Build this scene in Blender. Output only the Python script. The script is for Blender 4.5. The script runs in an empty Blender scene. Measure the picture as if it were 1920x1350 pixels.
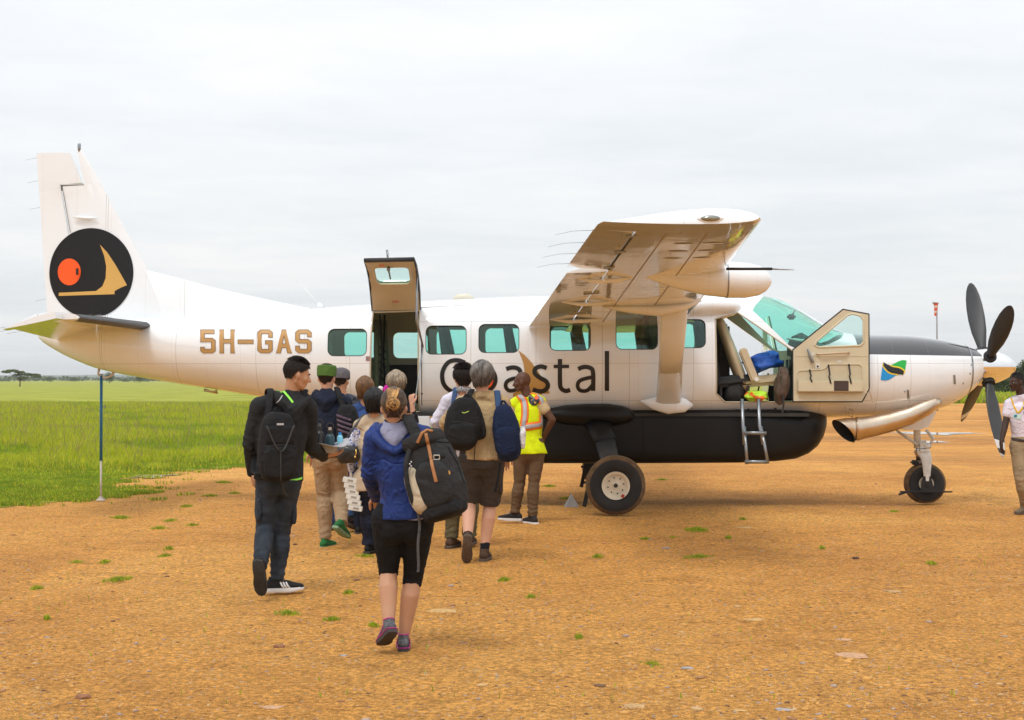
import bpy, bmesh, math, random
import numpy as np
from mathutils import Vector, Matrix, noise
random.seed(7); np.random.seed(7)
R = math.radians
scn = bpy.context.scene
COL = scn.collection
# ------------------------------------------------------------------ camera
F = 2813.0            # focal length in photo pixels, 1920 wide
HZ = 710.0            # row of the horizon
CAMH = 1.60
cd = bpy.data.cameras.new("camera"); cam = bpy.data.objects.new("camera", cd); COL.objects.link(cam)
cd.sensor_width = 36.0; cd.lens = F/1920*36; cd.clip_end = 12000; cd.clip_start = .05
cam.location = (0, 0, CAMH); cam.rotation_euler = (R(90)+math.atan((HZ-675)/F), 0, 0)
scn.camera = cam
# ------------------------------------------------------------------ light
world = bpy.data.worlds.new("World"); scn.world = world; world.use_nodes = True
SUN_EL, SUN_AZ = R(60), R(205)     # azimuth clockwise from +Y: behind the camera, a little to the left
def build_world():
    nt = world.node_tree; N = nt.nodes; K = nt.links; N.clear()
    out = N.new("ShaderNodeOutputWorld"); bg = N.new("ShaderNodeBackground"); bg.inputs[1].default_value = .1
    sky = N.new("ShaderNodeTexSky"); sky.sky_type = 'NISHITA'; sky.sun_disc = False
    sky.sun_elevation = SUN_EL; sky.sun_rotation = SUN_AZ; sky.dust_density = 2.5
    tc = N.new("ShaderNodeTexCoord"); sep = N.new("ShaderNodeSeparateXYZ"); K.new(tc.outputs['Generated'], sep.inputs[0])
    # project the cloud deck on a plane overhead so streaks flatten towards the horizon
    mx = N.new("ShaderNodeMath"); mx.operation = 'MAXIMUM'; K.new(sep.outputs[2], mx.inputs[0]); mx.inputs[1].default_value = 0.0
    ad = N.new("ShaderNodeMath"); ad.operation = 'ADD'; K.new(mx.outputs[0], ad.inputs[0]); ad.inputs[1].default_value = .09
    dv = N.new("ShaderNodeVectorMath"); dv.operation = 'DIVIDE'; K.new(tc.outputs['Generated'], dv.inputs[0])
    cb = N.new("ShaderNodeCombineXYZ"); K.new(ad.outputs[0], cb.inputs[0]); K.new(ad.outputs[0], cb.inputs[1]); cb.inputs[2].default_value = 1
    K.new(cb.outputs[0], dv.inputs[1])
    def nz(scale, det, rough, dist, loc):
        mp = N.new("ShaderNodeMapping"); mp.inputs['Location'].default_value = loc; mp.inputs['Scale'].default_value = (.8, 1.1, .2)
        K.new(dv.outputs[0], mp.inputs[0])
        n = N.new("ShaderNodeTexNoise"); n.inputs['Scale'].default_value = scale; n.inputs['Detail'].default_value = det
        n.inputs['Roughness'].default_value = rough; n.inputs['Distortion'].default_value = dist
        K.new(mp.outputs[0], n.inputs['Vector']); return n
    a = nz(.75, 7, .52, .35, (1.3, 4.1, 0)); b = nz(3.2, 6, .55, .5, (7.3, .1, 2))
    mixn = N.new("ShaderNodeMix"); mixn.data_type = 'FLOAT'; mixn.inputs[0].default_value = .3
    K.new(a.outputs[0], mixn.inputs[2]); K.new(b.outputs[0], mixn.inputs[3])
    cr = N.new("ShaderNodeValToRGB"); e = cr.color_ramp.elements
    e[0].position = .36; e[0].color = (.81, .845, .87, 1)
    e[1].position = .66; e[1].color = (.97, .965, .96, 1)
    m2 = cr.color_ramp.elements.new(.51); m2.color = (.885, .91, .93, 1)
    K.new(mixn.outputs[0], cr.inputs[0])
    # an overcast sky is brighter overhead than at the horizon
    g = N.new("ShaderNodeMath"); g.operation = 'MULTIPLY_ADD'; K.new(mx.outputs[0], g.inputs[0]); g.inputs[1].default_value = 5.0; g.inputs[2].default_value = 9.5
    sc = N.new("ShaderNodeVectorMath"); sc.operation = 'SCALE'; K.new(cr.outputs[0], sc.inputs[0]); K.new(g.outputs[0], sc.inputs['Scale'])
    mix = N.new("ShaderNodeMix"); mix.data_type = 'RGBA'; mix.inputs[0].default_value = .90
    K.new(sky.outputs[0], mix.inputs[6]); K.new(sc.outputs[0], mix.inputs[7])
    K.new(mix.outputs[2], bg.inputs[0]); K.new(bg.outputs[0], out.inputs[0])
build_world()
sd = bpy.data.lights.new("sun", 'SUN'); sun = bpy.data.objects.new("sun", sd); COL.objects.link(sun)
sd.energy = 1.35; sd.angle = R(14); sd.color = (1, .965, .92)
sdir = Vector((math.sin(SUN_AZ)*math.cos(SUN_EL), math.cos(SUN_AZ)*math.cos(SUN_EL), math.sin(SUN_EL)))
sun.rotation_euler = sdir.to_track_quat('Z', 'Y').to_euler()
scn.view_settings.view_transform = 'Standard'; scn.view_settings.look = 'None'
scn.view_settings.exposure = .13; scn.view_settings.gamma = 1; scn.view_settings.use_curve_mapping = False
scn.render.engine = 'CYCLES'
scn.cycles.max_bounces = 8; scn.cycles.transparent_max_bounces = 16; scn.cycles.transmission_bounces = 6

# ------------------------------------------------------------------ helpers
def W(px, py, Y):
    """world point seen at a photo pixel at distance Y"""
    return Vector(((px-960)*Y/F, Y, CAMH+(HZ-py)*Y/F))
def tag(o, label=None, cat=None, group=None, kind=None):
    if label: o['label'] = label
    if cat: o['category'] = cat
    if group: o['group'] = group
    if kind: o['kind'] = kind
    return o
def empty(name, loc, rz=0, label=None, cat=None, group=None, parent=None):
    o = bpy.data.objects.new(name, None); COL.objects.link(o); o.location = loc; o.rotation_euler = (0, 0, rz)
    o.empty_display_size = .2
    if parent: o.parent = parent
    return tag(o, label, cat, group)
def link(name, me, mats=None, parent=None, smooth=False, sharp=None):
    if mats is not None:
        for m in (mats if isinstance(mats, (list, tuple)) else [mats]): me.materials.append(m)
    if smooth:
        me.polygons.foreach_set('use_smooth', [True]*len(me.polygons))
        if sharp: me.set_sharp_from_angle(angle=R(sharp))
    o = bpy.data.objects.new(name, me); COL.objects.link(o)
    if parent: o.parent = parent
    return o
class MB:
    def __init__(s): s.v = []; s.f = []; s.m = []; s.mi = 0
    def add(s, vs, fs):
        b = len(s.v); s.v.extend([tuple(v) for v in vs])
        for f in fs: s.f.append([i+b for i in f]); s.m.append(s.mi)
    def box(s, c, d, M=None, bev=0):
        hx, hy, hz = d[0]/2, d[1]/2, d[2]/2
        if bev:
            bm = bmesh.new(); bmesh.ops.create_cube(bm, size=1)
            for v in bm.verts: v.co = Vector((v.co.x*d[0], v.co.y*d[1], v.co.z*d[2]))
            bmesh.ops.bevel(bm, geom=bm.edges[:], offset=bev, segments=2, affect='EDGES')
            vs = [v.co.copy() for v in bm.verts]; bm.verts.index_update()
            fs = [[v.index for v in f.verts] for f in bm.faces]; bm.free()
        else:
            vs = [Vector((x, y, z)) for x in (-hx, hx) for y in (-hy, hy) for z in (-hz, hz)]
            fs = [(0, 1, 3, 2), (4, 6, 7, 5), (0, 4, 5, 1), (2, 3, 7, 6), (0, 2, 6, 4), (1, 5, 7, 3)]
        if M is not None: vs = [M @ v for v in vs]
        c = Vector(c); s.add([v+c for v in vs], fs)
    def loft(s, rings, cap=True, closed=True):
        n = len(rings[0]); vs = [p for r in rings for p in r]; fs = []
        for i in range(len(rings)-1):
            for j in range(n if closed else n-1):
                k = (j+1) % n
                fs.append((i*n+j, i*n+k, (i+1)*n+k, (i+1)*n+j))
        if cap and closed:
            fs.append(tuple(range(n))[::-1]); fs.append(tuple((len(rings)-1)*n+j for j in range(n)))
        s.add(vs, fs)
    def tube(s, pts, rad, seg=10, wide=None, cap=True, round_=False):
        """swept tube; rad number / list of numbers / list of (ra, rb), ra along wide"""
        pts = [Vector(p) for p in pts]; n = len(pts)
        if not isinstance(rad, (list, tuple)): rad = [rad]*n
        rad = [(r, r) if not isinstance(r, (list, tuple)) else r for r in rad]
        if round_:
            d0 = (pts[0]-pts[1]).normalized(); d1 = (pts[-1]-pts[-2]).normalized()
            r0 = sum(rad[0])/2; r1 = sum(rad[-1])/2; P = []; Q = []
            for a in (84, 62, 40, 18):
                P.append(pts[0]+d0*r0*math.sin(R(a))); c = math.cos(R(a)); Q.append((rad[0][0]*c, rad[0][1]*c))
            P += pts; Q += rad
            for a in (18, 40, 62, 84):
                P.append(pts[-1]+d1*r1*math.sin(R(a))); c = math.cos(R(a)); Q.append((rad[-1][0]*c, rad[-1][1]*c))
            pts, rad = P, Q; n = len(pts)
        w = Vector(wide) if wide is not None else None; rings = []; prev = None
        for i, p in enumerate(pts):
            t = (pts[min(i+1, n-1)]-pts[max(i-1, 0)]).normalized()
            if w is not None: a = w-t*w.dot(t)
            elif prev is not None: a = prev-t*prev.dot(t)
            else: a = t.orthogonal()
            if a.length < 1e-5: a = t.orthogonal()
            a.normalize(); prev = a; b = t.cross(a)
            rings.append([p+a*math.cos(2*math.pi*k/seg)*rad[i][0]+b*math.sin(2*math.pi*k/seg)*rad[i][1] for k in range(seg)])
        s.loft(rings, cap)
    def ball(s, c, r, seg=14, rg=9, M=None):
        if not isinstance(r, (list, tuple)): r = (r, r, r)
        c = Vector(c); vs = []; fs = []
        top = Vector((0, 0, r[2])); bot = Vector((0, 0, -r[2]))
        for i in range(1, rg):
            a = math.pi*i/rg
            for k in range(seg):
                t = 2*math.pi*k/seg
                vs.append(Vector((r[0]*math.sin(a)*math.cos(t), r[1]*math.sin(a)*math.sin(t), r[2]*math.cos(a))))
        vs += [top, bot]; T = len(vs)-2; B = T+1
        for i in range(rg-2):
            for k in range(seg):
                l = (k+1) % seg; fs.append((i*seg+k, (i+1)*seg+k, (i+1)*seg+l, i*seg+l))
        for k in range(seg):
            l = (k+1) % seg; fs.append((T, k, l)); fs.append((B, (rg-2)*seg+l, (rg-2)*seg+k))
        if M is not None: vs = [M @ v for v in vs]
        s.add([v+c for v in vs], fs)
    def lathe(s, prof, c, axis='y', seg=32):
        """prof: list of (radius, along)"""
        rings = []; c = Vector(c)
        for r, h in prof:
            ring = []
            for k in range(seg):
                t = 2*math.pi*k/seg; a, b = r*math.cos(t), r*math.sin(t)
                ring.append(c+(Vector((a, h, b)) if axis == 'y' else Vector((h, a, b)) if axis == 'x' else Vector((a, b, h))))
            rings.append(ring)
        s.loft(rings)
    def prism(s, poly, d):
        """poly: 3D ring, extruded by the vector d"""
        d = Vector(d); a = [Vector(p) for p in poly]; s.loft([a, [p+d for p in a]])
    def mesh(s, name='m'):
        me = bpy.data.meshes.new(name); me.from_pydata(s.v, [], s.f)
        if any(s.m): me.polygons.foreach_set('material_index', s.m)
        me.update(); return me
    def build(s, name, mats, parent=None, smooth=False, sharp=None, fix=True):
        if name in EACH and len(s.f) > 0: return s.build_each(name, mats, parent, smooth, sharp)
        me = s.mesh(name)
        if fix:
            bm = bmesh.new(); bm.from_mesh(me); bmesh.ops.recalc_face_normals(bm, faces=bm.faces); bm.to_mesh(me); bm.free()
        return link(name, me, mats, parent, smooth, sharp)
EACH = {'flap_track', 'hinge', 'rain_gutter', 'seat_leg', 'wheel_bolt', 'static_wick', 'inspection_plate', 'cowl_fastener', 'placard', 'pocket_strap', 'pod_fastener', 'oil_drip', 'cargo_strap', 'pod_door_seam', 'panel_seam_wing', 'seat_rail_linkage', 'nose_fork_arm'}
def _each(s, name, mats, parent, smooth, sharp):
    par = list(range(len(s.v)))
    def fd(i):
        while par[i] != i: par[i] = par[par[i]]; i = par[i]
        return i
    for f in s.f:
        r = fd(f[0])
        for i in f[1:]: par[fd(i)] = r
    G = {}
    for k, f in enumerate(s.f): G.setdefault(fd(f[0]), []).append(k)
    o = None
    for ks in G.values():
        m = MB(); mp = {}
        for k in ks:
            row = []
            for i in s.f[k]:
                if i not in mp: mp[i] = len(m.v); m.v.append(s.v[i])
                row.append(mp[i])
            m.f.append(row); m.m.append(s.m[k])
        EACH.discard(name); o = m.build(name, mats, parent, smooth, sharp); EACH.add(name)
    return o
MB.build_each = _each
def evaluated(o, keep_mats=True):
    dg = bpy.context.evaluated_depsgraph_get(); dg.update()
    me = bpy.data.meshes.new_from_object(o.evaluated_get(dg)); return me
def drop(o):
    me = o.data; bpy.data.objects.remove(o)
    if me and me.users == 0: bpy.data.meshes.remove(me)

# ------------------------------------------------------------------ materials
def srgb(r, g, b):
    f = lambda c: c/12.92 if c <= .04045 else ((c+.055)/1.055)**2.4
    return (f(r/255), f(g/255), f(b/255))
def mat(name, col, rough=.6, var=.08, vs=6, bump=0, bs=60, metal=0, coat=0, spec=.5, sheen=0, dirt=None, stretch=None, mix2=None, transl=0):
    m = bpy.data.materials.new(name); m.use_nodes = True; nt = m.node_tree; N = nt.nodes; K = nt.links
    p = N['Principled BSDF']; p.inputs['Roughness'].default_value = rough; p.inputs['Metallic'].default_value = metal
    p.inputs['Coat Weight'].default_value = coat; p.inputs['Coat Roughness'].default_value = .05
    p.inputs['Specular IOR Level'].default_value = spec; p.inputs['Sheen Weight'].default_value = sheen
    tc = N.new('ShaderNodeTexCoord'); src = tc.outputs['Object']
    if stretch:
        mp = N.new('ShaderNodeMapping'); mp.inputs['Scale'].default_value = stretch; K.new(src, mp.inputs[0]); src = mp.outputs[0]
    n = N.new('ShaderNodeTexNoise'); n.inputs['Scale'].default_value = vs; n.inputs['Detail'].default_value = 5; n.inputs['Roughness'].default_value = .6
    K.new(src, n.inputs['Vector'])
    cr = N.new('ShaderNodeValToRGB'); e = cr.color_ramp.elements; e[0].position = .3; e[1].position = .7
    c = Vector(col[:3]); c2 = Vector(mix2) if mix2 else c*(1+var)
    e[0].color = (*(c*(1-var)), 1); e[1].color = (*c2, 1)
    K.new(n.outputs[0], cr.inputs[0]); K.new(cr.outputs[0], p.inputs['Base Color'])
    if bump:
        b = N.new('ShaderNodeBump'); b.inputs['Strength'].default_value = bump; b.inputs['Distance'].default_value = .01
        n2 = N.new('ShaderNodeTexNoise'); n2.inputs['Scale'].default_value = bs; n2.inputs['Detail'].default_value = 4; K.new(src, n2.inputs['Vector'])
        K.new(n2.outputs[0], b.inputs['Height']); K.new(b.outputs[0], p.inputs['Normal'])
    return m
def cloth(name, col, var=.16, weave=.25, wr=.55, **k):
    m = mat(name, col, rough=k.pop('rough', .85), var=var, vs=9, bump=weave, bs=k.pop('bs', 160), spec=.18, **k)
    nt = m.node_tree; N = nt.nodes; K = nt.links; p = N['Principled BSDF']; tc = N.new('ShaderNodeTexCoord')
    n = N.new('ShaderNodeTexNoise'); n.inputs['Scale'].default_value = 13; n.inputs['Detail'].default_value = 3; n.inputs['Distortion'].default_value = 1.3; n.noise_type = 'RIDGED_MULTIFRACTAL'; K.new(tc.outputs['Object'], n.inputs['Vector'])
    b2 = N.new('ShaderNodeBump'); b2.inputs['Strength'].default_value = min(1, wr*1.5); b2.inputs['Distance'].default_value = .016; K.new(n.outputs[0], b2.inputs['Height'])
    src = p.inputs['Normal'].links[0].from_node if p.inputs['Normal'].links else None
    if src: K.new(b2.outputs[0], src.inputs['Normal'])
    else: K.new(b2.outputs[0], p.inputs['Normal'])
    return m

# ------------------------------------------------------------------ ground
def ground_material():
    m = bpy.data.materials.new('dirt'); m.use_nodes = True; nt = m.node_tree; N = nt.nodes; K = nt.links
    p = N['Principled BSDF']; p.inputs['Roughness'].default_value = .92; p.inputs['Specular IOR Level'].default_value = .2
    tc = N.new('ShaderNodeTexCoord'); O = tc.outputs['Object']
    def nz(scale, det=6, rough=.6, dist=0, st=None, loc=(0, 0, 0)):
        mp = N.new('ShaderNodeMapping'); mp.inputs['Scale'].default_value = st or (1, 1, 1); mp.inputs['Location'].default_value = loc; K.new(O, mp.inputs[0])
        n = N.new('ShaderNodeTexNoise'); n.inputs['Scale'].default_value = scale; n.inputs['Detail'].default_value = det
        n.inputs['Roughness'].default_value = rough; n.inputs['Distortion'].default_value = dist; K.new(mp.outputs[0], n.inputs['Vector']); return n.outputs[0]
    def ramp(src, stops):
        cr = N.new('ShaderNodeValToRGB'); e = cr.color_ramp.elements
        while len(e) < len(stops): e.new(.5)
        for i, (q, c) in enumerate(stops): e[i].position = q; e[i].color = (*c, 1) if len(c) == 3 else c
        K.new(src, cr.inputs[0]); return cr.outputs[0]
    def mix(a, b, f, mode='MIX'):
        x = N.new('ShaderNodeMix'); x.data_type = 'RGBA'; x.blend_type = mode
        if isinstance(f, float): x.inputs[0].default_value = f
        else: K.new(f, x.inputs[0])
        K.new(a, x.inputs[6]); K.new(b, x.inputs[7]); return x.outputs[2]
    big = ramp(nz(.16, 8, .62, .6), [(.32, (.43, .188, .044)), (.5, (.57, .272, .064)), (.68, (.65, .345, .092))])
    mid = ramp(nz(4.2, 9, .75, .4, (.8, .8, 1)), [(.3, (.74, .70, .67)), (.50, (1, 1, 1)), (.70, (1.16, 1.15, 1.1))])
    c = mix(big, mid, 1.0, 'MULTIPLY')
    fine = ramp(nz(27, 9, .82), [(.38, (.34, .30, .27)), (.5, (1, 1, 1)), (.62, (1.75, 1.72, 1.62))])
    c = mix(c, fine, .8, 'MULTIPLY')
    gr = ramp(nz(190, 3, .7), [(.34, (.36, .33, .30)), (.5, (1, 1, 1)), (.66, (1.8, 1.8, 1.75))])
    c = mix(c, gr, .75, 'MULTIPLY')
    # scattered pale grit and dark crumbs
    v = N.new('ShaderNodeTexVoronoi'); v.inputs['Scale'].default_value = 26; v.inputs['Randomness'].default_value = 1; K.new(O, v.inputs['Vector'])
    sp = N.new('ShaderNodeSeparateColor'); K.new(v.outputs['Color'], sp.inputs[0])
    lt = N.new('ShaderNodeMath'); lt.operation = 'LESS_THAN'; K.new(v.outputs['Distance'], lt.inputs[0]); lt.inputs[1].default_value = .30
    g2 = N.new('ShaderNodeMath'); g2.operation = 'GREATER_THAN'; K.new(sp.outputs[0], g2.inputs[0]); g2.inputs[1].default_value = .80
    mu = N.new('ShaderNodeMath'); mu.operation = 'MULTIPLY'; K.new(lt.outputs[0], mu.inputs[0]); K.new(g2.outputs[0], mu.inputs[1])
    pc = ramp(sp.outputs[1], [(.0, (.66, .42, .22)), (.45, (.62, .47, .33)), (.7, (.50, .40, .36)), (.85, (.20, .10, .05))])
    m6 = N.new('ShaderNodeMath'); m6.operation = 'MULTIPLY'; K.new(mu.outputs[0], m6.inputs[0]); m6.inputs[1].default_value = .75
    c = mix(c, pc, m6.outputs[0])
    # crumbly pale flakes and darker damp scuffs, clustered
    wp = N.new('ShaderNodeTexNoise'); wp.inputs['Scale'].default_value = 7; wp.inputs['Detail'].default_value = 4; K.new(O, wp.inputs['Vector'])
    wm = N.new('ShaderNodeMix'); wm.data_type = 'VECTOR'; wm.inputs[0].default_value = .12; K.new(O, wm.inputs[4]); K.new(wp.outputs['Color'], wm.inputs[5])
    v2 = N.new('ShaderNodeTexVoronoi'); v2.inputs['Scale'].default_value = 11; K.new(wm.outputs[1], v2.inputs['Vector']); s2 = N.new('ShaderNodeSeparateColor'); K.new(v2.outputs['Color'], s2.inputs[0])
    clus = ramp(nz(.9, 6, .7, .5, None, (5, 2, 0)), [(.46, (0, 0, 0)), (.58, (1, 1, 1))])
    fl = ramp(v2.outputs['Distance'], [(.16, (1, 1, 1)), (.34, (0, 0, 0))])
    def mul(a_, b_):
        q = N.new('ShaderNodeMath'); q.operation = 'MULTIPLY'; K.new(a_, q.inputs[0])
        if isinstance(b_, float): q.inputs[1].default_value = b_
        else: K.new(b_, q.inputs[1])
        return q.outputs[0]
    g3 = N.new('ShaderNodeMath'); g3.operation = 'GREATER_THAN'; K.new(s2.outputs[0], g3.inputs[0]); g3.inputs[1].default_value = .62
    fc = ramp(s2.outputs[2], [(.0, (.60, .34, .11)), (.55, (.62, .42, .19)), (.8, (.30, .14, .05))])
    c = mix(c, fc, mul(mul(mul(fl, clus), g3.outputs[0]), .55))
    sc_ = ramp(nz(5.5, 8, .8, .9, (.45, 1.1, 1), (2, 7, 0)), [(.56, (1, 1, 1)), (.66, (.62, .55, .50))]); c = mix(c, sc_, .8, 'MULTIPLY')
    # wheel ruts far off and pale worn bands
    ru = ramp(nz(.55, 5, .6, 1.4, (.16, 1.0, 1), (3, 8, 0)), [(.50, (0, 0, 0)), (.60, (1, 1, 1)), (.66, (0, 0, 0))])
    sepn = N.new('ShaderNodeSeparateXYZ'); K.new(O, sepn.inputs[0])
    mr = N.new('ShaderNodeMapRange'); K.new(sepn.outputs[1], mr.inputs[0]); mr.inputs[1].default_value = 22; mr.inputs[2].default_value = 34
    mr.inputs[3].default_value = 0; mr.inputs[4].default_value = .55
    mm = N.new('ShaderNodeMath'); mm.operation = 'MULTIPLY'; K.new(ru, mm.inputs[0]); K.new(mr.outputs[0], mm.inputs[1])
    dk = N.new('ShaderNodeRGB'); dk.outputs[0].default_value = (.20, .10, .045, 1)
    c = mix(c, dk.outputs[0], mm.outputs[0])
    # far off the strip gives way to grass and scrub
    far = N.new('ShaderNodeMapRange'); K.new(sepn.outputs[1], far.inputs[0]); far.inputs[1].default_value = 100; far.inputs[2].default_value = 106; far.interpolation_type = 'SMOOTHSTEP'
    gg = ramp(nz(.03, 6, .6, 0, (1, .3, 1)), [(.35, (.155, .185, .045)), (.6, (.23, .24, .07))])
    c = mix(c, gg, far.outputs[0])
    K.new(c, p.inputs['Base Color'])
    b = N.new('ShaderNodeBump'); b.inputs['Strength'].default_value = 1.0; b.inputs['Distance'].default_value = .022
    K.new(nz(24, 10, .82), b.inputs['Height']); b2 = N.new('ShaderNodeBump'); b2.inputs['Strength'].default_value = .6; b2.inputs['Distance'].default_value = .006
    K.new(nz(160, 4, .7), b2.inputs['Height']); K.new(b.outputs[0], b2.inputs['Normal']); K.new(b2.outputs[0], p.inputs['Normal'])
    return m
def axis_coords(lo, hi, step, far, grow=1.25):
    c = list(np.arange(lo, hi, step)); d = step; x = lo; A = []
    while x > -far: d *= grow; x -= d; A.append(x)
    d = step; x = c[-1]; B = []
    while x < far: d *= grow; x += d; B.append(x)
    return np.array(A[::-1]+c+B)
def gh(x, y):
    """ground height: gentle centimetre undulation"""
    w = np.clip(1-np.maximum(np.abs(x)-16, 0)/6, 0, 1)*np.clip(1-np.maximum(np.abs(y-17)-16, 0)/6, 0, 1)
    h = .006*np.sin(1.7*x+.8*y)+.005*np.sin(3.1*y-1.2*x+1)+.004*np.sin(5.3*x+4.1*y)+.003*np.sin(9.7*y-7.3*x)
    w = w*(1-np.clip((y-16.2)/1.2, 0, 1)*np.clip((-3.2-x)/1., 0, 1))*(1-np.clip((y-24)/3, 0, 1))
    return h*w
xs = axis_coords(-12, 14, .12, 5000); ys = axis_coords(3.5, 32, .12, 5000)
X, Y = np.meshgrid(xs, ys); Z = gh(X, Y)
nx, ny = len(xs), len(ys)
vs = np.stack([X.ravel(), Y.ravel(), Z.ravel()], 1)
ii = (np.arange(ny-1)[:, None]*nx+np.arange(nx-1)[None, :]).ravel()
fs = np.stack([ii, ii+1, ii+nx+1, ii+nx], 1)
me = bpy.data.meshes.new('ground'); me.from_pydata(vs.tolist(), [], fs.tolist()); me.update()
M_dirt = ground_material()
tag(link('ground', me, M_dirt, smooth=True), kind='structure')

# grass field: left and behind, with a ragged edge
def edge_pts():
    P = [(-40, 15.5), (-6.4, 18.6), (-5.9, 19.6), (-5.25, 20.2), (-5.0, 21.3), (-6.0, 22.2), (-6.2, 24.0), (-5.9, 25.6), (-4.9, 27.2), (-3.6, 29.5), (0, 38), (8, 58), (20, 86), (30, 98), (60, 104), (300, 112), (1500, 130)]
    out = []
    for a, b in zip(P[:-1], P[1:]):
        n = max(2, int(min(120, math.hypot(b[0]-a[0], b[1]-a[1])/.25)))
        for i in range(n):
            t = i/n; x = a[0]+(b[0]-a[0])*t; y = a[1]+(b[1]-a[1])*t
            s = .28 if y < 40 else 1.2
            q = Vector((x*1.1, y*1.1, 0)); out.append((x+s*noise.noise(q), y+s*noise.noise(q+Vector((9, 9, 3)))+.4*s*noise.noise(q*4)))
    return out
EDGE = edge_pts()
EX = np.array([p[0] for p in EDGE]); EY = np.array([p[1] for p in EDGE])
def grass_side(x, y):
    """true where (x,y) lies on the grass (crossing test against the edge closed far behind)"""
    px = np.concatenate([EX, [3000, 3000, -3000, -3000]]); py = np.concatenate([EY, [130, 4200, 4200, 14]])
    ins = np.zeros(len(x), bool); j = len(px)-1
    for i in range(len(px)):
        c = ((py[i] > y) != (py[j] > y)) & (x < (px[j]-px[i])*(y-py[i])/(py[j]-py[i]+1e-12)+px[i])
        ins ^= c; j = i
    return ins
def grass_ground_mat():
    m = mat('turf', (.27, .31, .035), rough=.95, var=.3, vs=.25, bump=.8, bs=18, spec=.1, mix2=(.40, .40, .06)); return m
bm = bmesh.new()
from mathutils.geometry import delaunay_2d_cdt
ring = [Vector(p) for p in EDGE]+[Vector(q) for q in ((3000, 130), (3000, 4200), (-3000, 4200), (-3000, 14))]
rv, re_, rf, *_x = delaunay_2d_cdt(ring, [], [list(range(len(ring)))], 1, 1e-5)
rvv = [bm.verts.new((p.x, p.y, .006)) for p in rv]
for q in rf: bm.faces.new([rvv[i] for i in q])
for f in bm.faces:
    f.normal_update()
    if f.normal.z < 0: f.normal_flip()
me = bpy.data.meshes.new('grass_field'); bm.to_mesh(me); bm.free()
M_turf = grass_ground_mat()
go = tag(link('grass_field', me, M_turf), kind='structure')
if me.polygons[0].normal.z < 0: me.flip_normals()

def blades(name, x, y, h, w, bend, mats, mi, label, parent=None):
    """x,y,h,w arrays: one curved two-segment blade each"""
    n = len(x); a = np.random.rand(n)*2*np.pi; la = np.random.rand(n)*2*np.pi
    dx, dy = np.cos(a)*w/2, np.sin(a)*w/2; bx, by = np.cos(la)*bend*h, np.sin(la)*bend*h; z0 = np.zeros(n)
    V = np.stack([np.stack([x-dx, y-dy, z0], 1), np.stack([x+dx, y+dy, z0], 1),
                  np.stack([x+dx*.8+bx*.35, y+dy*.8+by*.35, h*.58], 1), np.stack([x-dx*.8+bx*.35, y-dy*.8+by*.35, h*.58], 1),
                  np.stack([x+bx, y+by, h], 1)], 1).reshape(-1, 3)
    b = np.arange(n)*5
    Q = np.stack([b, b+1, b+2, b+3], 1); T = np.stack([b+3, b+2, b+4], 1)
    me = bpy.data.meshes.new(name)
    me.vertices.add(len(V)); me.vertices.foreach_set('co', V.ravel())
    L = np.concatenate([Q, T[:, :]], 1).ravel()
    me.loops.add(len(L)); me.loops.foreach_set('vertex_index', L)
    me.polygons.add(2*n); ls = np.stack([np.arange(n)*7, np.arange(n)*7+4], 1).ravel()
    me.polygons.foreach_set('loop_start', ls)
    me.polygons.foreach_set('material_index', np.repeat(mi, 2)); me.update(calc_edges=True); me.validate()
    return tag(link(name, me, mats), label, 'grass', kind='stuff')
def leafmat(name, col, var=.25, vs=2.0):
    m = mat(name, col, rough=.7, var=var, vs=vs, spec=.25); p = m.node_tree.nodes['Principled BSDF']
    K = m.node_tree.links; N = m.node_tree.nodes
    t = N.new('ShaderNodeBsdfTranslucent'); mx = N.new('ShaderNodeMixShader'); mx.inputs[0].default_value = .35
    K.new(p.inputs['Base Color'].links[0].from_socket, t.inputs['Color']); K.new(p.outputs[0], mx.inputs[1]); K.new(t.outputs[0], mx.inputs[2])
    K.new(mx.outputs[0], N['Material Output'].inputs[0]); return m
G1 = leafmat('grass_green', (.37, .46, .020), .22, 1.2); G2 = leafmat('grass_yellow', (.56, .54, .04)); G3 = leafmat('grass_dark', (.24, .34, .025)); G4 = leafmat('grass_stalk', (.34, .28, .10))
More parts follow.
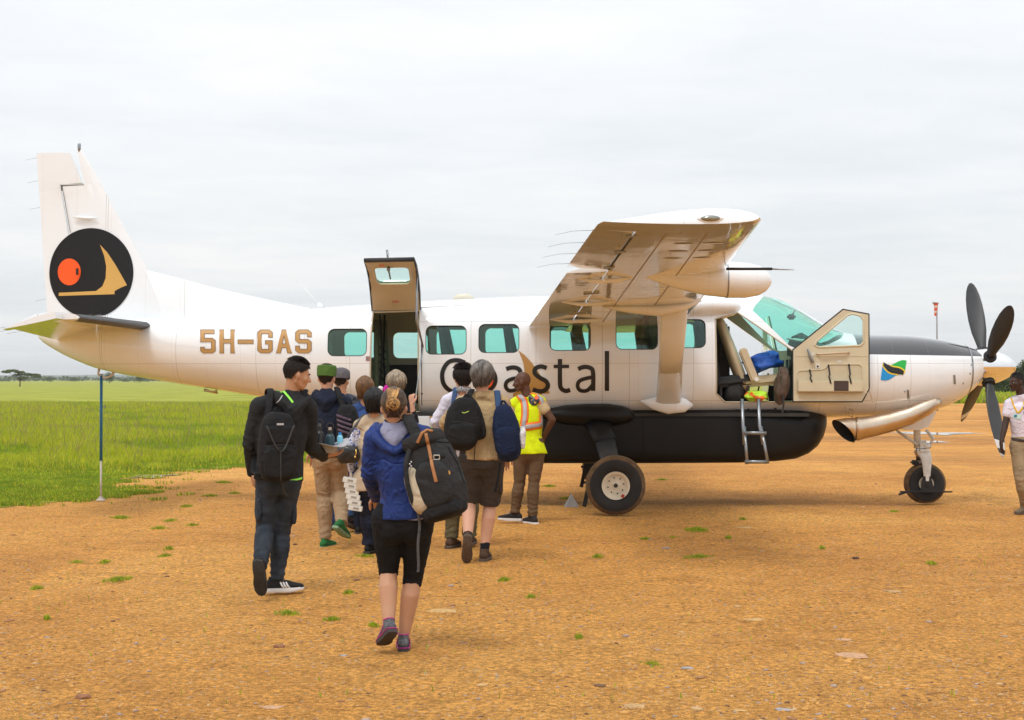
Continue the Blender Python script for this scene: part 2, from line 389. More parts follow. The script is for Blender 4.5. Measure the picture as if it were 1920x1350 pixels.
def scatter_field():
    n = 520000; t = np.random.rand(n)
    y = 17.5+(1-np.sqrt(1-t*.999))*0+ (t**1.55)*85
    x = y*(-1250+950*np.random.rand(n))/F
    jx = 1.1*np.sin(6.1*x+2.3*y)*np.sin(4.7*y-1.9*x)+.35*np.sin(17*x-11*y); jy = .8*np.sin(5.3*y-3.1*x+1)*np.sin(3.9*x+2*y)+.3*np.sin(13*y+9*x); q = np.random.rand(n)
    keep = grass_side(x+jx*q, y+jy*q); x = x[keep]; y = y[keep]
    # patchy height: cropped near the strip, tall behind
    pn = np.sin(x*.9+y*.31)+np.sin(y*.55-x*.4+2)+np.sin(x*2.3+1.1*y)*.6+np.sin(x*5.1-y*3.3)*.4
    d = np.clip((y-25.5+pn*1.4)/9, 0, 1)
    h = .014+.022*np.random.rand(len(x))+d*(.08+.20*np.random.rand(len(x)))*(1+.22*pn)
    h = np.clip(h*np.clip((104-y)/34, .25, 1), .012, .75)+.02
    w = .005+.00032*y+.005*np.random.rand(len(x))
    r = np.random.rand(len(x)); mi = np.where(r < .5, 0, 1)
    mi = np.where((r > .5) & (pn < -.4), 2, mi); mi = np.where((d < .45) & (r < .72*(1-d)), 2, mi); mi = np.where(r > .955, 3, mi)
    h = np.where((mi == 3) & (d > .5), h*1.45, h)
    blades('tall_grass', x, y, h, w, .35*(.3+np.random.rand(len(x))), [G1, G2, G3, G4], mi, 'bright green tall grass spreading beyond the left edge of the dirt strip')
    # strip of grass beyond the far edge of the airstrip, seen past the nose
    n = 26000; y = 97+75*np.random.rand(n)**1.6; x = y*(560+620*np.random.rand(n))/F
    k = grass_side(x, y); x, y = x[k], y[k]; r = np.random.rand(len(x))
    blades('far_grass', x, y, .25+.3*np.random.rand(len(x)), .08+.08*np.random.rand(len(x)), .4*np.random.rand(len(x)), [G1, G2, G3, G4], np.where(r < .4, 0, np.where(r < .7, 1, np.where(r < .88, 2, 3))), 'green grass verge beyond the airstrip behind the propeller')
scatter_field()
# small grass patches pushing through the dirt: (px, py, half width px)
PATCH = [(60, 938, 70), (228, 971, 30), (300, 991, 20), (320, 977, 22), (362, 985, 14), (310, 1043, 18), (318, 1029, 14), (197, 1055, 17), (145, 1055, 16), (222, 1087, 36), (70, 1104, 20), (540, 1151, 36), (622, 1162, 20), (685, 1044, 26), (700, 1173, 16), (945, 1088, 18), (655, 1112, 16),
         (1262, 1010, 17), (1305, 994, 40), (1365, 1009, 10), (1210, 1012, 20), (1392, 974, 12), (1310, 1045, 40), (1120, 1044, 16), (1540, 1028, 9), (1745, 1057, 16), (1220, 1247, 34), (1085, 1195, 16), (995, 1120, 12), (1675, 960, 12), (300, 890, 30), (420, 905, 24), (440, 925, 16), (395, 930, 20), (350, 950, 20), (470, 880, 14), (1240, 900, 14), (1030, 912, 20), (1060, 935, 16), (90, 1160, 10)]
def scatter_patches():
    A = []
    for px, py, hw in PATCH:
        Yc = F*CAMH/(py-HZ); c = W(px, py, Yc); rx = hw*Yc/F; ry = rx*1.1+.03; n = int(min(1500, 100+rx*rx*11000))
        r = np.random.rand(n)**.5; a = np.random.rand(n)*2*np.pi
        rr = r*(.55+.45*np.sin(a*3+px)*np.sin(a*5+py))
        x = c.x+rx*rr*np.cos(a); y = c.y+ry*rr*np.sin(a)
        h = (.012+.030*np.random.rand(n))*(1.15-r*.6); A.append(np.stack([x, y, h], 1))
    # stray blades
    n = 900; y = 7+17*np.random.rand(n); x = y*(-960+1920*np.random.rand(n))/F; x = x+.05*np.random.randn(n)
    A.append(np.stack([x, y, .02+.02*np.random.rand(n)], 1))
    A = np.concatenate(A); n = len(A); r = np.random.rand(n)
    o = blades('grass_patches', A[:, 0], A[:, 1], A[:, 2], .004+.004*np.random.rand(n), .8*np.random.rand(n), [G1, G2, G3, G4], np.where(r < .4, 0, np.where(r < .5, 1, np.where(r < .96, 2, 3))), 'small green grass tufts sprouting through the orange dirt')
scatter_patches()

# gravel
def gravel():
    phi = (1+5**.5)/2
    ico = np.array([(-1, phi, 0), (1, phi, 0), (-1, -phi, 0), (1, -phi, 0), (0, -1, phi), (0, 1, phi), (0, -1, -phi), (0, 1, -phi), (phi, 0, -1), (phi, 0, 1), (-phi, 0, -1), (-phi, 0, 1)])/1.9
    tri = np.array([(0, 11, 5), (0, 5, 1), (0, 1, 7), (0, 7, 10), (0, 10, 11), (1, 5, 9), (5, 11, 4), (11, 10, 2), (10, 7, 6), (7, 1, 8), (3, 9, 4), (3, 4, 2), (3, 2, 6), (3, 6, 8), (3, 8, 9), (4, 9, 5), (2, 4, 11), (6, 2, 10), (8, 6, 7), (9, 8, 1)])
    n = 46000; t = np.random.rand(n); y = 5.6+(t**1.7)*17; x = y*(-1000+2000*np.random.rand(n))/F
    dens = np.sin(x*1.3+y*.7)+np.sin(y*1.9-x*.8+1)+np.sin(2.9*x+1.7*y+2)*.7
    k = (np.random.rand(n) < .55+.25*dens) & ~grass_side(x, y)
    x, y = x[k], y[k]; n = len(x)
    s = .0030+.0100*np.random.rand(n)**2.8+ (np.random.rand(n) < .022)*.020*np.random.rand(n)
    a = np.random.rand(n)*2*np.pi; sc = np.stack([s*(.8+.7*np.random.rand(n)), s*(.7+.5*np.random.rand(n)), s*(.22+.3*np.random.rand(n))], 1)
    V = ico[None]*(1+.25*(np.random.rand(n, 12, 1)-.5))*sc[:, None, :]
    ca, sa = np.cos(a)[:, None], np.sin(a)[:, None]
    Vx = V[..., 0]*ca-V[..., 1]*sa+x[:, None]; Vy = V[..., 0]*sa+V[..., 1]*ca+y[:, None]; Vz = V[..., 2]+(gh(x, y)+sc[:, 2]*.25)[:, None]
    P = np.stack([Vx, Vy, Vz], -1).reshape(-1, 3); T = (tri[None]+np.arange(n)[:, None, None]*12).reshape(-1)
    me = bpy.data.meshes.new('gravel'); me.vertices.add(len(P)); me.vertices.foreach_set('co', P.ravel())
    me.loops.add(len(T)); me.loops.foreach_set('vertex_index', T); me.polygons.add(len(T)//3); me.polygons.foreach_set('loop_start', np.arange(0, len(T), 3))
    r = np.random.rand(n); mi = np.where(r < .52, 0, np.where(r < .64, 1, np.where(r < .75, 2, np.where(r < .93, 3, 4))))
    me.polygons.foreach_set('material_index', np.repeat(mi, 20)); me.update(calc_edges=True)
    ms = [mat('pebble_tan', (.56, .29, .075), .9, .2), mat('pebble_pale', (.56, .35, .15), .85, .15), mat('pebble_grey', (.36, .27, .22), .85, .25), mat('pebble_red', (.36, .17, .075), .9, .2), mat('pebble_dark', (.16, .085, .045), .9, .2)]
    tag(link('gravel', me, ms), 'loose gravel and grit scattered over the orange dirt', 'gravel', kind='stuff'); return ms
PEB = gravel()
def stone(px, py, w, hgt, m, label, seed, asp=.7):
    Yc = F*CAMH/(py-HZ); c = W(px, py, Yc); r = w/2*Yc/F; bm = bmesh.new(); bmesh.ops.create_icosphere(bm, subdivisions=3, radius=1)
    for v in bm.verts:
        n = v.co.normalized(); q = n*1.3+Vector((seed*3.1, seed, 0)); k = 1+.34*noise.noise(q)+.14*noise.noise(q*2.6)
        z = n.z*k; z = min(z, .55+.12*noise.noise(q*1.4))       # worn flat top
        v.co = Vector((n.x*k*r, n.y*k*r*asp, z*r*hgt))
    bmesh.ops.rotate(bm, verts=bm.verts, cent=(0, 0, 0), matrix=Matrix.Rotation(seed*1.7 % .9-.45, 3, 'Z'))
    me = bpy.data.meshes.new('stone'); bm.to_mesh(me); bm.free()
    o = link('stone', me, m, smooth=True, sharp=38); o.location = (c.x, c.y, float(gh(c.x, c.y))+r*hgt*.12); return tag(o, label, 'stone')
ST = {k: mat('rock_'+k, c, .9, .25, 30, .5, 120) for k, c in dict(tan=(.46, .28, .12), pink=(.50, .29, .16), grey=(.34, .31, .31), red=(.27, .12, .06), dark=(.10, .055, .04), cream=(.52, .32, .12)).items()}
for a in [(525, 1208, 22, .7, 'red', 'angular red-brown stone on the dirt left of the woman in blue'),
          (157, 1311, 30, .6, 'red', 'brown angular stone on the dirt near the bottom left corner'),
          (1598, 1229, 62, .10, 'pink', 'large flat pink slab of rock half buried in the dirt at right'),
          (1603, 1049, 13, .9, 'dark', 'dark round clod on the dirt below the crew ladder'),
          (1672, 1111, 30, .30, 'tan', 'tan flat stone with a dark underside right of centre'),
          (1187, 1324, 44, .22, 'tan', 'mossy brown flat stone near the bottom centre'),
          (1470, 1330, 34, .2, 'grey', 'grey flat pebble at the bottom edge right of centre'),
          (1385, 1331, 24, .25, 'cream', 'cream flat stone at the bottom edge'),
          (830, 1149, 56, .08, 'cream', 'broad cream flake of rock right of the walking legs of the woman'),
          (512, 1321, 40, .15, 'pink', 'pale pink flat stone at the bottom left of centre'),
          (1412, 1157, 36, .12, 'cream', 'thin cream rock flake in the middle of the dirt'),
          (1248, 1029, 15, .4, 'grey', 'small blue-grey stone between the grass patches'),
          (1580, 1196, 32, .12, 'pink', 'thin pink flake above the large pink slab'),
          (645, 1224, 16, .4, 'grey', 'small grey stone beside the shoe of the woman in blue'),
          (640, 1313, 14, .4, 'red', 'small reddish stone at the bottom edge below the walkers'),
          (1287, 1255, 24, .3, 'grey', 'pale grey stone right of the lower grass tuft'),
          (1395, 987, 34, .12, 'cream', 'thin pale flake of rock beside the middle grass patches')]:
    stone(a[0], a[1], a[2], a[3], ST[a[4]], a[5], a[0] % 17)
# rain puddles
def puddle(px0, px1, py, hh, label, mtl, seed):
    Yc = F*CAMH/(py-HZ); Y0 = F*CAMH/(py+hh-HZ); Y1 = F*CAMH/(py-hh-HZ); bm = bmesh.new(); vs = []; n = 60
    cx = ((px0+px1)/2-960)*Yc/F; rx = (px1-px0)/2*Yc/F; ry = (Y1-Y0)/2
    for i in range(n):
        a = 2*math.pi*i/n; q = Vector((math.cos(a)*1.6, math.sin(a)*1.6, seed)); k = max(.12, .7+.7*noise.noise(q)+.5*noise.noise(q*3)+.25*noise.noise(q*7))
        vs.append(bm.verts.new((cx+rx*k*math.cos(a), Yc+ry*k*math.sin(a), .012)))
    bm.faces.new(vs); me = bpy.data.meshes.new('puddle'); bm.to_mesh(me); bm.free()
    if me.polygons[0].normal.z < 0: me.flip_normals()
    tag(link('puddle', me, mtl), label, 'puddle')
M_water = mat('muddy_water', (.50, .36, .25), rough=.04, var=.1, vs=1.5, spec=.9, bump=.02, bs=3)
puddle(232, 330, 893, 5, 'muddy puddle shining at the edge of the grass on the left', M_water, 3.3)
puddle(1640, 1850, 813, 3.2, 'long shining puddle on the airstrip behind the nose wheel', M_water, 5.1)
puddle(1700, 1770, 829, 3, 'small puddle behind the nose gear strut, nearer than the long one', M_water, 8.7)

# ------------------------------------------------------------------ distance
def ridge(name, Y0, zf, depth, col, x0, x1, n=220):
    mb = MB(); rings = []
    for i in range(n+1):
        x = x0+(x1-x0)*i/n; z = zf(x)
        rings.append([Vector((x, Y0-depth, -2)), Vector((x, Y0-depth*.45, z*.6)), Vector((x, Y0, z)), Vector((x, Y0+depth, -2))])
    mb.loft(rings, cap=False, closed=False)
    return tag(mb.build(name, col, smooth=True), kind='structure')
M_hill = mat('hill_scrub', (.10, .115, .07), .95, .3, .01)
ridge('hills', 3600, lambda x: 9.5+7*noise.noise(Vector((x*.0016, 0, 1)))+3*noise.noise(Vector((x*.006, 3, 1)))+(8*math.exp(-((x-1150)/330)**2)), 900, M_hill, -2600, 2600)
# far wood: one mass of shrubs along the edge of the plain
LF = [leafmat('leaf_dark', (.045, .075, .022), .3, .5), leafmat('leaf_mid', (.075, .11, .03), .3, .5), leafmat('leaf_olive', (.13, .155, .045), .3, .5)]
M_bark = mat('bark', (.12, .085, .06), .9, .3, 8, .5, 20)
def leaf_cloud(centres, per, size, flat=.7):
    """leaf clumps: many small quads spread through ellipsoids (cx,cy,cz,rx,ry,rz)"""
    C = np.array(centres); n = len(C)*per; c = np.repeat(C, per, 0)
    u = np.random.randn(n, 3); u /= np.linalg.norm(u, axis=1)[:, None]; r = np.random.rand(n, 1)**.45
    p = c[:, :3]+u*r*c[:, 3:6]
    a = np.random.randn(n, 3); a /= np.linalg.norm(a, axis=1)[:, None]; b = np.cross(a, np.random.randn(n, 3)); b /= np.linalg.norm(b, axis=1)[:, None]
    s = size*(.5+np.random.rand(n, 1)); a = a*s; b = b*s*.6
    V = np.stack([p-a, p-b, p+a, p+b], 1).reshape(-1, 3); return V, n
def leaf_mesh(name, V, n, mats, parent=None):
    me = bpy.data.meshes.new(name); me.vertices.add(len(V)); me.vertices.foreach_set('co', V.astype(float).ravel())
    me.loops.add(4*n); me.loops.foreach_set('vertex_index', np.arange(4*n)); me.polygons.add(n); me.polygons.foreach_set('loop_start', np.arange(0, 4*n, 4))
    me.polygons.foreach_set('material_index', np.random.randint(0, len(mats), n)); me.update(calc_edges=True)
    return link(name, me, mats, parent)
def far_wood():
    C = []
    for i in range(1500):
        y = random.uniform(800, 2600); px = random.uniform(-80, 2000); x = (px-960)*y/F
        if noise.noise(Vector((x*.01, y*.004, 0))) < -.12: continue
        h = random.uniform(1.2, 3.4)*(1 if random.random() < .9 else 1.8)*(.7+y/2600); w = random.uniform(2, 6)*(1+y/1500); C.append((x, y, h*.55, w, w, h*.55))
    V, n = leaf_cloud(C, 26, 1.0); tag(leaf_mesh('far_wood', V, n, LF), 'dark line of far bushes along the horizon', 'wood', kind='stuff')
far_wood()
def tree(px, Y, trunk_h, lobes, size, per, label, group=None, name='acacia_tree', limbs=None):
    base = Vector(((px-960)*Y/F, Y, 0)); t = empty(name, base, 0, label, 'tree', group)
    mb = MB()
    mb.tube([(0, 0, -.2), (.1, 0, trunk_h*.5), (0, 0, trunk_h)], [size*.16, size*.11, size*.09], 8)
    for l in lobes: mb.tube([(0, 0, trunk_h*.75), (l[0]*.5, l[1]*.5, (trunk_h+l[2])/2), (l[0], l[1], l[2])], [size*.07, size*.05, size*.02], 6)
    mb.build('trunk', M_bark, t, smooth=True)
    V, n = leaf_cloud(lobes, per, size*.16); leaf_mesh('crown', V, n, LF if name == 'bush' else LF[2:], t)
    return t
def acacia():
    Y = 300; k = Y/F; L = []
    for (a, b, w, h) in [(-26, 697, 9, 2.2), (-12, 695, 12, 2.0), (2, 698, 10, 2.2), (14, 702, 12, 2.0), (26, 703, 12, 2.2), (33, 706, 8, 1.8), (-3, 703, 9, 1.4), (8, 708, 7, 2.0)]:
        L.append((a*k, random.uniform(-1, 1), CAMH+(HZ-b)*k, w*k, w*k, h*k))
    tree(37, Y, 1.6, L, 1.0, 420, 'flat-topped acacia tree standing alone on the left horizon')
acacia()
def bush(px, py_top, w, Y, label, group=None, per=260, base_py=None):
    k = Y/F; h = CAMH+(HZ-py_top)*k; L = []
    for i in range(9):
        a = random.uniform(0, 6.28); r = random.uniform(0, .65)*w/2*k
        z = h*random.uniform(.3, .78); s = w*k*random.uniform(.18, .32)
        L.append((r*math.cos(a), r*math.sin(a), z, s, s, min(h-z, h*.32)))
    L.append((0, 0, h*.6, w*k*.3, w*k*.3, h*.38))
    tree(px, Y, h*.4, L, max(.5, h*.18), per, label, group, 'bush')
for a in [(205, 697, 30, 520, 'low dark bush on the horizon right of the blue tail prop'), (262, 700, 26, 560, 'small rounded bush under the rear fuselage on the horizon'), (95, 704, 30, 600, 'low grey-green bush just right of the acacia'), (140, 705, 24, 640, 'tiny bush on the horizon between acacia and tail prop'),
          (330, 703, 30, 600, 'low bush on the horizon below the registration letters')]: bush(*a)
for a in [(1858, 692, 60, 150, 'leafy bush just behind the propeller spinner'), (1893, 684, 50, 165, 'tall bush directly behind the head of the man in white shirt'), (1925, 672, 70, 150, 'large bush cut by the right edge of the picture'), (1815, 706, 60, 170, 'low bush seen between the lower propeller blades'), (1875, 708, 60, 140, 'low scrubby bush in front of the taller ones by the spinner'), (1965, 690, 60, 160, 'bush just outside the right edge')]: bush(*a, per=700)
# windsock
def windsock():
    Y = 75.; b = W(1757, 710, Y); t = empty('windsock', (b.x, b.y, 0), 0, 'red and white windsock hanging limp on a thin pole behind the nose', 'windsock'); k = Y/F
    zt = CAMH+(HZ-567)*k; mb = MB(); mb.tube([(0, 0, 0), (0, 0, zt)], [.05, .035], 8); mb.build('pole', mat('pole_grey', (.25, .24, .25), .5), t, smooth=True)
    mb = MB(); mb.tube([(-.22, 0, zt), (0, .02, zt)], .02, 6); mb.lathe([(.16, 0), (.17, .02), (.16, .04)], (-.06, 0, zt-.05), 'z', 14); mb.build('hoop', mat('hoop_metal', (.3, .3, .3), .4), t)
    cols = [mat('sock_red', (.75, .10, .04), .8), mat('sock_white', (.75, .6, .55), .8)]
    for i in range(5):
        z0 = zt-.02-i*.13; r0 = .17-.022*i; mb = MB(); rings = []
        for j in range(4):
            q = z0-.13*j/3; rr = (r0-.022*j/3)*(1+.1*math.sin(j*2+i)); rings.append([Vector((-.06+.02*math.sin(i+j*.4)+rr*.75*math.cos(a*.628*1.0)*(1 if a % 2 else .75), rr*.7*math.sin(a*.628), q)) for a in range(10)])
        mb.loft(rings); mb.build('sock_band', cols[i % 2], t, smooth=True)
windsock()

# thin air: a faint even haze that only tells over kilometres
mb = MB(); mb.box((0, 700, 22), (6400, 9400, 47)); hz = mb.build('haze', [])
hm = bpy.data.materials.new('haze_air'); hm.use_nodes = True; N = hm.node_tree.nodes; N.remove(N['Principled BSDF'])
pv = N.new('ShaderNodeVolumePrincipled'); pv.inputs['Color'].default_value = (.95, .98, 1, 1); pv.inputs['Density'].default_value = .00022
hm.node_tree.links.new(pv.outputs[0], N['Material Output'].inputs['Volume']); hz.data.materials.append(hm); tag(hz, kind='stuff')

# ------------------------------------------------------------------ aircraft (local: +x nose, -y towards the camera, z up)
TH = R(2); CT, SN = math.cos(TH), math.sin(TH); PY = 19.4
plane = empty('propeller_aircraft', (0, PY, 0), -TH, 'white single-engine high-wing propeller aircraft with gold 5H-GAS and black lettering, doors open', 'aircraft')
def L(px, py, yl):
    """aircraft-local point at lateral offset yl that shows at a photo pixel"""
    u = (px-960)/F; x = (u*(PY+CT*yl)-SN*yl)/(CT+SN*u); Y = PY-SN*x+CT*yl
    return Vector((x, yl, CAMH+(HZ-py)*Y/F))
def lx(px, yl=0): return L(px, 700, yl).x
# paint
def paint(name, glare=False):
    m = bpy.data.materials.new(name); m.use_nodes = True; nt = m.node_tree; N = nt.nodes; K = nt.links; p = N['Principled BSDF']
    p.inputs['Roughness'].default_value = .14; p.inputs['Coat Weight'].default_value = 1.0; p.inputs['Coat Roughness'].default_value = .04
    tc = N.new('ShaderNodeTexCoord'); sp = N.new('ShaderNodeSeparateXYZ'); K.new(tc.outputs['Object'], sp.inputs[0])
    def math_(op, a, b=None, c=None):
        n = N.new('ShaderNodeMath'); n.operation = op
        for i, v in enumerate((a, b, c)):
            if v is None: continue
            if isinstance(v, (int, float)): n.inputs[i].default_value = v
            else: K.new(v, n.inputs[i])
        return n.outputs[0]
    n = N.new('ShaderNodeTexNoise'); n.inputs['Scale'].default_value = 2.2; n.inputs['Detail'].default_value = 8; n.inputs['Roughness'].default_value = .65
    mp = N.new('ShaderNodeMapping'); mp.inputs['Scale'].default_value = (.5, 1, 1.6); K.new(tc.outputs['Object'], mp.inputs[0]); K.new(mp.outputs[0], n.inputs['Vector'])
    base = N.new('ShaderNodeMix'); base.data_type = 'RGBA'; base.inputs[6].default_value = (.82, .855, .885, 1); base.inputs[7].default_value = (.56, .44, .31, 1)
    # dust thrown up by the wheels sticks to the belly
    z = sp.outputs[2]
    low = math_('SUBTRACT', 1.42, z) if glare else math_('MULTIPLY', z, 0)
    d = math_('MULTIPLY', low, .75); d = math_('MAXIMUM', d, 0); nn = math_('MULTIPLY', n.outputs[0], d); nn = math_('MULTIPLY', nn, 1.6)
    streak = N.new('ShaderNodeMapRange'); K.new(n.outputs[0], streak.inputs[0]); streak.inputs[1].default_value = .5; streak.inputs[2].default_value = .8; streak.inputs[4].default_value = .16
    f = math_('ADD', nn, streak.outputs[0]); f = math_('MINIMUM', f, .75); K.new(f, base.inputs[0]); c = base.outputs[2]
    # panel seams (thin dark lines) along the hull
    if glare:
        tot = None
        for xv in [lx(190, -.3), lx(330, -.45), lx(480, -.6), lx(655, -.8), lx(883, -.8), lx(1005, -.8), lx(1130, -.8), lx(1250, -.8), lx(1540, -.7), lx(1706, -.5), lx(186, -.3), lx(570, -.7), lx(1180, -.8), lx(1300, -.8), lx(1645, -.6)]:
            a = math_('ABSOLUTE', math_('SUBTRACT', sp.outputs[0], xv)); a = math_('LESS_THAN', a, .0035); tot = a if tot is None else math_('MAXIMUM', tot, a)
        for zv in (1.79, 2.31, 1.33):
            a = math_('LESS_THAN', math_('ABSOLUTE', math_('SUBTRACT', z, zv)), .003); tot = math_('MAXIMUM', tot, a)
        s = N.new('ShaderNodeMix'); s.data_type = 'RGBA'; K.new(math_('MULTIPLY', tot, .42), s.inputs[0]); K.new(c, s.inputs[6]); s.inputs[7].default_value = (.22, .19, .16, 1); c = s.outputs[2]
        # black anti-glare panel over the cowl
        a = math_('GREATER_THAN', sp.outputs[0], lx(1592)); line = math_('MULTIPLY_ADD', sp.outputs[0], -.014, 1.905+.06)
        b = math_('GREATER_THAN', z, line); g = math_('MULTIPLY', a, b)
        s = N.new('ShaderNodeMix'); s.data_type = 'RGBA'; K.new(g, s.inputs[0]); K.new(c, s.inputs[6]); s.inputs[7].default_value = (.03, .032, .038, 1); c = s.outputs[2]
    rv = math_('LESS_THAN', math_('ABSOLUTE', math_('SUBTRACT', math_('FRACT', math_('MULTIPLY', sp.outputs[0], 2.2)), .5)), .012)
    rz_ = math_('LESS_THAN', math_('ABSOLUTE', math_('SUBTRACT', math_('FRACT', math_('MULTIPLY', z, 26)), .5)), .16)
    s = N.new('ShaderNodeMix'); s.data_type = 'RGBA'; K.new(math_('MULTIPLY', math_('MULTIPLY', rv, rz_), .30), s.inputs[0]); K.new(c, s.inputs[6]); s.inputs[7].default_value = (.30, .27, .24, 1); c = s.outputs[2]
    K.new(c, p.inputs['Base Color'])
    # skin waviness and rivets
    b1 = N.new('ShaderNodeBump'); b1.inputs['Strength'].default_value = .14; b1.inputs['Distance'].default_value = .02
    n3 = N.new('ShaderNodeTexNoise'); n3.inputs['Scale'].default_value = 2.3; n3.inputs['Detail'].default_value = 2; K.new(tc.outputs['Object'], n3.inputs['Vector']); K.new(n3.outputs[0], b1.inputs['Height'])
    K.new(b1.outputs[0], p.inputs['Normal']); K.new(b1.outputs[0], p.inputs['Coat Normal'])
    return m
M_paint = paint('white_hull_paint', True); M_white = paint('white_paint')
M_trim = mat('cabin_trim', (.50, .44, .32), .7, .1, 3, .2, 80); M_trimdk = mat('cabin_dark', (.035, .033, .03), .8, .2)
M_cream = mat('door_trim_cream', (.60, .53, .37), .6, .06, 3, .12, 90); M_creamdk = mat('door_pocket_cream', (.55, .48, .33), .65, .06)
M_black = mat('pod_black', (.006, .0055, .0055), .42, .3, 3, .08, 20, spec=.25); M_rub = mat('rubber', (.018, .017, .017), .75, .3, 6, .3, 60)
M_seal = mat('rubber_seal', (.02, .02, .022), .6, .1); M_mud = mat('muddy_rubber', (.09, .055, .028), .95, .4, 9, .6, 60, mix2=(.22, .13, .06))
M_metal = mat('bare_metal', (.62, .62, .62), .28, .08, metal=1); M_steel = mat('grey_steel', (.30, .32, .34), .35, .1, metal=.8)
M_exh = mat('exhaust_metal', (.76, .66, .54), .30, .12, 5, .15, 30, metal=1, mix2=(.62, .46, .32)); M_chrome = mat('spinner_chrome', (.86, .86, .87), .07, .02, metal=1)
M_prop = mat('propeller_blade_grey', (.025, .026, .028), .48, .15, 8, .05, 60); M_gold = mat('gold_letter', (.47, .26, .075), .4, .06, 2); M_goldk = mat('letter_outline', (.16, .085, .03), .5)
M_ink = mat('black_letter', (.012, .012, .013), .35); M_orange = mat('orange_disc', (.95, .10, .006), .4); M_sail = mat('sail_gold', (.62, .36, .09), .4, .03)
def glassmat(name, col, rough=.0):
    m = bpy.data.materials.new(name); m.use_nodes = True; nt = m.node_tree; N = nt.nodes; K = nt.links; N.remove(N['Principled BSDF'])
    t = N.new('ShaderNodeBsdfTransparent'); t.inputs[0].default_value = (*col, 1); g = N.new('ShaderNodeBsdfGlossy'); g.inputs['Roughness'].default_value = .02
    g.inputs[0].default_value = (.9, 1, .97, 1)
    fr = N.new('ShaderNodeFresnel'); ge = N.new('ShaderNodeNewGeometry'); mr = N.new('ShaderNodeMapRange'); K.new(ge.outputs['Backfacing'], mr.inputs[0]); mr.inputs[3].default_value = 1.5; mr.inputs[4].default_value = 1/1.5; K.new(mr.outputs[0], fr.inputs[0]); mx = N.new('ShaderNodeMixShader'); K.new(fr.outputs[0], mx.inputs[0]); K.new(t.outputs[0], mx.inputs[1]); K.new(g.outputs[0], mx.inputs[2])
    K.new(mx.outputs[0], N['Material Output'].inputs[0]); return m
M_glass = glassmat('tinted_cabin_glass', (.765, .98, .935)); M_clear = glassmat('door_glass', (.88, .975, .95))
# hull sections: px, top row, bottom row, half width, exponent
ST_ = [(73, 626, 634, .03, 2), (80, 616, 641, .07, 2), (95, 606, 651, .12, 2), (130, 600, 670, .19, 2), (190, 598, 693, .29, 2.05), (290, 596, 712, .42, 2.1), (380, 592, 726, .50, 2.15), (480, 587, 742, .60, 2.25),
       (575, 580, 757, .68, 2.4), (650, 574, 768, .745, 2.6), (720, 570, 777, .79, 2.8), (800, 565, 784, .815, 2.9), (900, 560, 786, .82, 3), (1000, 556, 786, .82, 3), (1125, 554, 786, .82, 3), (1250, 552, 786, .82, 3),
       (1340, 551, 786, .815, 2.9), (1400, 552, 786, .80, 2.7), (1448, 558, 786, .785, 2.5), (1497, 582, 785, .765, 2.4), (1539, 608, 784, .74, 2.3), (1575, 623, 783, .71, 2.3), (1620, 627, 782, .655, 2.3), (1700, 630, 778, .555, 2.25), (1760, 637, 766, .47, 2.2), (1800, 646, 748, .39, 2.1), (1820, 652, 733, .335, 2.05), (1833, 658, 720, .28, 2)]
ST_ = [(lx(a), L(a, b, 0).z, L(a, c, 0).z, d, e) for a, b, c, d, e in ST_]
SX = np.array([s[0] for s in ST_]); SV = np.array([s[1:] for s in ST_])
def pchip(x):
    """monotone cubic through the stations"""
    x = min(max(x, SX[0]), SX[-1]); i = int(np.clip(np.searchsorted(SX, x)-1, 0, len(SX)-2)); h = np.diff(SX)
    def slope(k):
        if k == 0 or k == len(SX)-1:
            j = 0 if k == 0 else len(SX)-2; return (SV[j+1]-SV[j])/h[j]
        a = (SV[k]-SV[k-1])/h[k-1]; b = (SV[k+1]-SV[k])/h[k]
        with np.errstate(divide='ignore', invalid='ignore'):
            m = (h[k-1]+h[k])*3/((2*h[k]+h[k-1])/a+(h[k]+2*h[k-1])/b)
        return np.where(a*b > 0, np.nan_to_num(m), 0)
    t = (x-SX[i])/h[i]; m0, m1 = slope(i), slope(i+1)
    return (2*t**3-3*t**2+1)*SV[i]+(t**3-2*t**2+t)*h[i]*m0+(-2*t**3+3*t**2)*SV[i+1]+(t**3-t**2)*h[i]*m1
def section(x, inset=0, seg=72):
    zt, zb, w, n = pchip(x); zc = (zt+zb)/2; h = (zt-zb)/2-inset; w = w-inset; out = []
    for k in range(seg):
        a = 2*math.pi*(k+.5)/seg; c, s = math.cos(a), math.sin(a)
        out.append(Vector((x, w*math.copysign(abs(c)**(2/n), c), zc+h*math.copysign(abs(s)**(2/n), s))))
    return out
def side(x, z):
    zt, zb, w, n = pchip(x); zc = (zt+zb)/2; h = (zt-zb)/2; q = min(abs((z-zc)/h), .995)
    return w*(1-q**n)**(1/n)
def S(px, py, off=0):
    """point on the near side of the hull at a photo pixel"""
    y = -.75
    for _ in range(6):
        p = L(px, py, y); y = -side(p.x, p.z)
    p = L(px, py, y-off); return p
xsn = list(np.linspace(SX[0], SX[0]+.5, 10)[:-1])+list(np.linspace(SX[0]+.5, lx(1400), 74)[:-1])+list(np.linspace(lx(1400), lx(1600), 26)[:-1])+list(np.linspace(lx(1600), SX[-1], 26))
def hull(inset, thick, name):
    mb = MB(); mb.loft([section(x, inset) for x in xsn])
    o = mb.build(name, [M_paint, M_trim]); sm = o.modifiers.new('s', 'SOLIDIFY'); sm.thickness = thick; sm.offset = -1; sm.material_offset = 1
    return o
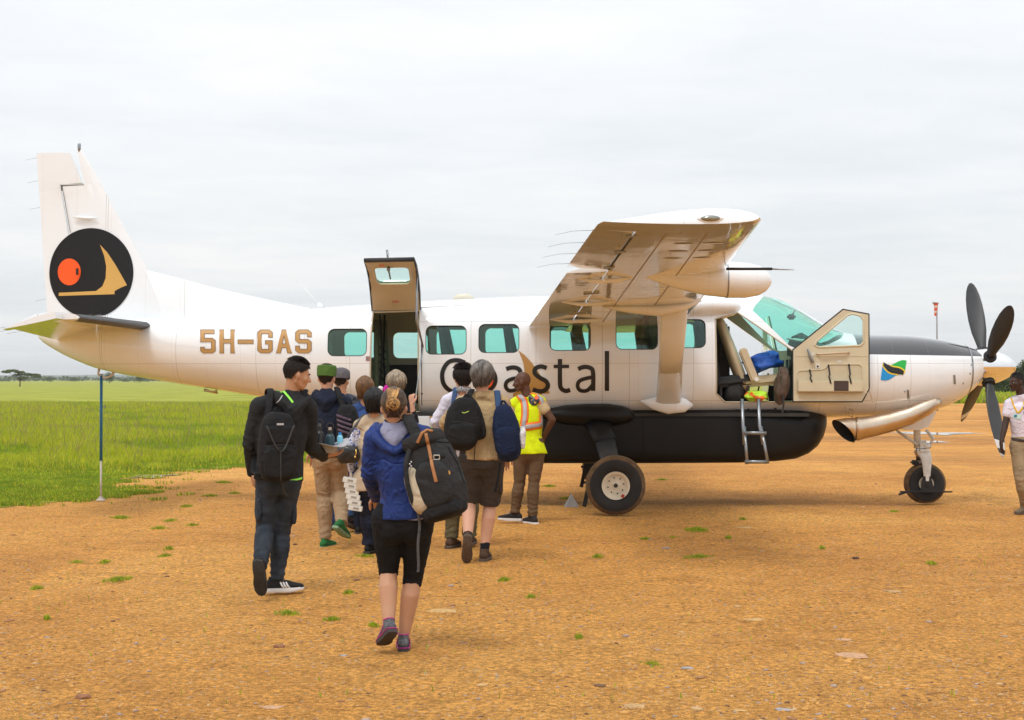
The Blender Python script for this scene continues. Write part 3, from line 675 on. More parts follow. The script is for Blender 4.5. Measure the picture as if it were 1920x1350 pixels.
def rrect(x0, z0, x1, z1, r, n=5):
    P = []
    for cx, cz, a0 in ((x1-r, z1-r, 0), (x0+r, z1-r, 90), (x0+r, z0+r, 180), (x1-r, z0+r, 270)):
        for i in range(n+1): a = R(a0+90*i/n); P.append((cx+r*math.cos(a), cz+r*math.sin(a)))
    return P
def winrect(px0, py0, px1, py1, r=.075):
    a = S(px0, py0); b = S(px1, py1); a2 = S(px0, py1); return rrect(a.x, b.z, b.x, a.z, r)
WINS = [winrect(616, 617, 687, 667), winrect(799, 611, 874, 664), winrect(898, 608, 973, 661), winrect(1031, 606, 1107, 657), winrect(1155, 602, 1233, 655), winrect(1268, 599, 1323, 652)]
DW = winrect(712, 617, 780, 668)
DOOR_P = [(700, 586), (787, 583), (788, 772), (701, 772)]; DOOR = [(S(*p).x, S(*p).z) for p in DOOR_P]
CREW_P = [(1341, 598), (1383, 586), (1487, 658), (1487, 754), (1359, 754), (1343, 738)]; CREW = [(S(*p).x, S(*p).z) for p in CREW_P]
SHIELD_P = [(1411, 582), (1416, 573), (1428, 562), (1444, 548), (1500, 548), (1560, 588), (1592, 612), (1578, 634), (1556, 645), (1530, 651), (1495, 654), (1480, 648)]
SHIELD = [((S(*p).x if p[1] > 570 else L(*p, -.5).x), (S(*p).z if p[1] > 570 else L(*p, -.3).z)) for p in SHIELD_P]
def cutter(polys):
    mb = MB()
    for P, y0, y1 in polys: mb.prism([Vector((x, y0, z)) for x, z in P], (0, y1-y0, 0))
    o = mb.build('cutter', []); return o
def boolean(o, c, op):
    m = o.modifiers.new('b', 'BOOLEAN'); m.operation = op; m.object = c; m.solver = 'EXACT'
FAR = 1.2
cut1 = cutter([(w, -FAR, FAR) for w in WINS]+[(DW, .3, FAR), (DOOR, -FAR, -.3), (CREW, -FAR, FAR), (SHIELD, -FAR, FAR)])
h0 = hull(0, .035, 'h'); boolean(h0, cut1, 'DIFFERENCE'); me = evaluated(h0); drop(h0)
fus = link('fuselage', me, None, plane, smooth=True, sharp=28)
# glass panes: slices of a slightly smaller shell inside the openings
def panes(polys, inset, name, m, label=None):
    c = cutter(polys); g = hull(inset, .006, 'g'); boolean(g, c, 'INTERSECT'); me = evaluated(g); drop(g); drop(c)
    bm = bmesh.new(); bm.from_mesh(me); bpy.data.meshes.remove(me); left = set(bm.faces); out = []
    while left:
        f = left.pop(); st = [f]; isl = {f}
        while st:
            for e in st.pop().edges:
                for q in e.link_faces:
                    if q in left: left.discard(q); isl.add(q); st.append(q)
        vs = {}; V = []; Fc = []
        for q in isl:
            row = []
            for v in q.verts:
                if v not in vs: vs[v] = len(V); V.append(v.co.copy())
                row.append(vs[v])
            Fc.append(row)
        mm = bpy.data.meshes.new(name); mm.from_pydata(V, [], Fc)
        out.append(link(name, mm, m, plane, smooth=True, sharp=30))
    bm.free(); return out
panes([(w, -FAR, FAR) for w in WINS]+[(DW, .3, FAR)], .012, 'cabin_window', M_glass)
panes([(SHIELD, -FAR, FAR)], .006, 'windshield', M_glass)
drop(cut1)
# window gaskets on the near side
def snapped(P, off): return [Vector((x, -side(x, z)-off, z)) for x, z in P]
def gasket(P, r, name='window_seal', m=None, off=.0):
    Q = []
    for i in range(len(P)):
        a, b = P[i], P[(i+1) % len(P)]; n = max(1, int(math.hypot(b[0]-a[0], b[1]-a[1])/.06))
        Q += [(a[0]+(b[0]-a[0])*t/n, a[1]+(b[1]-a[1])*t/n) for t in range(n)]
    pts = snapped(Q, off); mb = MB(); n = len(pts); rings = []
    for i, p in enumerate(pts):
        t = (pts[(i+1) % n]-pts[i-1]).normalized(); a = t.cross(Vector((0, 1, 0))).normalized(); b = t.cross(a)
        rings.append([p+a*math.cos(k*math.pi/3)*r+b*math.sin(k*math.pi/3)*r*.6 for k in range(6)])
    rings.append(rings[0]); mb.loft(rings, cap=False); return mb.build(name, m or M_seal, plane, smooth=True)
for w in WINS: gasket(w, .0045)
gasket(CREW, .009, 'door_frame', M_trim); gasket(DOOR, .010, 'door_frame', M_trim)
gasket(SHIELD[6:]+SHIELD[:2], .010, 'windshield_frame', M_white) if False else None
# decals: polygons cut on a grid and laid on the skin
def decal(polys, surf, off, name, m, grid=.05, parent=None, far=False):
    """polys: list of (x,z) rings, drawn as one mesh hugging the surface y=-surf(x,z)"""
    bm = bmesh.new()
    for P in polys:
        Q = []
        for i, p in enumerate(P):
            if (Vector(p)-Vector(P[i-1])).length > 1e-5: Q.append(p)
        vs = [bm.verts.new((x, 0, z)) for x, z in Q]
        if len(vs) < 3: continue
        f = bm.faces.new(vs); f.normal_update(); bmesh.ops.triangulate(bm, faces=[f], ngon_method='EAR_CLIP')
    if not bm.verts: return None
    x0 = min(v.co.x for v in bm.verts); x1 = max(v.co.x for v in bm.verts); z0 = min(v.co.z for v in bm.verts); z1 = max(v.co.z for v in bm.verts)
    for ax, a, b in ((0, x0, x1), (2, z0, z1)):
        q = a+grid
        while q < b-1e-4:
            n = Vector((1, 0, 0)) if ax == 0 else Vector((0, 0, 1))
            bmesh.ops.bisect_plane(bm, geom=bm.verts[:]+bm.edges[:]+bm.faces[:], plane_co=n*q, plane_no=n); q += grid
    for v in bm.verts: v.co.y = -surf(v.co.x, v.co.z)-off
    me = bpy.data.meshes.new(name); bmesh.ops.recalc_face_normals(bm, faces=bm.faces)
    for f in bm.faces:
        if f.normal.y > 0: f.normal_flip()
    bm.to_mesh(me); bm.free(); return link(name, me, m, parent or plane, smooth=True)
def SP(P): return [(lambda s: (s.x, s.z))(S(*p)) for p in P]
def outline(polys, w):
    """thin ribbons round rings in pixel space"""
    out = []
    for P in polys:
        n = len(P)
        for i in range(n):
            a = Vector(P[i]); b = Vector(P[(i+1) % n]); d = (b-a)
            if d.length < .1: continue
            d.normalize(); q = Vector((-d.y, d.x))*w/2; a = a-d*w*.4; b = b+d*w*.4
            out.append([tuple(a-q), tuple(b-q), tuple(b+q), tuple(a+q)])
    return out
# registration: chamfered block letters in photo pixels
def reg():
    x0s = dict(five=(376, 404), h=(412, 440), dash=(446, 475), g=(483, 511), a=(518, 547), s=(554, 584)); T, B = 618, 662
    def fl(pts, box, dy=0):  # unit coords, x right y down
        a, b = box; return [(a+(b-a)*u, T+dy+(B-T)*v) for u, v in pts]
    c = .14; s = .27; t = .17
    five = [(0, 0), (.92, 0), (.92, t), (s, t), (s, .36), (.80, .36), (1, .36+c*.7), (1, 1-c*.7), (.80, 1), (.18, 1), (0, 1-c*.7), (0, .74), (s, .74), (s, .83), (1-s, .83), (1-s, .53), (0, .53)]
    H = [(0, 0), (s, 0), (s, .41), (1-s, .41), (1-s, 0), (1, 0), (1, 1), (1-s, 1), (1-s, .58), (s, .58), (s, 1), (0, 1)]
    D = [(0, .43), (1, .43), (1, .60), (0, .60)]
    G = [(.2, 0), (.8, 0), (1, c*.8), (1, .33), (1-s, .33), (1-s, t), (s, t), (s, .83), (1-s, .83), (1-s, .62), (.52, .62), (.52, .46), (1, .46), (1, 1-c*.8), (.8, 1), (.2, 1), (0, 1-c*.8), (0, c*.8)]
    Sg = [(.2, 0), (.8, 0), (1, c*.8), (1, .31), (1-s, .31), (1-s, t), (s, t), (s, .41), (.8, .41), (1, .41+c*.8), (1, 1-c*.8), (.8, 1), (.2, 1), (0, 1-c*.8), (0, .69), (s, .69), (s, .83), (1-s, .83), (1-s, .58), (.2, .58), (0, .58-c*.8), (0, c*.8)]
    A1 = [(.37, 0), (.5, 0), (.5, .26), (.40, .60), (.5, .60), (.5, .77), (.355, .77), (.28, 1), (0, 1)]; A2 = [(1-x, y) for x, y in A1][::-1]
    items = [('digit_five', [fl(five, x0s['five'])]), ('letter_h', [fl(H, x0s['h'])]), ('dash', [fl(D, x0s['dash'])]), ('letter_g', [fl(G, x0s['g'])]), ('letter_a', [fl(A1, x0s['a']), fl(A2, x0s['a'])]), ('letter_s', [fl(Sg, x0s['s'])])]
    for nm, polys in items:
        decal([SP(p) for p in polys], side, .004, nm, M_gold)
        if nm == 'letter_a':
            rings = [A1[:1]+[(0.63, 0), (1, 1), (.72, 1), (.645, .77), (.355, .77), (.28, 1), (0, 1)], [(.5, .26), (.40, .60), (.60, .60)]]
            polys = [fl(r, x0s['a']) for r in rings]
        for k, o in enumerate(outline(polys, 1.5)):
            pass
        mbp = [SP(o) for o in outline(polys, .75)]
        # ribbons overlap at corners: lift each a hair above the one before
        ob = []
        bm = MB()
        for k, Pq in enumerate(mbp):
            bm.add([Vector((x, -side(x, z)-.0065-.0004*k, z)) for x, z in Pq], [(0, 1, 2, 3)])
        bm.build('letter_edge', M_goldk, plane)
reg()
# the name along the side, drawn as pen strokes
def stroke(P, w, taper=None):
    """closed outline of a thick smooth line through pixel points (butt ends)"""
    Q = [Vector(p) for p in P]; C = []
    for i in range(len(Q)-1):
        p0 = Q[max(i-1, 0)]; p1 = Q[i]; p2 = Q[i+1]; p3 = Q[min(i+2, len(Q)-1)]
        for j in range(6):
            t = j/6; C.append(.5*((2*p1)+(p2-p0)*t+(2*p0-5*p1+4*p2-p3)*t*t+(3*p1-p0-3*p2+p3)*t**3))
    C.append(Q[-1]); Lft, Rgt = [], []
    for i, p in enumerate(C):
        d = (C[min(i+1, len(C)-1)]-C[max(i-1, 0)]).normalized(); q = Vector((-d.y, d.x))*w/2
        if taper: q = q*(taper[0]+(taper[1]-taper[0])*i/(len(C)-1))
        Lft.append(p+q); Rgt.append(p-q)
    return Lft, Rgt
def ink(strokes, name, m=M_ink, off=.004):
    mb = MB()
    for k, (P, w) in enumerate(strokes):
        a, b = stroke(P, w); V = []
        for p, q in zip(a, b):
            for t in (0, .5, 1):
                r = p.lerp(q, t); s = S(r.x, r.y, off+k*.0015); V.append(s)
        n = len(a); fs = []
        for i in range(n-1):
            for j in range(2): fs.append((i*3+j, i*3+j+1, (i+1)*3+j+1, (i+1)*3+j))
        mb.add(V, fs)
    return mb.build(name, m, plane)
W_ = 8.2
ink([([(872, 680), (858, 675.5), (843, 678), (833, 689), (829, 704), (832, 720), (842, 731), (856, 735), (872, 731)], W_)], 'letter_c')
ink([([(949, 692), (960, 689), (971, 691), (976, 700), (976, 733)], W_), ([(976, 708), (962, 710), (951, 715), (948, 724), (954, 732), (966, 731), (976, 721)], W_-1)], 'letter_a')
decal([SP([(972, 657), (984, 666), (997, 680), (1010, 698), (1022, 718), (1031, 738), (1018, 738), (1008, 743), (962, 744), (962, 738), (976, 730), (983, 718), (984, 700), (981, 680)])], side, .003, 'sail_emblem', M_gold)
ink([([(1025, 690), (1014, 687), (1004, 691), (1003, 700), (1012, 708), (1024, 715), (1027, 725), (1019, 733), (1008, 733), (999, 730)], W_)], 'letter_s', off=.007)
ink([([(1050, 673), (1050, 718), (1053, 729), (1061, 733), (1069, 731)], W_), ([(1038, 687), (1067, 687)], 6.5)], 'letter_t')
ink([([(1084, 692), (1095, 688), (1107, 690), (1112, 699), (1112, 733)], W_), ([(1112, 707), (1097, 710), (1086, 715), (1083, 724), (1088, 732), (1101, 732), (1112, 721)], W_-1)], 'letter_a')
ink([([(1138, 658), (1138, 733)], W_)], 'letter_l')
# letter o: a black ring round an orange disc
def circ(cx, cy, rx, ry, n=40): return [(cx+rx*math.cos(2*math.pi*i/n), cy+ry*math.sin(2*math.pi*i/n)) for i in range(n)]
decal([SP(circ(909, 711, 24, 26))], side, .004, 'letter_o', M_ink); decal([SP(circ(912, 711, 13, 17))], side, .007, 'orange_disc', M_orange)
# flag on the cowl: waving, green and blue with a black diagonal edged yellow
def flag():
    def wv(u, v): # u 0..1 along, v 0..1 down
        x = 1653+u*45+(1-v)*4-2; y = 684+v*24+5*math.sin(u*math.pi*1.6+.4)-6*u+2-7*(1-u)*(1-v)*.8
        return (x, y)
    cb = mat('flag_blue', (.01, .30, .72), .4); cg = mat('flag_green', (.01, .42, .06), .4); cy = mat('flag_yellow', (.85, .62, .02), .4)
    def rg(P, n=8):
        out = []
        for i in range(len(P)):
            a, b = P[i], P[(i+1) % len(P)]
            out += [wv(a[0]+(b[0]-a[0])*t/n, a[1]+(b[1]-a[1])*t/n) for t in range(n)]
        return out
    decal([SP(rg([(0, .1), (0, 1), (.72, 1)]))], side, .004, 'flag_blue_field', cb); decal([SP(rg([(.3, 0), (1, 0), (1, .85)]))], side, .004, 'flag_green_field', cg)
    decal([SP(rg([(0.0, -.06), (.3, -.05), (1.02, .80), (.98, 1.06), (.70, 1.04), (0, .16)]))], side, .006, 'flag_yellow_edge', cy)
    decal([SP(rg([(0.02, -.14), (.24, -.05), (.96, .84), (.95, 1.14), (.76, 1.04), (0.03, .08)]))], side, .008, 'flag_black_stripe', M_ink)
flag()
# stickers, hatches and latches
decal([SP([(686, 668), (694, 668), (694, 677), (686, 677)])], side, .004, 'small_sticker', mat('sticker_blue', (.12, .22, .42), .5, .5, 60, mix2=(.5, .25, .15)))
for a in [(1702, 740, 'v'), (1789, 712, 'v')]:
    decal([SP([(a[0]-2, a[1]-9), (a[0]+2, a[1]-9), (a[0]+3, a[1]+8), (a[0]-1, a[1]+8)])], side, .006, 'cowl_latch', M_steel)
mb = MB()
for p in [(1696, 734), (1821, 684), (1819, 700), (1806, 719)]: mb.ball(S(*p), .011, 8, 6)
mb.build('cowl_fastener', M_steel, plane)
decal([SP([(367, 572.5), (389, 572.5), (389, 575), (367, 575)])], side, .004, 'caution_stripe', M_sail) if False else None
# hull seam at the cowl front (dark gap ring)
def ringband(px, w, m, name, inset=-.004):
    x = lx(px); mb = MB(); mb.loft([section(x-w/2, inset), section(x, inset-.002), section(x+w/2, inset)], cap=False); return mb.build(name, m, plane, smooth=True)
ringband(1810, .02, M_steel, 'cowl_seam')
# floor, bulkheads, roof lining inside the cabin
mb = MB(); x0, x1 = lx(620), lx(1500); zf = L(900, 772, 0).z
mb.box(((x0+x1)/2, 0, zf-.02), (x1-x0, 1.45, .04)); mb.build('cabin_floor', M_trimdk, plane)
mb = MB(); mb.prism([Vector((q.x, q.y*.95, q.z)) for q in section(lx(606), .05, 36)], (.03, 0, 0)); mb.build('rear_bulkhead', M_trim, plane)
mb = MB(); mb.prism([Vector((q.x, q.y, q.z)) for q in section(lx(1556), .05, 36) if q.z < 2.0], (.03, 0, 0)); mb.build('firewall', M_trimdk, plane)
# instrument panel and glareshield
mb = MB(); xi = lx(1492); mb.box((xi+.10, 0, 1.72), (.14, 1.30, .42), bev=.03); mb.build('instrument_panel', M_trimdk, plane)
mb = MB(); g = []
for y in np.linspace(-.62, .62, 13):
    hh = .36*max(0, 1-(abs(y)/.66)**2.2)**.5; g.append([Vector((xi-.02, y, 1.90)), Vector((xi-.02, y, 1.93+hh*.62)), Vector((xi+.06, y, 1.93+hh*.72)), Vector((xi+.30, y, 1.93+hh*.30)), Vector((xi+.46, y, 1.93)), Vector((xi+.46, y, 1.90))])
mb.loft(g); mb.build('glareshield', mat('glareshield_black', (.02, .024, .024), .8), plane, smooth=True, sharp=40)
mb = MB(); c = L(1484, 594, -.05); mb.box(c, (.10, .12, .07), bev=.02); mb.tube([c, c+Vector((.05, 0, .09))], .01, 6); mb.build('compass', M_trimdk, plane, smooth=True, sharp=40)
mb = MB(); c = L(1502, 640, -.5); mb.box(c, (.34, .25, .012), Matrix.Rotation(R(12), 3, 'Y')); mb.box(c+Vector((.0, .02, .02)), (.20, .2, .01), Matrix.Rotation(R(8), 3, 'Y'))
mb.build('chart_papers', mat('paper', (.78, .78, .74), .7), plane)
# control yoke cluster beyond the seat
for yl in (-.35, .35):
    mb = MB(); c = Vector((xi-.14, yl, 1.74)); mb.tube([c+Vector((.22, 0, 0)), c], .018, 8); mb.tube([c+Vector((0, -.15, .10)), c+Vector((0, -.13, -.06)), c, c+Vector((0, .13, -.06)), c+Vector((0, .15, .10))], .017, 8); mb.build('control_yoke', M_rub, plane, smooth=True)
mb = MB(); c = Vector((xi-.10, -.10, 1.50))
mb.box(c, (.2, .22, .36), bev=.03)
for i in range(4): mb.tube([c+Vector((-.05, -.07+.045*i, .16)), c+Vector((-.11, -.07+.045*i, .30))], .009, 6); mb.ball(c+Vector((-.11, -.07+.045*i, .31)), .02, 8, 6)
mb.build('throttle_pedestal', M_trimdk, plane, smooth=True, sharp=40)
def seat(px_front, yl, mcol, crew=False, zrow=None):
    """seat facing the nose; backrest top reaches zrow"""
    s = empty('crew_seat' if crew else 'cabin_seat', (lx(px_front, yl), yl, zf), 0, parent=plane)
    tall = zrow-zf
    mb = MB(); mb.box((-.25, 0, .40), (.50, .44, .13), Matrix.Rotation(R(-6), 3, 'Y'), bev=.045); mb.build('cushion', mcol, s, smooth=True, sharp=50)
    mb = MB(); a = Vector((-.47, 0, .38)); b = Vector((-.47-(.26 if crew else .12)*tall/1.1, 0, tall))
    mb.tube([a, a.lerp(b, .3), a.lerp(b, .62), a.lerp(b, .8), b], [(.20, .07), (.225, .075), (.215, .07), (.17, .065), (.14, .06)], 16, wide=(0, 1, 0), round_=True); mb.build('backrest', mcol, s, smooth=True)
    mb = MB()
    for y in (-.17, .17): mb.box((-.08, y, .17), (.03, .03, .34)); mb.box((-.42, y, .17), (.03, .03, .34)); mb.box((-.25, y, .03), (.5, .04, .03))
    mb.build('seat_leg', M_trimdk, s)
    if crew:
        mb = MB(); mb.box((-.42, -.27, .60), (.10, .055, .44), Matrix.Rotation(R(-22), 3, 'Y'), bev=.02); mb.build('armrest', mcol, s, smooth=True, sharp=50)
        mb = MB(); mb.lathe([(.002, -.012), (.026, -.012), (.026, .01)], (-.33, -.30, .42), 'y', 14); mb.build('hinge_button', mat('button_white', (.8, .8, .78), .4), s)
    return s
M_seatdk = mat('seat_dark', (.022, .024, .024), .75, .2); M_seatcr = mat('seat_leather_beige', (.58, .48, .32), .5, .1, 5, .2, 40)
ztop = S(1050, 612).z+.02
for px, dz in ((828, -.05), (950, -.04), (1080, -.03), (1206, -.0), (1322, -.0)):
    sx = lx(px, -.40)+.47+.13; seat(960+F*0, -.40, M_seatdk, zrow=ztop+dz).location.x = sx
    seat(960, .42, M_seatdk, zrow=ztop+dz).location.x = sx-.03
seat(1462, -.38, M_seatcr, True, S(1360, 607).z); seat(1458, .40, M_seatcr, True, S(1360, 607).z)
mb = MB(); mb.box((lx(1352, .2), .25, (zf+2.30)/2), (.16, .75, 2.30-zf), bev=.03); mb.build('crew_bulkhead', mat('bulkhead_brown', (.06, .045, .035), .8, .2), plane, smooth=True, sharp=50)
# dark panel inside the passenger doorway, curtain and cargo net straps
mb = MB(); p0 = L(725, 684, .62); p1 = L(790, 772, .62); mb.box(((p0.x+p1.x)/2, .62, (p0.z+zf)/2), (p1.x-p0.x, .05, p0.z-zf), bev=.01); mb.build('side_locker', M_trimdk, plane)
mb = MB()
for i in range(7):
    a = L(704+i*3.0, 600, .1+i*.08); b = L(708+i*3.6, 770, .1+i*.08); mb.tube([a, a.lerp(b, .35)+Vector((.02*(i % 2), 0, 0)), a.lerp(b, .7)-Vector((.02*(i % 2), 0, 0)), b], [.02, .035, .03, .035], 8)
mb.build('curtain', mat('curtain_olive', (.20, .22, .14), .85, .2), plane, smooth=True)
mb = MB()
for i in range(6):
    a = L(712, 650+i*14, -.2); b = L(724, 660+i*14, .0); mb.tube([a, a.lerp(b, .5)+Vector((.03, 0, -.03)), b], .01, 6)
mb.tube([L(712, 590, -.3), L(716, 660, -.3), L(712, 740, -.3)], .012, 6); mb.tube([L(721, 590, .2), L(719, 670, .2), L(724, 740, .2)], .012, 6)
mb.build('cargo_strap', M_rub, plane, smooth=True)

# ---------------- wings
def foil(n=18, t=.15, a=0., b=1.):
    """upper then lower contour of a cambered section between chord fractions a..b, from aft round the nose to aft"""
    def th(x): return 5*t*(.2969*math.sqrt(x)-.126*x-.3516*x*x+.2843*x**3-.1015*x**4)
    def cm(x): return .022*math.sin(math.pi*min(1, x**.62))
    xs_ = [a+(b-a)*(1-math.cos(math.pi*i/(n-1)))/2 for i in range(n)] if a == 0 else [a+(b-a)*i/(n-1) for i in range(n)]
    up = [(x, cm(x)+th(x)) for x in xs_]; lo = [(x, cm(x)-th(x)*.92) for x in xs_]
    return up[::-1]+lo[1 if a == 0 else 0:]
YT = 7.94
def wing_frame(s):
    """s = span distance 0..7.94 -> leading edge x,z, chord, thickness"""
    t = (s-.75)/(YT-.75); te = .225+(.949-.225)*t; le = 2.205+(2.19-2.205)*t
    z = 2.375+(2.83-2.375)*t; return le, z, le-te, .155-.035*t
WASH = R(2.4)
def wing_ring(s, sg, a=0., b=1., rot=0, n=18, k=1.0, tk=1.0, dz=0):
    le, z, c, th = wing_frame(s); out = []; inc = WASH*(1-.5*s/YT)
    P = foil(n, th*tk, a, b); piv = P[0] if rot else None; pz = sum(q[1] for q in P if abs(q[0]-a) < .02)/max(1, sum(1 for q in P if abs(q[0]-a) < .02)) if a else 0
    for x, zz in P:
        if rot:
            dx, dz_ = x-a, zz-pz; x = a+dx*math.cos(rot)+dz_*math.sin(rot); zz = pz-dx*math.sin(rot)+dz_*math.cos(rot)
        xx, z2 = x*c, zz*c*k
        out.append(Vector((le-xx*math.cos(inc), sg*s, z+dz-xx*math.sin(inc)+z2)))
    return out
def make_wing(sg):
    mb = MB(); mb.loft([wing_ring(s, sg, 0, .74) for s in np.linspace(.0, 7.55, 14)])
    # full-chord tip with rounded cap
    rr = [wing_ring(s, sg) for s in (7.55, 7.75)]
    for q in (.25, .5, .7, .85, .95, 1.0):
        s = 7.75+.17*q; k = max(.04, (1-q**2.6)**.6); ring = wing_ring(s, sg); low = wing_ring(s, sg, tk=1.0); le, z, c, th = wing_frame(s)
        n_ = len(ring); out = []
        for m_, p in enumerate(ring):
            # lower-surface height at this chord position
            lo_ = min((r for r in ring[n_//2:]), key=lambda r: abs(r.x-p.x)); zl = lo_.z
            out.append(Vector((p.x-(p.x-(le-c*.5))*.05*q**2, p.y, zl+(p.z-zl)*k)))
        rr.append(out)
    mb.loft(rr)
    w = mb.build('wing', M_white, plane, smooth=True, sharp=35)
    mb = MB(); mb.loft([wing_ring(s, sg, .752, 1., R(5), 8, dz=-.012) for s in np.linspace(.80, 5.42, 6)]); mb.build('flap', M_white, w, smooth=True, sharp=35)
    mb = MB(); mb.loft([wing_ring(s, sg, .752, 1., R(-1), 8) for s in np.linspace(5.47, 7.53, 4)]); mb.build('aileron', M_white, w, smooth=True, sharp=35)
    def under(s, f, d=0):
        le, z, c, th = wing_frame(s); inc = WASH*(1-.5*s/YT); t = 5*th*(.2969*math.sqrt(f)-.126*f-.3516*f*f+.2843*f**3-.1015*f**4); zz = .022*math.sin(math.pi*f**.62)-t*.92
        return Vector((le-f*c*math.cos(inc), sg*s, z-f*c*math.sin(inc)+zz*c-d))
    # flap tracks, hinge fairings, seams and access panels below
    mb = MB()
    for s in (1.55, 3.2, 5.0):
        a, b = under(s, .56, .0), under(s, .90, .03); mb.tube([a, a.lerp(b, .3)-Vector((0, 0, .025)), a.lerp(b, .65)-Vector((0, 0, .03)), b], [.008, .024, .022, .008], 10)
    mb.build('flap_track', M_white, w, smooth=True)
    mb = MB()
    for s in (2.1, 3.9): a, b = under(s, .70, .0), under(s, .80, .02); mb.tube([a, b], .018, 8)
    for s in (5.7, 6.6, 7.4): a, b = under(s, .72, .005), under(s, .79, .02); mb.tube([a, b], .012, 6)
    mb.build('hinge', M_steel, w, smooth=True)
    mb = MB()
    def seam(A, wd=.004):
        for (s0, f0), (s1, f1) in A:
            n = 8; P = [under(s0+(s1-s0)*i/n, f0+(f1-f0)*i/n, .0035) for i in range(n+1)]
            d = (P[-1]-P[0]).normalized(); q = Vector((-d.y, d.x, 0))*wd
            for i in range(n): mb.add([P[i]-q, P[i+1]-q, P[i+1]+q, P[i]+q], [(0, 1, 2, 3)])
    seam([((1.2, .30), (7.5, .30)), ((1.2, .55), (7.5, .55))]); seam([((s, .06), (s, .73)) for s in (2.2, 3.4, 4.3, 5.45, 6.5, 7.5)])
    mb.build('panel_seam', mat('seam_brown', (.30, .24, .19), .6), w)
    mb = MB()
    for s in (6.2, 6.6, 7.0):
        for f in (.22, .40):
            c = under(s, f, .004); mb.add([c+Vector((.09*math.cos(a), .035*math.sin(a), 0)) for a in np.linspace(0, 2*math.pi, 16, endpoint=False)], [tuple(range(16))])
    mb.build('inspection_plate', mat('plate_outline', (.62, .58, .53), .2, coat=.8), w)
    # dark gap strips at the flap and aileron bays
    mb = MB()
    for s0, s1 in ((5.46, 7.4),):
        P = [under(s0+(s1-s0)*i/8, .744, .002) for i in range(9)]
        for i in range(8): mb.add([P[i]+Vector((-.012, 0, 0)), P[i+1]+Vector((-.012, 0, 0)), P[i+1]+Vector((.012, 0, 0)), P[i]+Vector((.012, 0, 0))], [(0, 1, 2, 3)])
    mb.build('aileron_gap', M_trimdk, w)
    # static wicks
    mb = MB()
    for s in (5.7, 6.3, 6.9, 7.5):
        le, z, c, th = wing_frame(s); p = wing_ring(s, sg)[0]; mb.tube([p, p+Vector((-.16, 0, -.005)), p+Vector((-.30, 0, -.035))], [.0017, .0012, .0010], 5)
    mb.build('static_wick', M_trimdk, w)
    # strut with its upper and lower fairings
    mb = MB(); le, z, c, th = wing_frame(2.75); top = under(2.75, .17, -.03); bot = Vector((L(1253, 758, -.8).x, sg*.80, L(1253, 758, -.8).z))
    mb.tube([bot, bot.lerp(top, .5), top], [(.155, .04), (.145, .038), (.15, .04)], 20, wide=(1, 0, 0)); st = mb.build('wing_strut', M_white, w, smooth=True)
    mb = MB(); a = under(2.75, .02, .02); b = under(2.75, .62, .01); mb.tube([a+Vector((.02, 0, .03)), a.lerp(b, .15)-Vector((0, 0, .04)), a.lerp(b, .4)-Vector((0, 0, .07)), a.lerp(b, .7)-Vector((0, 0, .04)), b], [(.03, .02), (.09, .05), (.11, .07), (.08, .05), (.02, .01)], 14, wide=(0, 1, 0)); mb.build('strut_fairing', M_white, w, smooth=True)
    mb = MB(); mb.tube([bot+Vector((.30, sg*.0, -.01)), bot+Vector((.20, sg*.015, -.01)), bot+Vector((0, sg*.02, -.01)), bot+Vector((-.18, sg*.015, 0.01)), bot+Vector((-.34, -sg*.02, .04))], [(.02, .01), (.09, .05), (.115, .07), (.08, .05), (.01, .01)], 14, wide=(0, 0, 1)); mb.build('strut_fairing', M_white, w, smooth=True)
    mb = MB(); mb.lathe([(.001, -.014), (.03, -.012), (.03, 0)], bot.lerp(top, .93)+Vector((-.0, sg*.05, 0)), 'y', 12); mb.build('strut_lamp', M_steel, w) if sg < 0 else None
    # tip light in a glazed slot
    le, z, c, th = wing_frame(7.9)
    mb = MB(); cc = Vector((le-.40, sg*(7.905), z-.006)); mb.ball(cc, (.105, .03, .036), 20, 12); mb.build('tip_light_frame', M_white, w, smooth=True)
    mb = MB(); mb.ball(cc+Vector((-.0, sg*.012, 0)), (.078, .030, .026), 20, 12); tl = mb.build('tip_light', mat('lamp_lens', (.30, .31, .28), .1, .3, 20, metal=.6), w, smooth=True)
    return w
wr = make_wing(-1); wl = make_wing(1)
# radar pod and pitot boom on the near wing
def wpart(mb, name, m, **k): return mb.build(name, m, wr, smooth=True, **k)
mb = MB(); a = L(1447, 526, -5.0); rad = .172
pts = [(0, .02), (.015, .055), (.05, .10), (.12, .142), (.24, .168), (.40, rad), (.62, rad*.93), (.85, rad*.72), (1.1, rad*.38), (1.3, .02)]
mb.tube([a+Vector((-d, 0, d*d*.05)) for d, r in pts], [r for d, r in pts], 28); wpart(mb, 'radar_pod', M_white)
mb = MB(); mb.tube([a+Vector((-.42-.012, 0, .008)), a+Vector((-.42, 0, .008))], [rad+.003, rad+.003], 28, cap=False); wpart(mb, 'pod_seam', M_steel)
mb = MB(); p0 = L(1362, 504, -6.0); p1 = L(1448, 504, -6.0); p2 = L(1490, 506, -6.0); mb.tube([p0, p1], .013, 10); wpart(mb, 'pitot_boom', M_rub)
mb = MB(); mb.tube([p1, p1.lerp(p2, .55), p2], [.008, .006, .002], 8); wpart(mb, 'pitot_tip', M_steel)
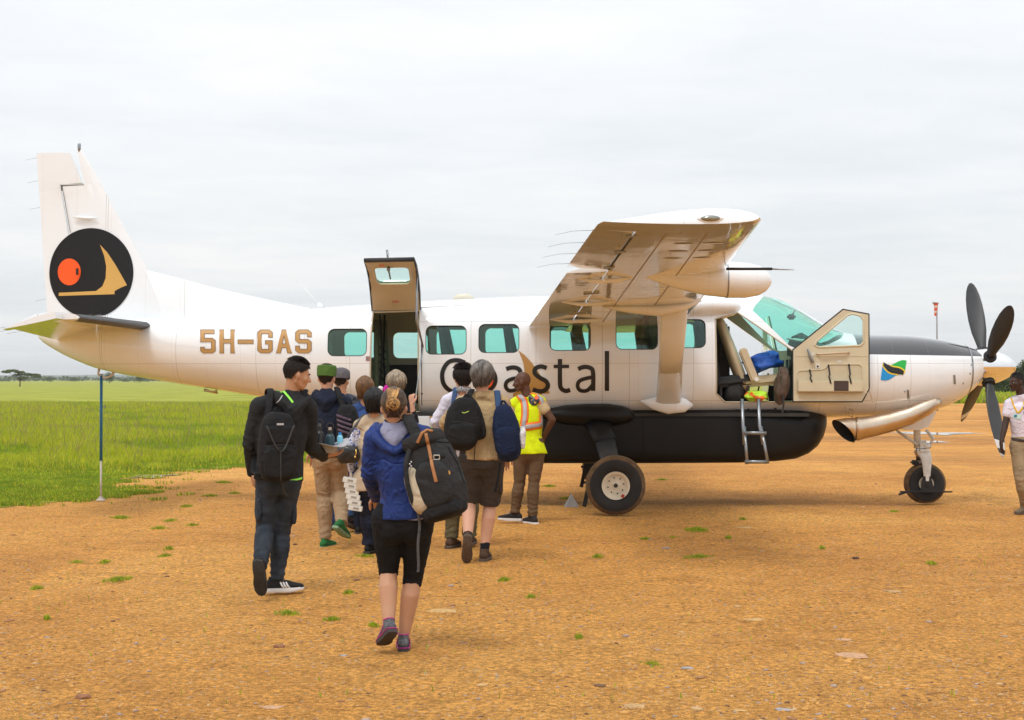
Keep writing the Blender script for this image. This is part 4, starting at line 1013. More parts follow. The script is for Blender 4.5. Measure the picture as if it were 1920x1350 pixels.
# wing-root fairing swelling over the cabin roof
for sg in (-1, 1):
    mb = MB(); rings = []
    for px, zc, yy, ry, rz in [(1240, 575, .58, .30, .15), (1300, 573, .58, .31, .16), (1335, 573, .57, .30, .155), (1358, 574, .56, .275, .14), (1375, 575, .55, .22, .11), (1386, 576, .54, .14, .07), (1391, 577, .53, .03, .02)]:
        c = L(px, zc, -yy*1.0); rings.append([Vector((c.x, sg*yy+ry*math.cos(a), c.z+rz*math.sin(a))) for a in np.linspace(0, 2*math.pi, 24, endpoint=False)])
    mb.loft(rings)
    mb.build('wing_root_fairing', M_paint, plane, smooth=True, sharp=40)
# ---------------- tail
def tailsec(P, t):
    """lens-shaped section between leading point and trailing point: list of (x,y) at 14 stations"""
    pass
FT = .068
FINLE = [(148, 277), (175, 318), (210, 385), (245, 450), (278, 507), (300, 545), (330, 600)]; HINGE = [(143, 281), (157, 330), (164, 357), (168, 357)]
def interp(P, y):
    for a, b in zip(P[:-1], P[1:]):
        if a[1] <= y <= b[1]: t = (y-a[1])/(b[1]-a[1]); return a[0]+(b[0]-a[0])*t
    return P[0][0] if y < P[0][1] else P[-1][0]
def fin_te(py): return interp([(281, 281)], py)
def fin_rng(py):
    le = interp(FINLE, py); te = interp([(143, 277), (158, 345)], py) if py < 345 else interp([(115, 345), (131, 436), (156, 602)], py); return le, te
def rud_rng(py):
    te = interp([(68, 286), (90, 598)], py); le = interp([(131, 286), (155, 344)], py) if py < 345 else interp([(113, 345), (129, 436), (154, 602)], py); return le, te
def thick(x, py):
    """half thickness of fin+rudder at local x, row py"""
    le = lx(interp(FINLE, py)); te = lx(interp([(68, 286), (90, 598)], py)); f = min(max((le-x)/(le-te), 0), 1); c = 1.0
    return FT*(.45+.55*(py-277)/325)*1.6*(.55*math.sqrt(f)*(1-f)*1.9+.10*(1-f)*min(1, f*8))+.004
def slab(rng, rows, n=10, name='fin'):
    mb = MB(); rings = []
    for py in rows:
        a, b = rng(py); near, far = [], []
        for i in range(n+1):
            q = L(a+(b-a)*i/n, py, 0); t = thick(q.x, py); near.append(Vector((q.x, -t, q.z))); far.append(Vector((q.x, t, q.z)))
        rings.append(near+far[::-1])
    mb.loft(rings); return mb.build(name, M_paint, plane, smooth=True, sharp=35)
slab(fin_rng, [277, 295, 320, 344.9, 345.1, 380, 420, 460, 490, 507, 530, 560, 604], name='tail_fin')
rud = slab(rud_rng, [286.5, 300, 320, 343, 346, 380, 420, 460, 500, 550, 598], name='rudder')
rud.location = (-.006, 0, 0)
# dorsal fillet running forward from the fin
mb = MB(); rings = []
for px, py in [(262, 500), (278, 507), (330, 520), (400, 539), (470, 555), (530, 568), (580, 578)]:
    q = L(px, py, 0); b = L(px, 606 if px < 500 else 590, 0); w = .03+.02*(px-262)/318
    rings.append([Vector((q.x, 0, q.z)), Vector((q.x, w*.5, q.z-.02)), Vector((q.x, w*1.4, b.z)), Vector((q.x, -w*1.4, b.z)), Vector((q.x, -w*.5, q.z-.02))])
mb.loft(rings); mb.build('dorsal_fin', M_paint, plane, smooth=True, sharp=60)
def fin_surf(x, z):
    py = HZ-(z-CAMH)*F/PY; return thick(x, py)
def FP(P): return [(L(x, y, 0).x, L(x, y, 0).z) for x, y in P]
disc = [p for p in circ(172, 512, 79.5, 84, 72)]
disc = [(x, min(y, 592)) for x, y in disc]
decal([FP(disc)], fin_surf, .008, 'round_emblem', mat('emblem_black', (.010, .010, .011), .3, spec=.3), .04)
decal([FP(circ(131, 510, 22, 25))], fin_surf, .011, 'orange_disc', M_orange, .04)
decal([FP([(189, 459), (203, 474), (219, 498), (231, 519), (240, 535), (228, 540), (217, 546), (217, 552), (111, 555), (111, 549), (182, 546), (194, 537), (200, 522), (201, 500), (197, 480)])], fin_surf, .011, 'sail_emblem', M_sail, .04)
mb = MB(); q = L(144, 509, -.09); mb.box(q, (.028, .02, .085)); mb.build('rudder_lock', M_ink, plane)
mb = MB(); a = L(114, 347, -.03); b = L(156, 346, -.03); mb.tube([a, b], .007, 6); mb.tube([a, L(115, 357, -.04)], .010, 6); mb.tube([L(117, 358, -.045), L(131, 436, -.06)], .004, 6); mb.build('rudder_gap', mat('gap_shadow', (.10, .10, .09), .9), plane)
mb = MB(); a = L(137, 407, -.07); b = L(181, 409, -.07); mb.tube([a, a.lerp(b, .25), a.lerp(b, .7), b], [.008, .022, .022, .006], 10); mb.build('trim_fairing', M_white, plane, smooth=True)
mb = MB(); q = L(147, 277, 0); mb.lathe([(.02, -.05), (.022, .0), (.022, .05), (.015, .065)], q, 'z', 12); mb.build('beacon', M_steel, plane, smooth=True)
mb = MB()
for y in (295, 338, 388, 560): p = L(interp([(68, 286), (90, 598)], y), y, 0); mb.tube([p, p+Vector((-.15, 0, -.03))], .0014, 5)
mb.build('static_wick', M_trimdk, plane)
# horizontal stabiliser
def stab(sg):
    Ls, zr = [], 2.27; rings = []
    rootLE, tipLE = L(293, 607, 0).x, L(140, 599, -3.0).x; 
    def ring(s, f0, f1, n=9, droop=0):
        t = s/3.12; le = rootLE+(tipLE-rootLE)*t; c = 1.30-.52*t; z = 2.29-.0*t; P = foil(n, .10, f0, f1); out = []
        for x, zz in P:
            zz = zz-.012
            if droop: dx = x-f0; x, zz = f0+dx*math.cos(droop)+zz*math.sin(droop), zz*math.cos(droop)-dx*math.sin(droop)
            out.append(Vector((le-x*c, sg*s, z+zz*c)))
        return out
    mb = MB(); mb.loft([ring(s, 0, .56, 12) for s in (.0, 1., 2., 2.86)]); o = mb.build('tailplane', M_white, plane, smooth=True, sharp=35)
    mb = MB(); rings = []
    mb.loft([ring(s, .575, 1., 8, R(19)) for s in (.12, 1., 2., 2.86)]); mb.loft([ring(s, .22, 1., 12, R(13)) for s in (2.885, 3.0, 3.09, 3.13)]); mb.build('elevator', M_white, o, smooth=True, sharp=35)
    mb = MB(); n = 8; V = []
    for s in np.linspace(.1, 2.85, 9):
        t = s/3.12; le = rootLE+(tipLE-rootLE)*t; c = 1.30-.42*t
        V.append([Vector((le-f*c, sg*s, 2.29+(zz)*c+d)) for f, zz, d in [(.085, .03, .008), (.04, .020, .012), (.0, 0.0, 0), (.0, -.012, -.004), (.04, -.036, -.006), (.085, -.046, -.008)]])
        for k, v in enumerate(V[-1]): v.x += .008
    mb.loft(V, cap=False, closed=False); mb.build('deice_boot', mat('boot_rubber', (.05, .05, .052), .5), o, smooth=True)
    mb = MB()
    for s in (2.2, 2.6, 3.0): p = ring(s, .575, 1., 8, R(19))[0]; mb.tube([p, p+Vector((-.18, 0, -.03))], .0014, 5)
    mb.build('static_wick', M_trimdk, o)
stab(-1); stab(1)
# tie-down ring under the tail
mb = MB(); a = L(186, 695, 0); b = L(214, 700, 0); mb.tube([a+Vector((0, 0, .03)), L(184, 701, 0), L(189, 707, 0), L(200, 708, 0), L(208, 705, 0), b+Vector((0, 0, .02))], [.018, .014, .012, .012, .014, .022], 10); mb.build('tie_down_ring', mat('ring_white', (.6, .55, .48), .5), plane, smooth=True)
mb = MB(); mb.tube([L(603, 577, 0), L(560, 528, 0)], [.010, .003], 6); mb.tube([L(604, 579, 0), L(596, 568, 0)], [(.05, .012), (.02, .008)], 10, wide=(1, 0, 0)); mb.build('whip_antenna', M_white, plane, smooth=True)
mb = MB(); mb.tube([L(848, 562, 0), L(858, 558, 0), L(878, 557.5, 0), L(890, 561, 0)], [.01, .05, .05, .01], 12); mb.build('roof_antenna', mat('antenna_cream', (.66, .62, .5), .5), plane, smooth=True)
mb = MB(); mb.tube([S(660, 580), S(690, 574), S(697, 583)], [.004, .012, .012], 6); mb.tube([S(787, 577), S(850, 573), S(935, 571)], [.014, .012, .003], 6); mb.build('rain_gutter', M_white, plane, smooth=True)
mb = MB(); q = L(408, 737, 0); mb.tube([L(383, 731, 0), q, L(404, 732, 0)], [.02, .012, .02], 8); mb.build('belly_skid', M_exh, plane, smooth=True)

# ---------------- belly pod
mb = MB(); rings = []
for px, yt, yb, w, n in [(800, 778, 790, .18, 2.4), (840, 775, 812, .36, 3), (885, 772, 838, .52, 4), (940, 768, 858, .64, 5), (1010, 765, 866, .70, 7), (1200, 765, 866, .70, 7), (1380, 765, 865, .70, 7), (1455, 765, 863, .69, 5), (1495, 765, 859, .66, 4), (1520, 765, 850, .60, 3.4), (1538, 766, 838, .50, 2.8), (1550, 768, 823, .38, 2.4), (1557, 773, 807, .24, 2.2), (1559, 780, 796, .08, 2)]:
    a = L(px, yt, -.5); b = L(px, yb, -.1); zc = (a.z+b.z)/2; h = (a.z-b.z)/2; ring = []
    for k in range(48):
        t = 2*math.pi*(k+.5)/48; c, s = math.cos(t), math.sin(t); ring.append(Vector((a.x, w*math.copysign(abs(c)**(2/n), c), zc+h*math.copysign(abs(s)**(2/n), s))))
    rings.append(ring)
mb.loft(rings); pod = mb.build('cargo_pod', M_black, plane, smooth=True, sharp=40)
mb = MB()
for x in (lx(1383, -.6), lx(1205, -.6)): mb.box((x, -.703, .86), (.008, .006, .50))
mb.build('pod_door_seam', mat('seam_black', (.002, .002, .002), .9), pod)
mb = MB()
for px in (1464, 1505): mb.ball(L(px, 788, -.70), .014, 8, 6)
mb.build('pod_fastener', M_black, pod)
# gear fairing and legs
def main_gear(sg):
    g = empty('main_gear', (0, 0, 0), 0, parent=plane)
    mb = MB(); c = L(1096, 772, -.82)
    rings = []
    for px, yt, yb, o in [(1008, 775, 782, .00), (1030, 766, 788, .05), (1060, 760, 796, .10), (1100, 757, 800, .14), (1140, 757, 800, .14), (1168, 761, 797, .10), (1184, 768, 792, .05), (1190, 777, 784, .0)]:
        a = L(px, yt, -.8); b = L(px, yb, -.8); zc = (a.z+b.z)/2; h = (a.z-b.z)/2; rings.append([Vector((a.x, sg*(.70+(o+.06)*max(0, math.cos(t))-.1*max(0, -math.cos(t))), zc+h*math.sin(t))) for t in np.linspace(0, 2*math.pi, 24, endpoint=False)])
    mb.loft(rings); mb.build('gear_fairing', M_black, g, smooth=True, sharp=50)
    wc = L(1154, 911, -1.75); wc = Vector((wc.x, sg*1.75, .352)); Rw = .352
    top = L(1118, 790, -.80); top.y *= -sg; kn = L(1135, 826, -1.08); kn.y = sg*1.12; ax = wc+Vector((-.0, -sg*.14, .03))
    mb = MB(); mb.tube([top+Vector((0, -sg*.12, .02)), top.lerp(kn, .5), kn], [(.17, .07), (.155, .065), (.145, .055)], 16, wide=(1, 0, 0)); mb.build('leg_cuff', M_black, g, smooth=True)
    mb = MB(); mb.tube([kn.lerp(top, .1), kn.lerp(ax, .5), ax+Vector((0, 0, .0))], [(.125, .035), (.115, .03), (.085, .03)], 14, wide=(1, 0, 0)); mb.build('gear_leg', mat('leg_dark', (.04, .045, .05), .4), g, smooth=True)
    t = wheel(plane, wc, Rw, .24, sg, .155)
    mb = MB(); mb.box(wc+Vector((-.33, -sg*.16, -.10)), (.05, .02, .34), Matrix.Rotation(R(12), 3, 'Y')); mb.box(wc+Vector((-.22, -sg*.16, .02)), (.3, .02, .03)); mb.build('mud_scraper', M_rub, g)
def wheel(parent, c, Rw, wd, sg, rr):
    w = empty('wheel', (0, 0, 0), 0, parent=None); w.parent = parent; w.location = c
    h = wd/2; pr = [(rr*.98, -h*.55), (rr*1.12, -h*.86), (Rw*.70, -h*1.0), (Rw*.86, -h*.93), (Rw*.955, -h*.72), (Rw*.99, -h*.4), (Rw, 0), (Rw*.99, h*.4), (Rw*.955, h*.72), (Rw*.86, h*.93), (Rw*.70, h), (rr*1.12, h*.86), (rr*.98, h*.55)]
    def flat(mb):
        vs = []
        for v in mb.v:
            z = v[2]; 
            if z < -Rw+.012: z = -Rw+.012
            vs.append((v[0], v[1], z))
        mb.v = vs
    mb = MB(); mb.lathe(pr, (0, 0, 0), 'y', 56); flat(mb); t = mb.build('tyre', [M_rub, M_mud], w, smooth=True, sharp=60)
    for p in t.data.polygons:
        r = math.hypot(p.center.x, p.center.z)
        if r > Rw*.875: p.material_index = 1
    mb = MB(); 
    for s in (-1, 1):
        mb.lathe([(.001, s*h*.66), (rr*.30, s*h*.66), (rr*.34, s*h*.60), (rr*.70, s*h*.60), (rr*.80, s*h*.70), (rr*.88, s*h*.86), (rr*1.06, s*h*.92), (rr*1.06, s*h*.5), (rr*.5, s*h*.2)], (0, 0, 0), 'y', 40)
    mb.build('rim', mat('rim_cream', (.72, .66, .53), .5, .08, 8), w, smooth=True, sharp=35)
    mb = MB()
    for k in range(8): a = k*math.pi/4+.2; mb.lathe([(.001, -.006), (.009, -.006), (.009, .004)], (rr*.60*math.cos(a), -h*.62 if sg < 0 else h*.62, rr*.60*math.sin(a)), 'y', 8)
    mb.lathe([(.001, -.02), (.022, -.02), (.026, .01)], (0, -h*.68 if sg < 0 else h*.68, 0), 'y', 14); mb.build('wheel_bolt', M_trimdk, w)
    if rr > .14 and sg < 0:
        mb = MB(); a = R(-56); mb.box((rr*.92*math.cos(a), -h*.90, rr*.92*math.sin(a)), (.035, .008, .035), Matrix.Rotation(.6, 3, 'Y')); mb.build('slip_mark', mat('slip_red', (.45, .02, .01), .6), w)
    return w
main_gear(-1); main_gear(1)
# nose gear
ng = empty('nose_gear', (0, 0, 0), 0, parent=plane)
nc = L(1733, 908, 0); nc.z = .262
wheel(plane, nc, .262, .21, -1, .088)
mb = MB(); a = L(1718, 770, 0); mb.tube([Vector((a.x, 0, 1.35)), Vector((a.x+.01, 0, L(1720, 840, 0).z))], .045, 16); mb.build('oleo_cylinder', mat('gear_white', (.66, .64, .60), .4, .15, 10), ng, smooth=True)
mb = MB(); q = L(1721, 845, 0); mb.tube([q+Vector((0, 0, .08)), q, q+Vector((.01, 0, -.12))], [.036, .036, .036], 16); mb.build('oleo_piston', M_metal, ng, smooth=True)
GW = bpy.data.materials['gear_white']
mb = MB(); b = L(1728, 832, 0); mb.box(b+Vector((.0, 0, -.02)), (.15, .16, .13), bev=.03)
for y in (-.135, .135): mb.tube([Vector((b.x+.0, y*.6, b.z-.08)), Vector((b.x+.03, y, b.z-.20)), Vector((nc.x, y, .30))], [(.085, .02), (.065, .02), (.035, .018)], 12, wide=(1, 0, 0))
mb.box((b.x, 0, b.z-.09), (.13, .26, .05), bev=.02); mb.build('nose_fork', GW, ng, smooth=True, sharp=40)
mb = MB(); mb.prism([Vector((nc.x-.09, -.15, .17)), Vector((nc.x-.055, -.15, .36)), Vector((nc.x+.045, -.15, .36)), Vector((nc.x+.09, -.15, .17))], (0, .012, 0)); mb.build('axle_plate', M_rub, ng)
mb = MB(); mb.lathe([(.001, -.01), (.022, -.01), (.022, .01)], (nc.x, -.155, .25), 'y', 14); mb.box((nc.x-.02, -.16, .165), (.66, .05, .018), bev=.006); mb.box((nc.x-.30, -.16, .15), (.13, .07, .02), Matrix.Rotation(R(-18), 3, 'Y')); mb.build('tow_bar_guard', M_rub, ng)
mb = MB(); p = [L(1683, 809, -.05), L(1706, 824, -.05), L(1722, 836, -.05)]; mb.tube(p, [.016, .02, .016], 10); mb.tube([L(1722, 836, .05), L(1704, 824, .09), L(1680, 806, .09)], .014, 8); mb.ball(L(1700, 820, -.06), .026, 10, 8); mb.build('drag_brace', GW, ng, smooth=True)
mb = MB(); mb.tube([L(1736, 806, -.06), L(1749, 822, -.07), L(1742, 838, -.06)], [.020, .024, .018], 10); mb.ball(L(1749, 822, -.09), .022, 10, 8); mb.tube([L(1733, 838, -.07), L(1745, 836, -.07)], .03, 10); mb.build('torque_link', GW, ng, smooth=True)
mb = MB(); mb.tube([L(1724, 869, .0), L(1724, 880, .0)], [.075, .055], 14); mb.box(L(1714, 867, 0), (.08, .17, .06), bev=.02); mb.build('strut_boot', M_rub, ng, smooth=True, sharp=50)
# cowl chin with the gear bay fairing
mb = MB(); rings = []
for px, yt, yb, w in [(1680, 772, 800, .10), (1695, 768, 806, .13), (1718, 764, 806, .14), (1736, 762, 800, .13), (1750, 756, 778, .10), (1757, 750, 762, .04)]:
    a = L(px, yt, 0); b = L(px, yb, 0); rings.append([Vector((a.x, w, a.z)), Vector((a.x, w*.9, b.z)), Vector((a.x, 0, b.z-.01)), Vector((a.x, -w*.9, b.z)), Vector((a.x, -w, a.z))])
mb.loft(rings); mb.build('gear_bay_fairing', M_white, plane, smooth=True, sharp=50)
# exhaust stack
mb = MB(); E = [(1764, 751, .035, .02), (1754, 756, .065, .04), (1735, 766, .095, .07), (1705, 780, .110, .09), (1670, 791, .122, .10), (1640, 798, .130, .11), (1612, 803, .138, .115), (1600, 805, .143, .12)]
pts = [L(x, y, -.50-.06*i/7) for i, (x, y, a, b) in enumerate(E)]; mb.tube(pts, [(a, b) for x, y, a, b in E], 24, wide=(0, 0, 1)); mb.build('exhaust_stack', M_exh, plane, smooth=True)
o0 = L(1601, 805, -.565)
def ering(c, ax, a, b, tilt, n=24):
    out = []; w = Vector((math.sin(tilt), 0, math.cos(tilt))); d = Vector((0, 1, 0))
    if ax is not None: k_ = ax; d = Vector((-.50*k_, 1, -.46*k_)).normalized()
    for k in range(n): t = 2*math.pi*k/n; out.append(c+w*a*math.cos(t)+d*b*math.sin(t))
    return out
mb = MB(); r1 = ering(o0, None, .145, .122, 0); r2 = ering(L(1592, 807, -.58), .4, .164, .12, R(-20)); r3 = ering(L(1581, 808, -.60), 1, .185, .105, R(-44)); r4 = ering(L(1583, 808, -.60), 1, .174, .094, R(-44)); r5 = ering(L(1604, 806, -.57), .3, .12, .10, R(-10))
mb.loft([r1, r2, r3]); mb.f.pop(); mb.m.pop(); mb.build('exhaust_outlet', M_exh, plane, smooth=True, sharp=50)
mb = MB(); mb.loft([r3, r4, r5]); mb.f = mb.f[:-2]+[mb.f[-1]]; mb.m = mb.m[:len(mb.f)]; mb.build('exhaust_bore', mat('soot', (.006, .005, .005), .95), plane, smooth=True, sharp=40)
for f in (.0, ):
    mb = MB(); mb.loft([ering(L(1614, 803, -.555), None, .143, .120, R(-4)), ering(L(1606, 804, -.56), None, .149, .126, R(-4))], cap=False); mb.build('exhaust_clamp', M_exh, plane, smooth=True)
mb = MB()
for k in range(9): p = S(1586+6*(k % 3)+(k*7 % 4), 764+k*2.2, .004); mb.ball(p, .013, 6, 5)
mb.build('oil_drip', M_exh, plane)
# propeller
pr = empty('propeller', L(1848, 688, 0), 0, parent=plane); c0 = pr.location.copy(); tipx = L(1905, 691, 0).x-c0.x
mb = MB(); Ln = tipx+.14; mb.lathe([(.235, -.14), (.240, -.08)]+[(.24*math.sqrt(max(0, 1-(t**1.75)))**1.05, -.08+(Ln-.06)*t) for t in (.12, .25, .4, .55, .68, .8, .9, .96, .99)]+[(.003, -.08+Ln-.06)], (0, 0, 0), 'x', 40); mb.build('spinner', M_chrome, pr, smooth=True, sharp=60)
mb = MB(); mb.lathe([(.001, -.15), (.225, -.15), (.225, -.135), (.001, -.135)], (0, 0, 0), 'x', 40); mb.build('spinner_backplate', M_rub, pr)
def blade(ang):
    d = Vector((0, math.cos(ang), math.sin(ang))); e = Vector((0, -math.sin(ang), math.cos(ang))); rings = []
    sec = [(.20, .050, .045, 78), (.30, .055, .04, 76), (.40, .070, .028, 74), (.55, .095, .02, 69), (.75, .108, .016, 64), (.95, .106, .012, 60), (1.1, .094, .010, 56), (1.22, .072, .008, 53), (1.29, .048, .006, 50), (1.33, .018, .004, 45)]
    for r, ch, th, tw in sec:
        a = R(tw); u = Vector((math.sin(a), 0, 0))+e*math.cos(a); n = Vector((math.cos(a), 0, 0))-e*math.sin(a)
        rings.append([d*r+u*ch*math.cos(t)*(1)+n*th*math.sin(t) for t in np.linspace(0, 2*math.pi, 16, endpoint=False)])
    return d, rings
for ang in (57, 147, 237, 327):
    b = R(ang); d, rings = blade(b); mb = MB(); mb.loft(rings); bo = mb.build('blade', [M_prop, mat('blade_tip_white', (.62, .60, .58), .5)] if ang == 57 else [M_prop, bpy.data.materials['blade_tip_white']], pr, smooth=True)
    for p in bo.data.polygons:
        r = p.center.dot(d)
        if ang > 200 and (1.14 < r < 1.20 or r > 1.26): p.material_index = 1
    mb = MB(); mb.tube([d*.16, d*.235], [.075, .07], 20); mb.tube([d*.235, d*.26], [.085, .08], 20); mb.build('blade_cuff', M_rub, pr, smooth=True, sharp=50)
# crew ladder
mb0 = empty('boarding_ladder', (0, 0, 0), 0, parent=plane)
for s in ((1391, 748, 1398, 870), (1422, 748, 1437, 869)):
    a = L(s[0], s[1], -.84); b = L(s[0]+2, s[1]+50, -.92); c = L(s[2], s[3], -1.05); mb = MB(); mb.tube([a, b, b.lerp(c, .5)], [(.022, .013)]*3, 8, wide=(1, 0, 0)); mb.tube([b.lerp(c, .02)+Vector((.016, 0, 0)), c+Vector((.016, 0, 0))], [(.020, .012)]*2, 8, wide=(1, 0, 0)); mb.build('rail', M_steel, mb0, smooth=True)
for y0 in (812, 866): mb = MB(); mb.tube([L(1396, y0, -.98 if y0 < 830 else -1.05), L(1437, y0, -.98 if y0 < 830 else -1.05)], [(.012, .022)]*2, 8, wide=(0, 1, 0)); mb.build('rung', M_steel, mb0, smooth=True)
# ---------------- crew door, folded forward
def crewdoor(sg, ang):
    d = empty('crew_door', (0, 0, 0), 0, parent=plane); hx, hy = S(1489, 700).x, S(1489, 700).y
    d.location = (hx, -sg*hy if sg > 0 else hy, 0); d.rotation_euler = (0, 0, ang)
    def D(px, py, off=0):       # door-plane point measured from the photo (door stands at about the hinge's own distance)
        p = L(px, py, hy-.06); return Vector((p.x-hx, 0+off, p.z))
    P = [(1488, 656), (1582, 580), (1630, 589), (1630, 729), (1617, 753), (1488, 753)]
    outer = [D(*p) for p in P]; Wn = [(1529, 647), (1532, 640), (1590, 591), (1600, 588), (1614, 592), (1620, 600), (1620, 642), (1614, 648), (1536, 651)]
    win = [D(*p) for p in Wn]
    mb = MB(); mb.prism([p+Vector((0, -.015, 0)) for p in outer], (0, .05, 0)); o = mb.build('m', [M_cream]); c = MB(); c.prism([p+Vector((0, -.2, 0)) for p in win], (0, .5, 0)); co = c.build('c', []); boolean(o, co, 'DIFFERENCE'); me = evaluated(o); drop(o); drop(co)
    bm = bmesh.new(); bm.from_mesh(me); bmesh.ops.bevel(bm, geom=[e for e in bm.edges if e.calc_face_angle(0) > .6], offset=.006, segments=2, affect='EDGES'); bm.to_mesh(me); bm.free()
    link('door_panel', me, None, d, smooth=True, sharp=40)
    mb = MB(); mb.prism([Vector((p.x, .036, p.z)) for p in outer], (0, .012, 0)); o = mb.build('m', [M_white]); c = MB(); c.prism([p+Vector((0, -.2, 0)) for p in win], (0, .5, 0)); co = c.build('c', []); boolean(o, co, 'DIFFERENCE'); me = evaluated(o); drop(o); drop(co); link('door_skin', me, None, d)
    def loop(P, r, y, name, m):
        mb = MB(); n = len(P)
        for i in range(n): mb.tube([P[i]+Vector((0, y, 0)), P[(i+1) % n]+Vector((0, y, 0))], r, 8, round_=True)
        return mb.build(name, m, d, smooth=True)
    loop(outer, .011, -.004, 'door_seal', M_seal); loop([p*1.0 for p in win], .012, -.014, 'window_trim', M_cream)
    mb = MB(); mb.prism([Vector((p.x, .004, p.z)) for p in win], (0, .006, 0)); mb.build('door_window', M_clear, d)
    # pocket with a recessed back and a raised bin
    mb = MB(); bx0, bx1 = D(1496, 700).x, D(1618, 700).x
    pk = [D(*p, -.022) for p in [(1496, 734), (1496, 700), (1499, 695), (1541, 693), (1549, 690), (1553, 685), (1558, 683), (1612, 683), (1617, 688), (1618, 734)]]
    loop(pk, .006, 0, 'pocket_edge', M_cream); mb.prism([p+Vector((0, .004, 0)) for p in pk], (0, .004, 0)); mb.build('pocket_back', M_creamdk, d)
    mb = MB(); a = D(1496, 713); b = D(1618, 735); mb.box(((a.x+b.x)/2, -.05, (a.z+b.z)/2), (b.x-a.x, .075, a.z-b.z), bev=.012); mb.build('map_pocket', M_cream, d, smooth=True, sharp=40)
    mb = MB(); a = D(1563, 714); b = D(1590, 733); mb.box(((a.x+b.x)/2, -.0895, (a.z+b.z)/2), (b.x-a.x, .006, a.z-b.z)); mb.build('placard', mat('placard_brown', (.055, .035, .028), .5), d)
    mb = MB()
    for x, y0, y1 in [(1519, 694, 716), (1554, 685, 719), (1592, 684, 719)]:
        mb.tube([D(x, y0, -.035), D(x+2, (y0+y1)/2, -.05), D(x, (y0+y1)/2+4, -.07), D(x+3, y1, -.095)], [(.010, .004)]*4, 8, wide=(1, 0, 0)); mb.ball(D(x, y0, -.035), .012, 8, 6)
    mb.build('pocket_strap', M_rub, d, smooth=True)
    mb = MB(); mb.tube([D(1532, 664, -.02), D(1538, 664, -.055), D(1586, 661, -.055), D(1593, 661, -.02)], [.012, .013, .013, .012], 10); mb.build('pull_handle', mat('handle_leather', (.55, .42, .28), .6), d, smooth=True)
    mb = MB(); mb.tube([D(1515, 655, -.05), D(1519, 668, -.06), D(1524, 678, -.05)], [(.012, .012), (.016, .014), (.024, .018)], 12, wide=(1, 0, 0), round_=True); mb.build('latch_handle', M_steel, d, smooth=True)
    mb = MB(); mb.box(D(1534, 686, -.022), (.055, .006, .065)); mb.box(D(1575, 678, -.019), (.05, .004, .03)); mb.box(D(1525, 664, -.019), (.04, .004, .04)); mb.build('placard', mat('placard_white', (.68, .66, .6), .5), d)
    mb = MB(); p = D(1534, 687, -.028); mb.lathe([(.001, -.002), (.012, -.002), (.012, .002)], p, 'y', 14); mb.build('placard_mark', M_ink, d)
    mb = MB(); a = D(1490, 668, -.019); b = D(1629, 668, -.019); mb.box(((a.x+b.x)/2, -.0165, a.z), (b.x-a.x-.02, .004, .006)); mb.box(((a.x+b.x)/2, -.0165, D(1500, 737).z), (b.x-a.x-.02, .004, .005)); mb.build('panel_seam', M_creamdk, d)
    if sg < 0: mb = MB(); mb.tube([D(1625, 715, .02), D(1630, 728, .04), D(1639, 752, .06)], .006, 6); mb.ball(D(1639, 752, .06), .014, 8, 6); mb.build('check_strap', M_exh, d)
    return d
crewdoor(-1, R(-2)); crewdoor(1, R(92))
# ---------------- upper passenger door, swung up on its gas strut
ud = empty('passenger_door', (0, 0, 0), 0, parent=plane)
H0, H1 = S(698, 585), S(788, 580); H0.z = H1.z = (H0.z+H1.z)/2; fz = 1.6+(710-491)*17.55/F; yF = -(PY-17.55)
F0 = L(683, 491, yF); F1 = L(776, 489, yF); dl = (F1.x-F0.x)
ux = (H1-H0); up = ((F0+F1)/2-(H0+H1)/2); nrm = ux.normalized().cross(up.normalized())
if nrm.z > 0: nrm = -nrm       # inner face looks down and out
def U(u, v, o=0):
    """door point: u along the hinge, v from hinge to free edge, o outwards from the trimmed inner face"""
    a = H0.lerp(H1, u); b = F0.lerp(F1, u); p = a.lerp(b, v); bulge = .11*math.sin(math.pi*v); return p+nrm*(o-bulge)
def grid(u0, u1, v0, v1, o, n=14): return [[U(u0+(u1-u0)*i/n, v0+(v1-v0)*j/n, o) for i in range(n+1)] for j in range(n+1)]
wp = [(.17+.0, .46), (.2, .42), (.80, .42), (.86, .46), (.88, .76), (.84, .81), (.16, .81), (.12, .76)]
def inside(u, v, P):
    c = False; j = len(P)-1
    for i in range(len(P)):
        if (P[i][1] > v) != (P[j][1] > v) and u < (P[j][0]-P[i][0])*(v-P[i][1])/(P[j][1]-P[i][1])+P[i][0]: c = not c
        j = i
    return c
def rr2(u0, v0, u1, v1, ru, rv, n=5):
    P = []
    for cx, cz, a0 in ((u1-ru, v1-rv, 0), (u0+ru, v1-rv, 90), (u0+ru, v0+rv, 180), (u1-ru, v0+rv, 270)):
        for i in range(n+1): a = R(a0+90*i/n); P.append((cx+ru*math.cos(a), cz+rv*math.sin(a)))
    return P
WU = rr2(.13, .40, .87, .82, .11, .10)
